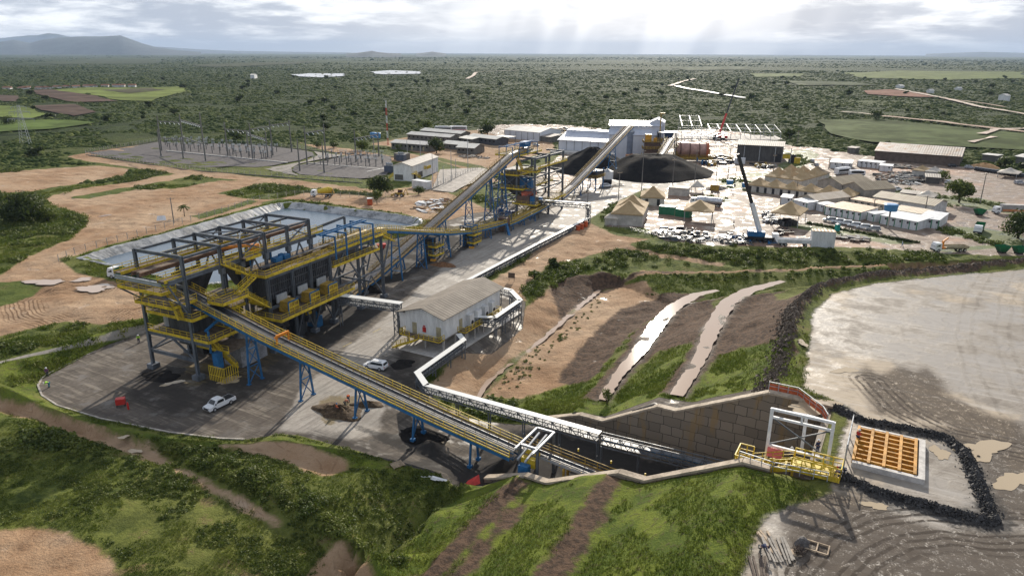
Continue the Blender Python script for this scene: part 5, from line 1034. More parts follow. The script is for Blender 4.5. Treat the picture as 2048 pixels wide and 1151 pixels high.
def bldg(name, label, cat, p0, p1, depth, h, roof='gable_x', rise=1.2, over=.4, wm=GREYW, rm=ROOFW, group=None, doors=(), windows=0, z=None, wfirst=.6, open_=False, wback=0):
    if isinstance(depth, tuple): depth = depth_to(p0, p1, depth)
    a, rz, W_ = frame_of(p0, p1, z); t = thing(name, label, cat, a, rz, group); m = M(); D = depth; o = over
    if open_:
        for x in (.15, W_/2, W_-.15):
            for y in (.15, D-.15): q = M(); q.beam((x, y, -.3), (x, y, h), .25); obj('post', q, STEEL, t)
    elif roof == 'gable_y': m.extr([(0, -.4), (W_, -.4), (W_, h), (W_/2, h+rise), (0, h)], 0, D); obj('wall', m, wm, t)
    elif roof == 'gable_x': m.add([(0,0,-.4),(0,D,-.4),(0,D,h),(0,D/2,h+rise),(0,0,h),(W_,0,-.4),(W_,D,-.4),(W_,D,h),(W_,D/2,h+rise),(W_,0,h)], [(0,1,2,3,4)[::-1],(5,6,7,8,9),(0,5,9,4),(6,1,2,7),(1,0,5,6)][:4]); obj('wall', m, wm, t)
    else: m.box(0, 0, -.4, W_, D, h); obj('wall', m, wm, t)
    m = M(); k = .14
    if roof == 'gable_x':
        s_ = rise/(D/2); e = h-o*s_
        for y0, z0, y1, z1 in ((-o, e, D/2, h+rise), (D/2, h+rise, D+o, e)): m.add([(-o,y0,z0+.03),(W_+o,y0,z0+.03),(W_+o,y1,z1+.03),(-o,y1,z1+.03),(-o,y0,z0+k),(W_+o,y0,z0+k),(W_+o,y1,z1+k),(-o,y1,z1+k)], [(3,2,1,0),(4,5,6,7),(0,1,5,4),(2,3,7,6),(1,2,6,5),(3,0,4,7)])
    elif roof == 'gable_y':
        s_ = rise/(W_/2); e = h-o*s_
        for x0, z0, x1, z1 in ((-o, e, W_/2, h+rise), (W_/2, h+rise, W_+o, e)): m.add([(x0,-o,z0+.03),(x1,-o,z1+.03),(x1,D+o,z1+.03),(x0,D+o,z0+.03),(x0,-o,z0+k),(x1,-o,z1+k),(x1,D+o,z1+k),(x0,D+o,z0+k)], [(3,2,1,0),(4,5,6,7),(0,1,5,4),(2,3,7,6),(1,2,6,5),(3,0,4,7)])
    elif roof == 'shed': m.add([(-o,-o,h+.02),(W_+o,-o,h+.02),(W_+o,D+o,h+rise),(-o,D+o,h+rise),(-o,-o,h+k),(W_+o,-o,h+k),(W_+o,D+o,h+rise+k),(-o,D+o,h+rise+k)], [(3,2,1,0),(4,5,6,7),(0,1,5,4),(2,3,7,6),(1,2,6,5),(3,0,4,7)])
    elif roof == 'hip': m.add([(-o,-o,h),(W_+o,-o,h),(W_+o,D+o,h),(-o,D+o,h),(W_/2,D/2,h+rise),(-o,-o,h-.25),(W_+o,-o,h-.25),(W_+o,D+o,h-.25),(-o,D+o,h-.25)], [(0,1,4),(1,2,4),(2,3,4),(3,0,4),(5,6,1,0),(6,7,2,1),(7,8,3,2),(8,5,0,3)])
    else: m.box(-o, -o, h, W_+o, D+o, h+k)
    obj('roof', m, rm, t)
    for (x, w, hh) in doors: q = M(); q.box(x, -.06, 0, x+w, .02, hh); obj('door', q, BLACKP if w > 1.6 else BEIGE, t)
    for i in range(windows): x = W_*(i+.5)/windows; q = M(); q.box(x-wfirst, -.05, h*.42, x+wfirst, .03, h*.72); obj('window', q, GLASS, t)
    t['_w'] = W_; return t
def pilasters(t, W_, h, n, D=0):
    for i in range(n+1):
        q = M(); x = W_*i/n; q.box(x-.12, -.14, -.2, x+.12, .0, h-.15); obj('pilaster', q, mat('grey_strip', (.22, .22, .20), .7), t)
# offices: low grey blocks with pale roofs
OFG = 'low grey office blocks with pale roofs'
bldg('office_block', 'long low grey office block with pale roof, nearest the substation', 'office', (783,297), (858,304), 11, 3.6, over=.7, group=OFG, windows=9, doors=((14, 1.1, 2.2), (22, 1.1, 2.2)))
bldg('office_block', 'long low office block with pale roof, middle one of the three parallel blocks', 'office', (815,279), (900,288), 10, 3.6, over=.7, group=OFG, windows=10)
bldg('office_block', 'long low office block with pale roof, farthest of the three parallel blocks', 'office', (842,271), (922,280), 10, 3.6, over=.7, group=OFG, windows=9)
bldg('office_block', 'dark fronted office block with pale roof beside the white warehouse', 'office', (936,284), (992,292), 11, 3.8, over=.7, group=OFG, windows=7, wm=mat('slate_wall', (.07, .075, .09), .8))
bldg('office_block', 'small office block with flat pale roof between the long office blocks', 'office', (916,285), (944,289), 8, 3., over=.5, roof='shed', rise=.8, group=OFG, windows=3)
bldg('office_block', 'office block with pale roof half hidden by the round tree', 'office', (884,297), (926,302), 11, 3.2, over=.6, group=OFG, windows=4)
bldg('office_block', 'small gabled grey office block nearest the crusher tower', 'office', (914,306), (948,309), 14, 3.4, over=.7, rise=1.6, group=OFG, windows=4)
bldg('canopy', 'pale flat canopy on posts behind the crusher tower', 'canopy', (988,283), (1016,286), 8, 3.4, roof='flat', open_=True)
t = bldg('warehouse', 'white clad warehouse with low gabled roof behind the crusher tower', 'warehouse', (1009,276), (1079,283), 24, 5.6, rise=2., over=.3, wm=CLAD, rm=ROOFW); pilasters(t, t['_w'], 5.6, 6)
bldg('shed', 'grey lean-to shed at the end of the white warehouse', 'shed', (1081,283), (1101,285), 12, 3.4, roof='shed', rise=.8, wm=GREYW, rm=ROOFG)
ROOFS = ribbed('silver_roof_sheet', (.58, .61, .68), (.48, .51, .58), 'X', .9, .35)
t = bldg('process_shed', 'wide white process shed with silver roof left of the stockpile conveyor', 'industrial shed', (1117,303), (1212,309), 34, 7.0, rise=3.8, over=.8, wm=CLAD, rm=ROOFS, doors=()); w_ = t['_w']; pilasters(t, w_, 6.9, 6)
m = M(); m.box(0, 13, 9.8, w_, 21, 11.6); obj('ridge_vent', m, CLAD, t)
m = M(); m.box(-2, -9, -.3, w_*.95, -.3, 1.2); obj('loading_slab', m, CONCL, t)
t = bldg('process_tower', 'tall white clad building receiving the stockpile conveyor', 'industrial building', (1217,316), (1318,319), 26, 18., rise=1.6, over=.6, wm=CLAD, rm=ROOFS); w_ = t['_w']; pilasters(t, w_, 14.5, 5)
m = M(); m.add([(-.6,-3.4,13.4),(w_*.93,-3.4,13.4),(w_*.93,0,15.9),(-.6,0,15.9),(-.6,-3.4,13.2),(w_*.93,-3.4,13.2),(w_*.93,0,15.7),(-.6,0,15.7)], [(0,1,2,3),(7,6,5,4),(0,4,5,1)]); obj('lower_roof', m, ROOFS, t)
m = M(); m.box(-.1, -3., -.3, w_*.9, -.05, 13.3); obj('front_bay', m, CLAD, t)
t = bldg('head_house', 'white gabled tower block with dark louvre opening behind the rotary drum', 'industrial building', (1296,316), (1324,317), 16, 19.5, rise=1.8, roof='gable_y', over=.3, wm=CLAD, rm=ROOFS); w_ = t['_w']
m = M(); m.box(w_*.16, -.08, 13.5, w_*.78, .02, 18.2); obj('louvre_opening', m, BLACKP, t); m = M()
for k in range(4): m.box(w_*.18, -.16, 14+k*1., w_*.62, -.08, 14.5+k*1.)
obj('louvre', m, GALV, t)
t = bldg('workshop', 'dark open fronted workshop with pale roof right of the crane', 'workshop', (1472,320), (1562,325), 22, 8.6, rise=1.4, over=.8, wm=DARKSH, rm=ROOFG, doors=((20, 3.6, 4.5), (27, 3.6, 4.5)))
for x in (4, 12, 20, 28): m = M(); m.beam((x, -1.2, 0), (x, -1.2, 8), .35); obj('column', m, GALV, t)
m = M(); m.box(24, -.2, 2.2, 28, -.1, 4.4); obj('sign_panel', m, YELLOW, t); m = M(); m.box(30, -.9, 0, 33, -.2, 3.2); obj('stair_landing', m, YELLOW, t)
t = bldg('long_shed', 'long brick shed with rust streaked roof beyond the camp', 'shed', (1748,320), (1918,333), (1941,320), 5.2, rise=3.0, over=.6, wm=mat('brown_brick_wall', (.13, .10, .08), .85, 0, .25, .5), rm=ROOFR)
m = M(); m.box(t['_w']+.02, 8, 0, t['_w']+.1, 11, 3.6); obj('door', m, BLACKP, t)
bldg('hut', 'small flat roofed block hut right of the long shed', 'hut', (1963,321), (1991,324), 7, 3.4, roof='flat', over=.6, wm=GREYW)
bldg('hut', 'pale roofed hut at the right edge of the picture', 'hut', (2030,327), (2056,331), 10, 4, rise=1., over=.8, wm=GREYW)
bldg('hut', 'little dark hut beside the road near the workshop', 'hut', (1694,305), (1710,307), 4, 3, roof='shed', rise=.5, wm=GREYW, rm=ROOFG)
t = bldg('substation_building', 'white two storey control building with grey gabled roof beside the substation', 'building', (788,360), (824,363), (859,342), 6.6, roof='gable_y', rise=1.3, over=.5, wm=WPLAST, rm=ROOFG); W_ = t['_w']
m = M(); m.box(W_+.02, 2, .2, W_+.08, 4.2, 2.8); obj('door', m, BLACKP, t); m = M(); m.box(W_+.02, 7, .2, W_+.08, 12, 2.8); obj('opening', m, BLACKP, t); m = M(); m.box(.5, -.06, .2, 4.5, .02, 2.6); obj('louvre', m, GREYW, t)
m = M(); stair(m, (W_+1., 1.5, 3.3), (W_+1., 6.8, .2), 1.1, (1, 0)); m.box(W_, -.5, 3.2, W_+1.8, 1.6, 3.35); m.rail([(W_+1.8, -.5, 3.3), (W_+1.8, 1.6, 3.3)], 1.1, .1, 1); obj('stair', m, YELLOW, t)
m = M(); m.rail([(W_+.1, 14, 3.3), (W_+1.6, 14, 3.3), (W_+1.6, 18, 3.3)], 1.3, .3, 1); obj('rear_landing', m, YELLOW, t)
m = M(); stair(m, (-3, 1, .2), (-.3, 1, 2.6), 1., (0, 1)); obj('side_stair', m, YELLOW, t)
bldg('equipment_box', 'white equipment box with pale roof in front of the control building', 'equipment box', (824,374), (853,379), 3.4, 2.9, roof='flat', over=.1, wm=WBOX, rm=WBOX)
bldg('equipment_box', 'grey block house with white pipe on top behind the control building', 'equipment box', (788,319), (810,321), 5, 3.2, roof='flat', over=.1, wm=GREYW, rm=GREYW)
# transformers
for i, (px, py) in enumerate(((780,345), (803,322))):
    p = GT(px, py); t = thing('transformer', ('dark power transformer with pale radiator drum left of the control building', 'dark power transformer with pale drum behind the control building')[i], 'transformer', p, R(-20))
    m = M(); m.box(-2.2, -1.6, 0, 2.2, 1.6, 3.4); obj('tank', m, mat('slate_machine', (.09, .11, .15), .6), t); m = M(); m.cyl((-1.8, 0, 4.1), (1.6, 0, 4.1), .55, 12); obj('oil_drum', m, GALV, t)
    m = M(); [m.cyl((-1.2+k*1.2, -.8, 3.4), (-1.2+k*1.2, -.8, 5), .16, 8) for k in range(3)]; obj('bushing', m, GALV, t)
# ================================================================ camp
def row(name, label, p0, p1, depth, n, h=2.6, rm=WBOX, wm=WBOX, roof='shed', rise=.25, group='rows of white site cabins', cat='site cabins', dark=True, z=None):
    t = bldg(name, label, cat, p0, p1, depth, h, roof=roof, rise=rise, over=.2, wm=wm, rm=rm, group=group, z=z); W_ = t['_w']
    for i in range(n+1):
        q = M(); q.box(W_*i/n-.14, -.07, -.2, W_*i/n+.14, -.0, h-.05); obj('corner_post', q, GREENP if dark else GREYW, t)
    for i in range(n):
        q = M(); x = W_*(i+.78)/n; q.box(x-.35, -.06, h*.62, x+.25, .02, h*.86); obj('window', q, GLASS, t)
    return t
row('cabin_row', 'row of six white site cabins under half white half rusty roof', (1649,428), (1719,441), (1742,430), 6, 2.9, ROOFO)
row('cabin_row', 'row of five white site cabins with pale roofs beside the blue tank', (1759,447), (1832,461), (1849,450), 5, 2.9, WBOX)
row('cabin_row', 'block of white cabins at the right hand end of the cabin rows', (1833,452), (1875,458), (1897,445), 3, 3., WBOX)
row('cabin', 'single white site cabin between the two long cabin rows', (1733,440), (1746,444), (1764,437), 1, 2.8, WBOX, group=None, cat='site cabin')
row('cabin', 'grey white cabin at the left end of the six cabin row', (1631,420), (1646,424), 5, 1, 2.6, WBOX, group=None, cat='site cabin', dark=False)
row('cabin', 'blue white container cabin in front of the pale gabled shed', (1585,414), (1612,421), 5.5, 1, 2.9, WBOX, group=None, cat='site cabin')
row('cabin', 'pale box cabin left of the blue white container cabin', (1560,409), (1581,411), 6, 1, 2.9, WBOX, group=None, cat='site cabin', dark=False)
row('cabin_row', 'row of beige cabins under rusty roof in the middle of the camp', (1700,412), (1777,426), 6, 6, 2.7, ROOFO, mat('beige_cabin_wall', (.45, .40, .33), .7), dark=False)
row('cabin_row', 'beige roofed cabins behind the five cabin row', (1778,434), (1842,445), 9, 4, 2.9, ribbed('beige_roof_sheet', (.52, .43, .31), (.44, .35, .24), 'X', 1., .6), dark=False)
row('cabin_row', 'white cabins with flat pale roof by the far mud road', (1659,336), (1701,339), 12, 3, 3., ROOFW, dark=False)
row('cabin_row', 'line of white cabins with dark windows beyond the bus', (1714,333), (1761,338), 6, 5, 3., WBOX, dark=False)
row('cabin', 'small white cabin beside the scrap pile', (1757,342), (1783,344), 6, 1, 2.8, WBOX, group=None, cat='site cabin', dark=False)
bldg('shed', 'long tan roofed shed with dark eaves behind the cabin rows', 'shed', (1746,411), (1863,430), (1884,420), 3.6, rise=1.3, over=.7, wm=mat('white_shed_wall', (.58, .57, .55), .7), rm=ribbed('tan_roof_sheet_b', (.35, .29, .20), (.27, .22, .15), 'X', 1., .65))
bldg('shed', 'left one of the twin tan gabled sheds', 'shed', (1633,383), (1682,392), (1722,380), 4.6, roof='gable_y', rise=2.2, over=.3, wm=mat('grey_shed_wall', (.30, .28, .25), .8), rm=ROOFT, group='twin tan sheds')
bldg('shed', 'right one of the twin tan gabled sheds', 'shed', (1683,392), (1725,403), (1763,393), 4.6, roof='gable_y', rise=2.2, over=.3, wm=MATS['grey_shed_wall'], rm=ROOFT, group='twin tan sheds')
bldg('shed', 'pale roofed gabled shed behind the container cabin', 'shed', (1596,409), (1630,417), (1674,404), 3.2, roof='gable_y', rise=1.4, over=.5, wm=MATS['beige_cabin_wall'], rm=ribbed('cream_roof_sheet', (.60, .51, .40), (.52, .43, .32), 'Y', 1., .6))
# tent roofed halls
def tents(name, label, p0, p1, n, depth, h, rise, wall=True, cat='tent hall', mat_=None, rows_=1, posts=False, win=True):
    a, rz, W_ = frame_of(p0, p1); t = thing(name, label, cat, a, rz); mw = W_/n; md = depth/rows_
    if wall: m = M(); m.box(0, 0, -.4, W_, depth, h); obj('wall', m, mat('off_white_wall', (.52, .49, .44), .75), t)
    else:
        for x in (.3, W_-.3):
            for y in (.3, depth-.3): m = M(); m.cyl((x, y, -.3), (x, y, h), .12, 8); obj('post', m, GALV, t)
    for i in range(n):
        for j in range(rows_):
            x0, y0, x1, y1 = i*mw-.25, j*md-.25, (i+1)*mw+.25, (j+1)*md+.25; cx_, cy_ = (x0+x1)/2, (y0+y1)/2; vs = []
            # slightly sagging four sided canopy
            for f_, z in ((1., h+.02), (.62, h+rise*.30), (.3, h+rise*.64), (.05, h+rise)):
                for sx, sy in ((-1,-1),(0,-1),(1,-1),(1,0),(1,1),(0,1),(-1,1),(-1,0)): vs.append((cx_+sx*(x1-x0)/2*f_, cy_+sy*(y1-y0)/2*f_, z+(0 if f_ > .99 else random.uniform(-.05, .05))))
            m = M(); m.add(vs, [(r*8+k, r*8+(k+1) % 8, (r+1)*8+(k+1) % 8, (r+1)*8+k) for r in range(3) for k in range(8)]+[tuple(range(24, 32))]); m.add([(x0,y0,h-.3),(x1,y0,h-.3),(x1,y1,h-.3),(x0,y1,h-.3),(x0,y0,h+.02),(x1,y0,h+.02),(x1,y1,h+.02),(x0,y1,h+.02)], [(0,1,5,4),(1,2,6,5),(2,3,7,6),(3,0,4,7)])
            obj('canopy', m, mat_ or CANVAS, t)
    if win and wall:
        k = int(W_/3.2)
        for i in range(k): m = M(); x = W_*(i+.5)/k; m.box(x-.55, -.06, .1, x+.55, .02, h*.8); obj('opening', m, BLACKP, t)
    return t
tents('tent_hall', 'long tent hall with a line of six sandy peaked roofs and dark openings', (1492,382), (1704,408), 6, 9.5, 3., 2.6)
tents('tent_hall', 'deep tent hall with two lines of sandy peaked roofs behind the long tent hall', (1528,369), (1602,379), 3, 26, 4., 3.4, rows_=2, win=False)
tents('tent', 'brownish peaked tent at the back corner of the tent halls', (1605,360), (1640,364), 1, 12, 3., 3.2, mat_=mat('brown_canvas', (.24, .17, .10), .8), win=False)
tents('tent_hall', 'white walled building with two sandy peaked roofs beside the green bank', (1222,449), (1284,453), 1, 22, 4.0, 3.6, rows_=2, win=False)
tents('tent', 'small pale peaked awning at the corner of the white walled building', (1209,449), (1234,451), 1, 5, 2.4, 2., mat_=CANVG, win=False)
tents('tent', 'sandy peaked tent behind the white walled tent building', (1281,410), (1328,412), 1, 12, 3.2, 3.4)
tents('tent', 'open sandy tent on posts over dark machinery in the wet yard', (1366,445), (1424,449), 1, 12, 4.4, 2.8, wall=False, cat='open tent')
tents('tent', 'large open sandy tent with one white side near the six parked cars', (1540,449), (1596,456), 1, 13, 4.4, 3.2, wall=False, cat='open tent')
m = M(); t0 = bpy.data.objects['tent.003'] if 'tent.003' in bpy.data.objects else None
tents('tent', 'small grey peaked shelter beside the gate hut', (1381,386), (1407,387), 1, 7, 2.8, 2., wall=False, cat='open tent', mat_=CANVG)
tents('tent', 'left sandy peaked canopy over the dark scrap yard hut', (1822,354), (1846,357), 1, 8, 3.6, 2., cat='tent', win=False)
tents('tent', 'right grey peaked canopy over the dark scrap yard hut', (1847,357), (1873,360), 1, 8, 3.6, 2., cat='tent', mat_=CANVG, win=False)
tents('tent', 'white low peaked canopy at the end of the dark parked cars', (1993,354), (2033,358), 1, 10, 2.4, 2., cat='open tent', mat_=CANVG, wall=False)
tents('tent', 'pale square canopy behind the long tan roofed shed', (1830,405), (1864,409), 1, 9, 2.8, 1.8, cat='open tent', mat_=CANVG, wall=False)
bldg('gate_hut', 'pale gate hut with flat grey roof beside the mud road', 'hut', (1336,390), (1374,393), 6, 3.2, roof='flat', over=.4, wm=MATS['off_white_wall'], rm=ROOFG)
bldg('shed', 'dark flat roofed store behind the tan roofed shed', 'shed', (1798,400), (1836,404), 8, 3., roof='flat', over=.3, wm=DARKSH, rm=ROOFG)
bldg('shed', 'grey lean-to at the edge of the scrap yard', 'shed', (1850,366), (1878,368), 7, 2.8, roof='shed', rise=.6, wm=DARKSH, rm=ROOFG)
bldg('container', 'dark green shipping container beside the white walled tent building', 'container', (1317,428), (1348,431), 3, 2.9, roof='flat', over=0, wm=GREENP, rm=WBOX)
bldg('container', 'dark green shipping container behind the open sandy tent', 'container', (1350,432), (1378,436), 2.6, 2.6, roof='flat', over=0, wm=GREENP, rm=GREENP)
bldg('container', 'yellow skip container on the mud near the stockpile', 'container', (1420,381), (1437,382), 3, 2.4, roof='flat', over=.1, wm=OCHRE, rm=ROOFO)
bldg('container', 'white container with red panels on the mud near the workshop', 'container', (1468,327), (1490,328), 3, 2.8, roof='flat', over=0, wm=WBOX, rm=WBOX)
bldg('container', 'blue container beside the rotary drum', 'container', (1396,304), (1416,305), 5, 3.6, roof='flat', over=0, wm=BLUE, rm=ROOFW)
bldg('container', 'orange container beside the rotary drum', 'container', (1402,309), (1417,310), 4, 3.2, roof='flat', over=.1, wm=mat('tan_orange_paint', (.52, .27, .06), .6), rm=ROOFO)
bldg('container', 'white and rust red trailer box on the lower edge of the wet yard', 'container', (1621,494), (1668,497), 3, 5., roof='flat', over=0, wm=WBOX, rm=ROOFO)
# ================================================================ process equipment round the stockpile
STKM = mat('black_ore', (.012, .0115, .012), .95, 0, .5, .25, col2=(.030, .027, .025), bump=.3, bscale=1.2, spec=.05)
def cone_pile(name, label, px, py, r, h, flat, ell=1., rz=0., kind=None):
    cx_, cy_, z = GT(px, py); m = M(); nr, nt = 26, 88
    for i in range(nr+1):
        for j in range(nt):
            t = 2*math.pi*j/nt; rr = r*i/nr; x, y = rr*math.cos(t), rr*ell*math.sin(t)
            u = i/nr; base = h*(1-u) if u > flat else h*(1-flat)
            wv = math.sin(t*5+1.)*.25+math.sin(t*11+u*4)*.16; hh = base*(1+.07*wv) + .3*math.sin(u*18+1.4*math.sin(t*3))*(.3+u*.7)*(1-u)*h/9
            rr2 = 1+.06*math.sin(t*3+.6)+.035*math.sin(t*7)
            m.v.append((x*rr2, y*rr2, max(hh, 0)-.15*(u > .98)))
    m.f = [(i*nt+j, (i+1)*nt+j, (i+1)*nt+(j+1) % nt, i*nt+(j+1) % nt) for i in range(nr) for j in range(nt)]
    o = obj(name, m, STKM, None, True); o.location = (cx_, cy_, z-.1); o.rotation_euler = (0, 0, rz); return tag(o, label, 'stockpile')
cone_pile('ore_stockpile', 'broad black ore stockpile in front of the rotary drum', 1303, 346, 31, 12.6, .30, .85, .1)
cone_pile('ore_stockpile', 'black ore stockpile cone left of the rising conveyor', 1184, 338, 23, 12., .1, .9)
t = thing('rotary_drum', 'large pinkish rotary drum on yellow cradle behind the stockpile', 'rotary drum', GT(1350, 319), R(-6))
m = M(); m.cyl((0, 0, 6), (17, 0, 5.4), 3.7, 28); obj('shell', m, mat('pinkish_steel', (.50, .30, .24), .5, 0, .25, .4), t)
for x in (2, 7, 12): m = M(); m.cyl((x, 0, 5.9-.035*x), (x+.7, 0, 5.9-.035*x), 3.95, 28); obj('riding_ring', m, mat('brown_steel', (.20, .10, .07), .6), t)
m = M(); m.cyl((16, 0, 5.45), (17.4, 0, 5.4), 4.2, 24); obj('end_hood', m, mat('rust_red_paint', (.50, .14, .06), .6), t)
m = M(); m.box(-6, -4.4, 1., 20, -3.4, 2.); m.rail([(-6, -4.4, 2), (20, -4.4, 2)], 1.2, .18, 2); m.box(-6, 3.4, 0, 20, 4.2, 2); obj('cradle', m, OCHRE, t)
t = thing('dryer_plant', 'yellow decked plant tower with blue hopper between head house and drum', 'industrial plant', GT(1316, 323), R(-6))
for x in (0, 9):
    for y in (0, 7): m = M(); m.beam((x, y, 0), (x, y, 15.5), .5); obj('column', m, STEEL, t)
for z in (4, 8, 11.5): m = M(); m.box(-1.4, -1.4, z-.25, 10, 7.6, z); d_ = obj('deck', m, GRATE, t); m = M(); m.rail([(-1.4, 7.6, z), (-1.4, -1.4, z), (10, -1.4, z), (10, 7.6, z)], 1.2, .18, 2.2); obj('railing', m, OCHRE, d_)
m = M(); m.add([(2.5,.5,15),(7.5,.5,15),(7.5,5.5,15),(2.5,5.5,15),(4.5,2.4,10),(5.6,2.4,10),(5.6,3.6,10),(4.5,3.6,10)], [(3,2,1,0)[::-1],(1,0,4,5),(2,1,5,6),(3,2,6,7),(0,3,7,4)]); obj('hopper', m, mat('slate_blue_paint', (.06, .10, .19), .5), t)
m = M(); m.box(-.6, -.6, 15.4, 9.6, 7.6, 15.7); obj('roof', m, GALV, t)
m = M(); m.beam((0, 0, 15.7), (0, 0, 25.5), .55); m.box(-.5, -1.4, 25.2, 2, .6, 25.8); obj('davit', m, OCHRE, t)
t = thing('bucket_plant', 'ochre yellow decked bag house with orange top beside the tall white building', 'industrial plant', GT(1287, 325), R(-6))
for z in (3.5, 7.5, 11): m = M(); m.box(-1, -2, z-.3, 9, 5, z); d_ = obj('deck', m, GRATE, t); m = M(); m.rail([(-1, 5, z), (-1, -2, z), (9, -2, z), (9, 5, z)], 1.2, .2, 2.2); obj('railing', m, OCHRE, d_)
m = M(); m.box(0, -1, 0, 8, 4, 10.6); obj('casing', m, mat('brown_machine', (.16, .10, .075), .7, 0, .3, 1.), t); m = M(); m.box(.2, -1, 11, 3.4, 2.6, 15); m.cyl((5.5, 0, 11), (5.5, 0, 13), .9, 12); obj('fan_housing', m, mat('orange_yellow_paint', (.68, .33, .03), .5), t)
t = thing('apron_feeder', 'rust orange apron feeder at the back of the stockpile', 'feeder', GT(1262, 329), R(-6))
m = M(); m.box(-3, -2, 0, 4, 3, 5); m.cyl((0, -2.6, 4), (0, -2, 4), 2, 16); obj('casing', m, mat('rust_brown_paint', (.40, .17, .07), .6), t); m = M(); m.rail([(4, -2.4, 2.4), (16, -2.4, 2.4), (16, 2, 2.4)], 1.3, .2, 2); m.box(4, -2.4, 2., 16, 2, 2.4); obj('walkway', m, OCHRE, t)
def gpt(p, z): x, y = G(*p, z); a, b = W2S(x, y); return (a, b, z)
conveyor('reclaim_conveyor', 'short steep yellow and white conveyor feeding the blue hopper', [gpt((1318,316), 6.5), gpt((1343,276), 13.5)], [], width=1.6, side=OCHRE, belt=BELTL, edge=WHITEST, truss=True, depth=1.)
t = thing('storage_silo', 'round grey silo between the white sheds and the conveyor', 'silo', GT(1258, 318)); m = M(); m.cyl((0, 0, 0), (0, 0, 15), 2.2, 20); obj('shell', m, mat('blue_grey_steel', (.22, .25, .31), .5), t); m = M(); m.cyl((0, 0, 15), (0, 0, 16.4), 2.25, 20, .3); obj('cap', m, GALV, t)
t = thing('process_tank', 'white round process tank on dark base in front of the stockpile', 'tank', GT(1214, 366)); m = M(); m.cyl((0, 0, 2), (0, 0, 5.4), 2.6, 20); obj('shell', m, WPLAST, t); m = M(); m.cyl((0, 0, 0), (0, 0, 2), 2.2, 12); obj('base', m, BLACKP, t); m = M(); m.cyl((0, 0, 5.4), (0, 0, 6.4), 2.65, 20, .4); obj('cap', m, GALV, t)
t = thing('drive_station', 'blue legged drive station under the rising stockpile conveyor', 'drive station', (*S2W(-118.8, 284), 0), TH)
m = M(); [m.beam((x, y, 0), (x, y, 9), .4) for x in (-3, 3) for y in (-4, 4)]; obj('leg', m, BLUE, t); m = M(); m.box(-3.4, -4.4, 5.4, 3.4, 4.4, 8); obj('housing', m, DARKC, t); m = M(); m.rail([(-3.6, -4.6, 5.4), (3.6, -4.6, 5.4), (3.6, 4.6, 5.4)], 1.2, .18, 2); obj('railing', m, OCHRE, t)
# steel skeleton under construction
t = thing('steel_skeleton', 'pale steel frame of an unfinished hall behind the drum and the red crane', 'steel frame', GT(1345, 276), R(-7)); 
for k in range(11):
    x = 6+k*6.6; m = M(); hh = 13.5 if k < 3 else 8.0
    m.beam((x, 0, 0), (x, 0, hh*.62), .3); m.beam((x, 22, 0), (x, 22, hh), .3); m.beam((x, 0, hh*.62), (x, 22, hh), .36); obj('portal_frame', m, GALV, t)
for y, z0, z1 in ((0, 8.4, 5.), (22, 13.5, 8.0), (11, 11, 6.5)): m = M(); m.beam((6, y, z0), (19.2, y, z0), .24); m.beam((25.8, y, z1), (72, y, z1), .24); m.beam((6, y, z1*.6), (72, y, z1*.6), .2); obj('purlin', m, GALV, t)
m = M(); m.box(0, -4, -.2, 74, 26, .35); obj('floor_slab', m, CONC, t)
t = thing('steel_lean_to', 'low pale steel lean-to frame in front of the unfinished hall', 'steel frame', GT(1368, 288), R(-7))
for k in range(5): x = k*5.; m = M(); m.beam((x, 0, 0), (x, 0, 5), .4); m.beam((x, 0, 5), (x+8, 10, 6.4), .45); obj('portal_frame', m, WHITEST, t)
m = M(); m.beam((0, 0, 5), (20, 0, 5), .4); m.beam((8, 10, 6.4), (28, 10, 6.4), .4); obj('purlin', m, WHITEST, t)
# ================================================================ cranes, tanks, poles
def crane(label, base, tip_px, tip_h, boom_cols, rz, body, w=.9, length=9):
    p = GT(*base); t = thing('mobile_crane', label, 'crane', p, rz); c, s_ = math.cos(-rz), math.sin(-rz)
    tw = Vector((*G(*tip_px, tip_h), tip_h)) - Vector(p); tip = Vector((tw.x*c-tw.y*s_, tw.x*s_+tw.y*c, tw.z)); foot = Vector((0, 0, 3.2))
    m = M(); m.box(-length/2, -1.3, .9, length/2, 1.3, 1.6); obj('chassis', m, BLACKP, t)
    for x in (-length*.38, -length*.2, length*.18, length*.36):
        for y in (-1.2, 1.2): m = M(); m.cyl((x, y-.25, .65), (x, y+.25, .65), .65, 12); obj('wheel', m, RUBBER, t)
    m = M(); m.box(-length*.5-1.2, -1.2, .9, -length*.5+.6, 1.2, 2.8); obj('cab', m, body[0], t); m = M(); m.box(-1.6, -1.3, 1.7, 2.6, 1.3, 3.2); obj('slew_house', m, body[1], t)
    m = M(); m.box(1.8, -1.5, 1.8, 3.6, 1.5, 3.4); obj('counterweight', m, body[2], t)
    n = len(boom_cols)
    for i, (u0, u1, ww, mt_) in enumerate(boom_cols): m = M(); m.beam(foot.lerp(tip, u0), foot.lerp(tip, u1), ww); obj('boom_section', m, mt_, t)
    m = M(); m.cyl(tip, (tip.x, tip.y, tip.z-9), .06, 6); m.cbox((tip.x, tip.y, tip.z-9.4), (.5, .5, .9)); obj('hook_line', m, BLACKP, t)
    for x in (-length*.3, length*.32):
        m = M(); m.beam((x, -3, .5), (x, 3, .5), .35); m.box(x-.4, -3.3, 0, x+.4, -2.7, .4); m.box(x-.4, 2.7, 0, x+.4, 3.3, .4); obj('outrigger', m, body[2], t)
    return t
crane('mobile crane with white lower boom and black upper boom in the wet yard', (1517,482), (1476,308), 27.5, ((0, .38, 1.15, WHITEST), (.38, 1., .8, BLACKP)), R(170), (WCAR, BLUE, BLUE))
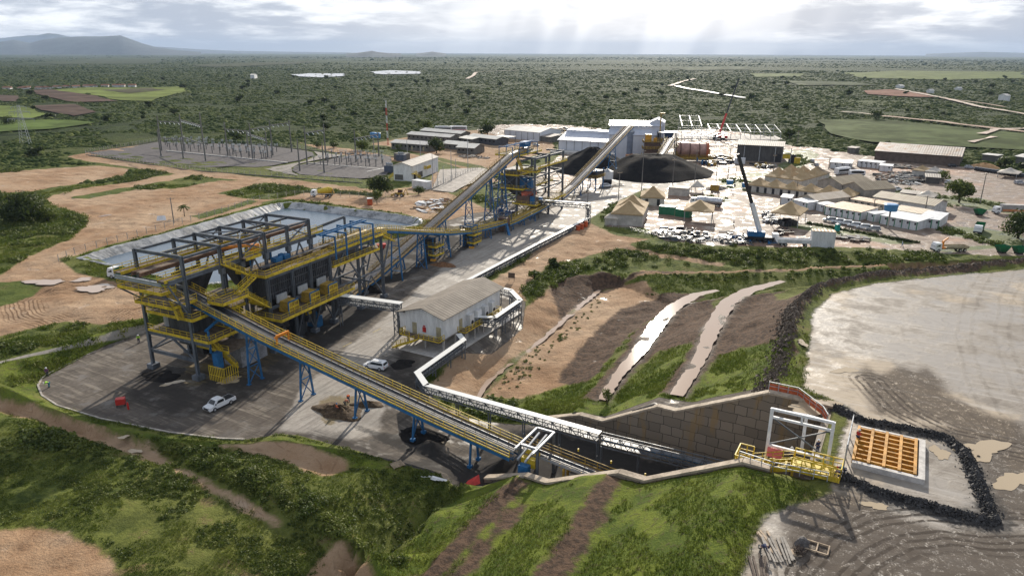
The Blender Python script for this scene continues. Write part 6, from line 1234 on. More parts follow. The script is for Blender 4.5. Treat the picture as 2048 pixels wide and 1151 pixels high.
crane('mobile crane with tall red and black boom beside the unfinished hall', (1437,279), (1478,157), 39., ((0, .36, 1.1, RED), (.36, 1., .75, BLACKP)), R(170), (RED, RED, BLACKP))
def tank_on_post(label, px, py, top_h, r, th, n=1):
    p = GT(px, py); t = thing('water_tank', label, 'water tank', p, 0.); m = M()
    if n == 1: m.cyl((0, 0, -.3), (0, 0, top_h), .28, 10)
    else: [m.cyl((x, y, -.3), (x, y, top_h), .14, 8) for x in (-r*.7, r*.7) for y in (-r*.7, r*.7)]
    obj('stand', m, CONC, t); m = M(); m.cyl((0, 0, top_h), (0, 0, top_h+th), r, 18, r*1.12); obj('tank', m, mat('tank_blue_plastic', (.07, .24, .48), .5, 0, .15, 1.), t); m = M(); m.cyl((0, 0, top_h+th), (0, 0, top_h+th+.25), r*1.15, 18, r*.9); obj('lid', m, MATS['tank_blue_plastic'], t)
tank_on_post('wide blue water tank on a single post beside the white cabin row', 1775, 456, 6., 2.0, 2.1)
tank_on_post('left of two blue water tanks on posts near the radio mast', 748, 301, 7.5, 1.6, 2.6)
tank_on_post('right of two blue water tanks on posts near the radio mast', 757, 302, 7.5, 1.6, 2.6)
tank_on_post('low blue water tank left of the black crane boom', 1459, 371, .6, 1.4, 1.7, 4)
tank_on_post('low blue water tank right of the black crane boom', 1490, 377, .6, 1.4, 1.7, 4)
def lattice(name, label, cat, base, h, w0, w1, cols, arms=()):
    p = GT(*base); t = thing(name, label, cat, p, R(15)); n = 12
    for k, mt_ in enumerate(cols):
        m = M(); u0, u1 = k/len(cols), (k+1)/len(cols); nn = max(1, n//len(cols))
        def wv(u): return w0+(w1-w0)*u
        for j in range(nn):
            a, b = u0+(u1-u0)*j/nn, u0+(u1-u0)*(j+1)/nn
            for (sx, sy), (ex, ey) in zip(((-1,-1),(1,-1),(1,1),(-1,1)), ((1,-1),(1,1),(-1,1),(-1,-1))):
                m.beam((sx*wv(a), sy*wv(a), a*h), (sx*wv(b), sy*wv(b), b*h), .14); m.beam((sx*wv(a), sy*wv(a), a*h), (ex*wv(b), ey*wv(b), b*h), .09)
        obj('lattice_section', m, mt_, t)
    for z, L_ in arms: m = M(); m.beam((-L_, 0, z), (L_, 0, z), .2); m.beam((-L_, 0, z), (0, 0, z+1), .12); m.beam((L_, 0, z), (0, 0, z+1), .12); [m.cyl((x, 0, z-1.6), (x, 0, z), .12, 6) for x in (-L_, L_, -L_*.5)]; obj('cross_arm', m, GALV, t)
    return t
lattice('radio_mast', 'slim red and white lattice radio mast beyond the substation', 'mast', (776,291), 27, .35, .3, [RED, WHITEST]*3)
lattice('transmission_tower', 'grey lattice transmission tower in the fields on the left', 'pylon', (52,288), 23, 2.4, .5, [GALV], ((15, 7), (19, 5.5), (22, 4)))
def pole(label, px, py, h, r=.16, arm=True, material=None, group=None):
    p = GT(px, py); t = thing('utility_pole', label, 'pole', p, R(20), group); m = M(); m.cyl((0, 0, -.4), (0, 0, h), r*1.25, 8, r*.8); obj('shaft', m, material or mat('pole_concrete', (.20, .185, .17), .8), t)
    if arm: m = M(); m.beam((-1.1, 0, h-.4), (1.1, 0, h-.4), .14); [m.cyl((x, 0, h-.3), (x, 0, h), .06, 6) for x in (-1, 0, 1)]; obj('cross_arm', m, WOOD, t)
for px, py, h, lab in ((348,446,8.5,'thin dark pole beside the palm like tree'), (1283,380,17,'pole nearest the gate hut in the mud'), (1345,372,12,'short lamp pole in front of the stockpile'), (1389,366,15,'pole at the right foot of the stockpile'), (1237,398,11,'pole on the green bank of the road'), (1455,362,15,'leaning dark pole near the skip'), (1431,372,12,'thin pole left of the leaning dark pole'), (1546,346,9,'pole between workshop and tent halls'), (1592,391,6,'thin pole in front of the long tent hall'), (1745,430,6,'pole beside the rusty cabin roof'), (1849,428,7,'pole beside the long tan roofed shed'), (1960,407,12,'tall brown pole in the mud right of the broad tree'), (1562,326,8,'pole at the corner of the workshop'), (1594,290,9,'pale pole by the far mud road'), (1174,440,10,'steel pole at the end of the road pipe bridge'), (1657,338,6,'thin pole at the white cabins by the far road')):
    pole(lab, px, py, h)
# ================================================================ substation
SBX = R(-14)
POLEC = mat('weathered_concrete_pole', (.17, .165, .155), .8, 0, .2, 1.)
SUBM = {}
def to_px(x, y): return (x/3.836+300, y/3.836+200)
sub = [((92,392),(58,125)), ((86,432),(62,225)), ((265,407),(228,110)), ((257,452),(236,285)), ((428,470),(390,100)), ((600,440),(570,170)), ((790,460),(762,180)), ((943,430),(918,155)), ((1088,405),(1070,155)), ((755,388),(740,240)), ((905,445),(893,240)), ((1150,545),(1135,300)), ((1207,500),(1187,200)), ((1352,470),(1335,185)), ((1337,560),(1320,330)), ((1582,480),(1573,235)), ((1757,440),(1752,250))]
tops = []
def solve_h(base, ytop):
    x, y, z = GT(*base); lo, hi = 0., 60.
    for _ in range(40):
        mid_ = (lo+hi)/2; dd = y*math.cos(PITCH)-(z+mid_-H)*math.sin(PITCH); uu = y*math.sin(PITCH)+(z+mid_-H)*math.cos(PITCH); yy = CY-uu/dd*F+ (x/dd*F)*_s
        lo, hi = (mid_, hi) if yy > ytop else (lo, mid_)
    return lo
for i, (b, tp) in enumerate(sub):
    b = to_px(*b); tp = to_px(*tp); h = solve_h(b, tp[1]); p = GT(*b); tops.append((p, h))
    t = thing('substation_pole', 'tall grey concrete pole standing in the substation gravel', 'pole', p, SBX, 'tall concrete poles of the substation'); m = M(); m.cyl((0, 0, -.3), (0, 0, h), .42, 8, .26); obj('shaft', m, POLEC, t); m = M(); m.cyl((0, 0, h), (0, 0, h+.9), .05, 6); obj('spike', m, POLEC, t)
def busbar(i, j, f, lab, ins=True):
    (p, h), (q, g) = tops[i], tops[j]; a = Vector(p)+Vector((0, 0, h*f)); b = Vector(q)+Vector((0, 0, g*f)); b.z = a.z; t = thing('bus_beam', lab, 'beam', a, 0.); d = b-a
    m = M(); m.beam((0, 0, 0), d, .42); obj('beam', m, POLEC, t)
    if ins:
        m = M(); n = max(3, int(d.length/3.5))
        for k in range(n): e = d*((k+.5)/n); m.cyl((e.x, e.y, e.z-.3), (e.x+1.2, e.y-1.2, e.z-1.2), .16, 7)
        obj('insulator_string', m, mat('porcelain', (.62, .66, .66), .25), t)
for i, j, f, lab in ((0,2,.86,'upper beam between the two leftmost tall poles of the substation'), (2,4,.86,'upper beam with insulators between second and third tall poles of the substation'), (0,2,.38,'lower beam between the two leftmost tall poles of the substation'), (2,4,.42,'lower beam between second and third tall poles of the substation'), (5,6,.80,'beam with insulators between the fourth and fifth tall poles of the substation'), (6,7,.84,'beam joining the middle tall poles of the substation'), (7,8,.86,'beam at the far middle poles of the substation'), (12,13,.82,'beam across the poles by the substation roadway'), (15,16,.75,'beam across the two poles nearest the blue tanks'), (9,10,.9,'low beam between the two short middle poles of the substation')):
    busbar(i, j, f, lab, f > .5)
GRVL = mat('dark_gravel', (.085, .075, .075), .9, 0, .3, .5, bump=.03, bscale=9)
def pad(name, pts, zoff=.35, material=GRVL):
    P = [GT(*p) for p in pts]; z = max(p[2] for p in P)+.1; sheet(name, [(p[0], p[1]) for p in P], z, material, jit=.1, world=True); return z
zg = pad('gravel_yard', [(178,306),(250,296),(320,283),(338,284),(420,287),(520,292),(600,301),(625,306),(628,312),(600,322),(575,326),(545,332),(510,335),(470,333),(380,336),(280,323),(200,311)])
zg2 = pad('gravel_yard', [(590,333),(584,341),(600,349),(660,354),(720,358),(742,357),(772,352),(780,345),(784,330),(782,316),(760,310),(700,312),(650,322),(615,328)])
pad('concrete_roadway', [(528,337),(575,330),(612,323),(636,312),(628,304),(660,309),(690,312),(640,320),(600,328),(583,336),(584,344),(597,351),(560,346)], .1, mat('grey_yard', (.24, .21, .18), .7, 0, .35, .5))
pad('concrete_roadway', [(862,380),(872,362),(880,340),(960,338),(1000,345),(975,360),(930,374),(905,386)], .1, mat('grey_yard', (.24, .21, .18), .7, 0, .35, .5))
pm_ = M(); pm_.box(-.15, -.15, -.2, .15, .15, 4.2); pm_.beam((0, -.9, 4.0), (0, .9, 4.0), .16)
proto = thing('insulator_post', 'slim grey switchgear post with pale insulators in the substation', 'insulator post', (0, 0, 0), SBX, 'switchgear posts of the substation')
obj('post', pm_, POLEC, proto); m = M(); [m.cyl((0, y, 4.1), (0, y, 5.2), .13, 6) for y in (-.8, 0, .8)]; obj('insulator', m, MATS['porcelain'], proto)
spots = []
for r_, (p0, p1, n) in enumerate((((330,293),(555,312),17), ((332,300),(548,318),15), ((322,290),(470,297),9), ((452,306),(560,306),9), ((455,314),(540,322),7), ((350,288),(420,292),5), ((625,330),(772,336),12), ((640,324),(770,328),10), ((660,318),(772,320),8))):
    for k in range(n): u = (k+.5)/n; spots.append((p0[0]+(p1[0]-p0[0])*u+random.uniform(-3, 3), p0[1]+(p1[1]-p0[1])*u+random.uniform(-.6, .6)))
for i, s_ in enumerate(spots):
    p = GT(*s_)
    if i == 0: proto.location = p
    else: dup(proto, p, SBX+random.choice((0, math.pi/2)), proto['label'])
m = M()
for p0, p1 in (((333,303),(575,327)), ((617,328),(775,341)), ((733,346),(775,337))):
    a, b = GT(*p0), GT(*p1); m.beam((a[0], a[1], a[2]+.5), (b[0], b[1], b[2]+.5), .9, .4)
tag(obj('cable_duct', m, CONCL), 'pale concrete cable duct running across the substation gravel', 'cable duct')
for lab, px, py, h in (('thin steel mast right of the control building, nearest it', 866, 371, 14), ('thin steel mast second from the control building', 875, 372, 8), ('thin steel mast third from the control building', 887, 369, 8), ('tall thin steel mast before the fenced yard', 903, 364, 14), ('thin steel mast at the fenced yard corner', 912, 357, 9), ('tall thin steel mast near the small gabled office', 936, 345, 16), ('short thin steel mast at the round tree', 841, 312, 9), ('tall thin steel mast in front of the long office block', 815, 316, 10)):
    pole(lab, px, py, h, .14, False, GALV)
def fence(name, label, path, h=2.2, step=3.2, base=.35, mt_=None, wire=True):
    P = [GT(*p) for p in path]; t = thing(name, label, 'fence', P[0], 0.); o_ = P[0]; mb = M(o_); wr = M(o_); mt_ = mt_ or CONC; cnt = 0
    tot = sum(math.dist(p, q) for p, q in zip(P[:-1], P[1:])); step = max(step, tot/95)
    for p, q in zip(P[:-1], P[1:]):
        p, q = Vector(p), Vector(q); n = max(1, round((q-p).length/step))
        if base: mb.beam(p+Vector((0, 0, base/2)), q+Vector((0, 0, base/2)), .2, base+.1)
        if wire: [wr.beam(p+Vector((0, 0, h*k)), q+Vector((0, 0, h*k)), .035) for k in (.5, .75, .98)]
        for j in range(n): e = p.lerp(q, j/n); m = M(o_); m.beam(e-Vector((0, 0, .2)), e+Vector((0, 0, h)), .15); obj('post', m, mt_, t)
    if base: obj('base_wall', mb, GREYW, t)
    if wire: obj('wire', wr, GALV, t)
fence('fence', 'post fence with low wall along the near side of the substation', [(172,310),(280,327),(380,341),(500,350),(600,358),(725,367)])
fence('fence', 'post fence with low wall along the far side of the substation', [(172,306),(250,294),(322,281),(420,285),(520,290),(640,303),(790,315)])
fence('fence', 'dark wire fence around the yard beyond the control building', [(862,380),(905,360),(955,340),(1000,347)], 2.4)
fence('fence', 'wire fence on thin posts along the pond bank', [(118,523),(150,508),(215,489),(330,457),(430,429),(520,401),(590,391),(700,394),(790,396)], 2., 3.6, 0)
fence('fence', 'low wire fence along the mud yard edge below the tents', [(1212,452),(1290,470),(1380,486),(1440,492)], 1.6, 3, 0)
# ================================================================ vehicles
def wheels(t, xs, yw, r, w=.24):
    for x in xs:
        for y in (-yw, yw):
            m = M(); m.cyl((x, y-w/2, r), (x, y+w/2, r), r, 16); k = obj('wheel', m, RUBBER, t); s_ = 1 if y > 0 else -1
            m = M(); m.cyl((x, y+s_*w*.5, r), (x, y+s_*(w*.5+.02), r), r*.58, 12); obj('rim', m, CHROME, k)
def soft(m, prof, w, y_in=.08, zmin=0.):
    """body from a side profile: full width below, drawn in towards the top"""
    n = len(prof); zs_ = [z for _, z in prof]; top = max(zs_); vs = []
    for y in (-1, 1):
        for x, z in prof: f = 1-y_in*max(0, (z-zmin)/(top-zmin+1e-6))**1.3; vs.append((x, y*w/2*f, z))
    m.add(vs, [tuple(range(n)), tuple(range(2*n-1, n-1, -1))]+[((i+1) % n, i, n+i, n+(i+1) % n) for i in range(n)])
def car(label, p, rz, kind='suv', paint=None, group=None, name='parked_car', z=None, detail=True):
    paint = paint or WCAR; t = thing(name, label, 'pickup truck' if kind == 'pickup' else 'car', p, rz, group)
    L_, hood = (5.2, 1.05) if kind == 'pickup' else (4.5, 1.02)
    body = [(-L_/2, .42), (-L_/2, .95), (-L_/2+.06, hood), (L_/2-1.35, hood+.02), (L_/2-.15, .86), (L_/2, .66), (L_/2, .36)]
    m = M(); soft(m, body, 1.82, .07, .4); obj('body', m, paint, t)
    if kind == 'pickup': cab = [(-.55, hood), (-.45, 1.62), (-.15, 1.74), (.72, 1.74), (1.0, 1.66), (1.62, hood+.02)]
    else: cab = [(-L_/2+.1, hood), (-L_/2+.32, 1.58), (-L_/2+.6, 1.70), (.35, 1.70), (.7, 1.62), (1.42, hood+.02)]
    m = M(); soft(m, cab, 1.72, .20, hood); c = obj('cabin', m, paint, t)
    x0, x1, xr = cab[0][0]+.14, cab[-1][0]-.16, cab[3][0]
    # glass: side windows, windscreen and rear window, standing a little proud
    m = M()
    for s_ in (-1, 1):
        f = lambda z: s_*(1.72/2*(1-.20*((z-hood)/(1.74-hood))**1.3)+.012)
        zl, zh = hood+.1, cab[1][1]-.04
        m.add([(x0+.1, f(zl), zl), (x1-.28, f(zl), zl), (xr-.02, f(zh), zh), (cab[1][0]+.1, f(zh), zh)], [(0,1,2,3) if s_ < 0 else (3,2,1,0)])
    obj('side_window', m, GLASS, c)
    m = M(); a, b = cab[-1], cab[-2]; dx_, dz_ = .03, .02
    m.add([(a[0]-.06+dx_, -.74, a[1]+.06), (a[0]-.06+dx_, .74, a[1]+.06), (b[0]+.07+dx_, .60, b[1]), (b[0]+.07+dx_, -.60, b[1])], [(0,1,2,3)]); obj('windscreen', m, GLASS, c)
    m = M(); a, b = cab[0], cab[1]; m.add([(a[0]+.01-dx_, -.70, a[1]+.1), (a[0]+.01-dx_, .70, a[1]+.1), (b[0]-.04-dx_, .60, b[1]-.06), (b[0]-.04-dx_, -.60, b[1]-.06)], [(3,2,1,0)]); obj('rear_window', m, GLASS, c)
    if kind == 'pickup': m = M(); m.box(-L_/2+.12, -.76, hood-.02, -.62, .76, hood+.025); obj('load_bed', m, BLACKP, t)
    else:
        m = M(); [m.beam((cab[1][0]+.3, s_*.62, 1.76), (.3, s_*.62, 1.76), .05) for s_ in (-1, 1)]; obj('roof_rack', m, BLACKP, c)
    wheels(t, (-L_*.29, L_*.31), .84, .36)
    if detail:
        for s_ in (-1, 1):
            m = M(); m.box(L_/2-.22, s_*.62-.2, .68, L_/2+.015, s_*.62+.2, .84); obj('headlight', m, CHROME, t)
            m = M(); m.box(-L_/2-.015, s_*.76-.1, .72, -L_/2+.1, s_*.76+.1, .98); obj('tail_light', m, RED, t)
            m = M(); m.box(cab[-1][0]-.35, s_*.93-.08, hood+.03, cab[-1][0]-.2, s_*.93+.08, hood+.2); obj('mirror', m, BLACKP, t)
        m = M(); m.box(L_/2-.05, -.5, .5, L_/2+.03, .5, .78); obj('grille', m, BLACKP, t)
        m = M(); m.box(L_/2-.1, -.86, .36, L_/2+.06, .86, .5); m.box(-L_/2-.06, -.86, .4, -L_/2+.1, .86, .55); obj('bumper', m, GREYW, t)
    return t
def ctr(px, py): return GT(px, py)
car('white double cab pickup truck with muddy side standing on the open yard', ctr(440, 812), TH-math.pi/2-R(2), 'pickup', name='pickup_truck')
car('white sport utility car with dark windows parked by the dark ore patch', ctr(752, 736), TH+math.pi+R(8), 'suv', name='parked_car')
proto_car = None
SIX = 'six cars parked below the cabin row'
six = [((1659,443), SILVER, 'silver grey car leftmost of the six below the cabin row'), ((1676,446), WCAR, 'white car second from left of the six below the cabin row'), ((1691,449), WCAR, 'white car third from left of the six below the cabin row'), ((1708,453), WCAR, 'white car fourth from left, beside the teal toilet'), ((1726,457), WCAR, 'white car fifth from left, next to the darker car'), ((1746,461), SILVER, 'dark silver car at the right end of the six below the cabin row')]
for (px, pt, lab) in six: car(lab, ctr(*px), R(160), 'suv', pt, SIX, detail=False)
for px, pt, rz, lab in (((1768,386), WCAR, 175, 'white car right of the twin tan sheds'), ((1793,381), WCAR, 10, 'white car on the mud behind the long tan shed'), ((1624,324), SILVER, 80, 'car driving on the shining far mud road, the farther one'), ((1632,332), SILVER, 80, 'car driving on the shining far mud road, the nearer one'), ((1213,374), WCAR, 20, 'white car parked by the process tank at the stockpile foot'), ((1072,292), SILVER, 5, 'dark car behind the crusher tower near the blue box'), ((2038,368), SILVER, 5, 'silver car on the sandy lot at the right edge'), ((1905,334), BLACKP, 5, 'dark car at the end of the long shed'), ((1938,337), SILVER, 5, 'grey car left of the row of dark cars'), ((1898,367), WCAR, 30, 'white car at the tip of the pale lot left of the broad tree')):
    car(lab, ctr(*px), R(rz), 'suv', pt, detail=False)
DK = 'dark cars parked in a row by the far mud lot'
pc = car('dark parked car in the row on the far mud lot', ctr(1952, 340), R(60), 'suv', mat('dark_car_paint', (.05, .055, .065), .3), DK, detail=False)
for k in range(1, 15): u = k/14; dup(pc, ctr(1952+u*92, 340+u*13.5), R(60), pc['label'])
def bus(label, px, py, rz, col, col2, L_=12, h=3.2, group=None):
    t = thing('bus', label, 'bus', ctr(px, py), rz, group); m = M(); soft(m, [(-L_/2, .4), (-L_/2, h-.2), (-L_/2+.2, h), (L_/2-.25, h), (L_/2, h-.5), (L_/2+.02, .4)], 2.5, .06, 1.5); obj('body', m, col, t)
    m = M(); [m.box(-L_/2+.5, s_*1.24-.02, 1.5, L_/2-.7, s_*1.24+.02, 2.55) for s_ in (-1, 1)]; obj('side_window', m, GLASS, t)
    m = M(); m.box(L_/2-.02, -1.1, 1.4, L_/2+.05, 1.1, 2.7); obj('windscreen', m, GLASS, t); m = M(); [m.box(-L_/2+.02, s_*1.26-.01, .7, L_/2-.2, s_*1.26+.01, 1.1) for s_ in (-1, 1)]; obj('stripe', m, col2, t)
    m = M(); m.box(-L_/4, -.8, h-.02, L_/4, .8, h+.2); obj('roof_unit', m, WCAR, t); wheels(t, (-L_*.28, L_*.32), 1.12, .5, .3); return t
bus('white and blue coach, left one of the two parked beyond the offices', 887, 262, R(-3), WCAR, mat('blue_stripe', (.05, .12, .35), .4), 12.6, 3.5, 'coaches parked beyond the offices')
bus('white and red coach, right one of the two parked beyond the offices', 917, 261.5, R(-3), WCAR, RED, 12.6, 3.5, 'coaches parked beyond the offices')
bus('pale bus parked with its end towards us beyond the twin tan sheds', 1684, 348, R(28), WCAR, GREYW, 9, 3.2)
bus('small white bus with dark windows right of the pale bus', 1713, 352, R(-5), WCAR, BLACKP, 7, 2.8)
def cab_(t, x, col, w=2.4, L_=2.0, h=2.7):
    m = M(); soft(m, [(x-L_/2, .8), (x-L_/2, h), (x+L_/2-.35, h), (x+L_/2-.08, h-.8), (x+L_/2, .9), (x+L_/2, .55), (x-L_/2, .55)], w, .08, 1.4); c = obj('cab', m, col, t)
    m = M(); m.add([(x+L_/2-.05, -w*.42, 1.75), (x+L_/2-.05, w*.42, 1.75), (x+L_/2-.3, w*.38, h-.15), (x+L_/2-.3, -w*.38, h-.15)], [(0,1,2,3)]); [m.add([(x-.5, s_*w*.49, 1.7), (x+.6, s_*w*.49, 1.7), (x+.45, s_*w*.465, h-.25), (x-.5, s_*w*.465, h-.25)], [(0,1,2,3) if s_ < 0 else (3,2,1,0)]) for s_ in (-1, 1)]; obj('window', m, GLASS, c)
    m = M(); m.box(x+L_/2-.05, -w/2, .4, x+L_/2+.15, w/2, .8); obj('bumper', m, BLACKP, c)
def truck(label, px, py, rz, kind, L_=9, col=None, cat='truck', name='truck'):
    t = thing(name, label, cat, ctr(px, py), rz); col = col or WCAR; xf = L_/2-1.
    cab_(t, xf, col); m = M(); m.box(-L_/2, -.5, .75, L_/2-1.4, .5, 1.05); obj('chassis', m, BLACKP, t)
    wheels(t, (xf-.2, -L_/2+1.1, -L_/2+2.5), 1.0, .5, .4); xb = L_/2-2.3
    if kind == 'mixer':
        m = M(); m.cyl((xb-.4, 0, 2.0), (-L_/2+1.6, 0, 2.6), .8, 16, 1.35); m.cyl((-L_/2+1.6, 0, 2.6), (-L_/2+.2, 0, 3.1), 1.35, 16, .55); obj('drum', m, YELLOW, t); m = M(); m.beam((-L_/2+.2, 0, 3.2), (-L_/2-.4, 0, 1.4), .5, .3); m.beam((-L_/2+.6, -.7, 1), (-L_/2+.6, 0, 2.4), .15); m.beam((-L_/2+.6, .7, 1), (-L_/2+.6, 0, 2.4), .15); obj('chute', m, OCHRE, t)
    elif kind == 'crane':
        m = M(); m.box(-L_/2, -1.2, 1.1, xb-1.2, 1.2, 1.35); [m.box(-L_/2, s_*1.2-.04, 1.35, xb-1.2, s_*1.2+.04, 1.8) for s_ in (-1, 1)]; m.box(-L_/2, -1.2, 1.35, -L_/2+.06, 1.2, 1.8); obj('load_bed', m, mat('tan_bed', (.42, .36, .24), .7), t)
        m = M(); m.beam((xb-.6, 0, 1.1), (xb-.6, 0, 3.2), .5); m.beam((xb-.6, 0, 3.2), (xb-1.8, .2, 4.2), .35); m.beam((xb-1.8, .2, 4.2), (xb-.2, .4, 3.0), .3); m.box(xb-.9, -1.1, 1., xb-.3, 1.1, 1.5); obj('loader_crane', m, ORANGE, t)
    elif kind == 'box': m = M(); m.box(-L_/2, -1.25, 1.1, xb, 1.25, 3.6); b_ = obj('cargo_box', m, mat('grey_tarp', (.40, .38, .36), .7), t); m = M(); [m.box(-L_/2+.1, s_*1.26-.01, 1.15, xb-.1, s_*1.26+.01, 2.0) for s_ in (-1, 1)]; obj('side_panel', m, mat('faded_orange', (.60, .24, .10), .6), b_)
    elif kind == 'tank': m = M(); m.cyl((-L_/2, 0, 2.1), (xb-.2, 0, 2.1), 1.15, 18); obj('tank', m, CHROME, t); m = M(); m.box(-L_/2+.5, -.3, 3.2, xb-1, .3, 3.4); obj('catwalk', m, GALV, t)
    elif kind == 'dump': m = M(); m.add([(-L_/2,-1.2,1.2),(xb,-1.2,1.2),(xb,1.2,1.2),(-L_/2,1.2,1.2),(-L_/2-.2,-1.3,2.6),(xb+.1,-1.3,2.6),(xb+.1,1.3,2.6),(-L_/2-.2,1.3,2.6)], [(0,1,2,3),(0,1,5,4)[::-1],(1,2,6,5)[::-1],(2,3,7,6)[::-1],(3,0,4,7)[::-1],(4,5,1,0),(5,6,2,1),(6,7,3,2),(7,4,0,3)]); obj('tipper_body', m, GREENP, t)
    return t
truck('concrete mixer truck with white cab and yellow drum on the dirt road', 645, 393, R(178), 'mixer', 8.6)
truck('truck with white cab half hidden behind the left corner of the steel frame', 250, 556, R(168), 'dump', 8)
truck('white cab truck with orange loader crane and tan flat bed', 1898, 502, R(183), 'crane', 10.4)
truck('white cab tipper truck with green body turning on the mud', 1957, 463, R(232), 'dump', 8.2)
truck('white cab lorry with grey and orange box body at the right edge', 2024, 428, R(172), 'box', 13)
truck('white cab lorry with long silver tank in the wet yard', 1412, 411, R(152), 'tank', 12, name='tanker')
t = thing('backhoe_loader', 'yellow backhoe loader by the dark tree', 'digger', ctr(800, 393), R(170))
m = M(); m.box(-1.6, -.8, .8, 1.8, .8, 1.7); obj('body', m, OCHRE, t); m = M(); soft(m, [(-1, 1.6), (-.9, 2.9), (.5, 2.9), (.7, 1.6)], 1.5, .1, 1.6); obj('cab', m, GLASS, t); m = M(); m.box(-1.1, -.8, 2.85, .6, .8, 3.0); obj('cab_roof', m, OCHRE, t)
m = M(); m.beam((1.6, 0, 1.4), (3., 0, .8), .3); m.box(2.7, -1.1, .3, 3.4, 1.1, 1.1); obj('front_bucket', m, OCHRE, t); m = M(); m.beam((-1.6, 0, 1.6), (-2.6, 0, 3.2), .25); m.beam((-2.6, 0, 3.2), (-3.2, 0, 1.2), .22); m.box(-3.5, -.35, .8, -3, .35, 1.4); obj('rear_arm', m, OCHRE, t); wheels(t, (-1., 1.3), .95, .65, .4)
for px, py, lab in ((2003,505,'green skip hopper left of two on the mud at the right edge'), (2037,507,'green skip hopper right of two on the mud at the right edge'), (1958,430,'green skip hopper on the mud beside the pale square canopy')):
    t = thing('skip_hopper', lab, 'skip', ctr(px, py), R(8), None); m = M(); m.add([(-1,-.9,.5),(1,-.9,.5),(1,.9,.5),(-1,.9,.5),(-1.9,-1.2,2.2),(1.9,-1.2,2.2),(1.9,1.2,2.2),(-1.9,1.2,2.2)], [(0,3,2,1),(0,1,5,4),(1,2,6,5),(2,3,7,6),(3,0,4,7)]+[(4,5,1,0),(5,6,2,1),(6,7,3,2),(7,4,0,3)]); obj('hopper', m, GREENP, t); m = M(); m.box(-.9, -.8, 0, .9, .8, .5); obj('base', m, BLACKP, t)
t = thing('flatbed_trailer', 'pale drop side trailer beside the crane', 'trailer', ctr(1586, 491), R(-8)); m = M(); m.box(-5, -1.2, 1., 5, 1.2, 1.3); [m.box(-5, s_*1.2-.05, 1.3, 5, s_*1.2+.05, 2.2) for s_ in (-1, 1)]; obj('load_bed', m, WBOX, t); wheels(t, (-3.6, -2.4, 3.4), 1., .5, .4)
t = thing('portable_toilet', 'teal portable toilet cabin by the hedge', 'toilet cabin', ctr(1674, 461), R(10)); m = M(); m.box(-.6, -.6, 0, .6, .6, 2.2); obj('cabin', m, mat('teal_plastic', (.03, .35, .30), .5), t); m = M(); m.add([(-.65,-.65,2.2),(.65,-.65,2.2),(.65,.65,2.2),(-.65,.65,2.2),(0,-.4,2.5),(0,.4,2.5)], [(0,1,4),(1,2,5,4),(2,3,5),(3,0,4,5)]); obj('roof', m, WBOX, t); m = M(); m.box(-.4, -.63, .1, .4, -.59, 2.); obj('door', m, mat('dark_teal', (.02, .24, .21), .5), t)
# ================================================================ people
def skin_mesh(nodes, edges, radii, sub=1):
    me = bpy.data.meshes.new('tmp'); me.from_pydata(nodes, edges, []); o = bpy.data.objects.new('tmp', me); COL.objects.link(o)
    sk = o.modifiers.new('s', 'SKIN'); sk.use_smooth_shade = True; bpy.context.view_layer.update()
    for i, r in enumerate(radii): me.skin_vertices[0].data[i].radius = (r, r)
    me.skin_vertices[0].data[0].use_root = True
    o.modifiers.new('d', 'SUBSURF').levels = sub
    dg = bpy.context.evaluated_depsgraph_get(); out_ = bpy.data.meshes.new_from_object(o.evaluated_get(dg)); bpy.data.objects.remove(o); return out_
POSES = {'stand': dict(hip=(0,0,.92), chest=(.02,0,1.36), neck=(.02,0,1.50), head=(.05,0,1.64), kn=((.03,.12,.50),(.05,-.12,.50)), ft=((0,.13,.06),(.02,-.13,.06)), el=((0,.28,1.12),(.08,-.28,1.12)), hd=((.14,.26,.92),(.28,-.22,1.0))),
         'bend': dict(hip=(-.12,0,.88), chest=(.34,0,1.02), neck=(.46,0,1.02), head=(.58,0,.96), kn=((-.02,.13,.48),(-.06,-.13,.48)), ft=((-.1,.14,.06),(-.06,-.14,.06)), el=((.42,.24,.74),(.46,-.24,.74)), hd=((.56,.18,.50),(.60,-.16,.52))),
         'walk': dict(hip=(0,0,.92), chest=(.05,0,1.36), neck=(.06,0,1.50), head=(.10,0,1.64), kn=((.2,.11,.52),(-.08,-.11,.48)), ft=((.32,.12,.08),(-.32,-.12,.12)), el=((-.14,.27,1.12),(.16,-.27,1.14)), hd=((-.06,.28,.9),(.34,-.22,1.02)))}
PC = {}
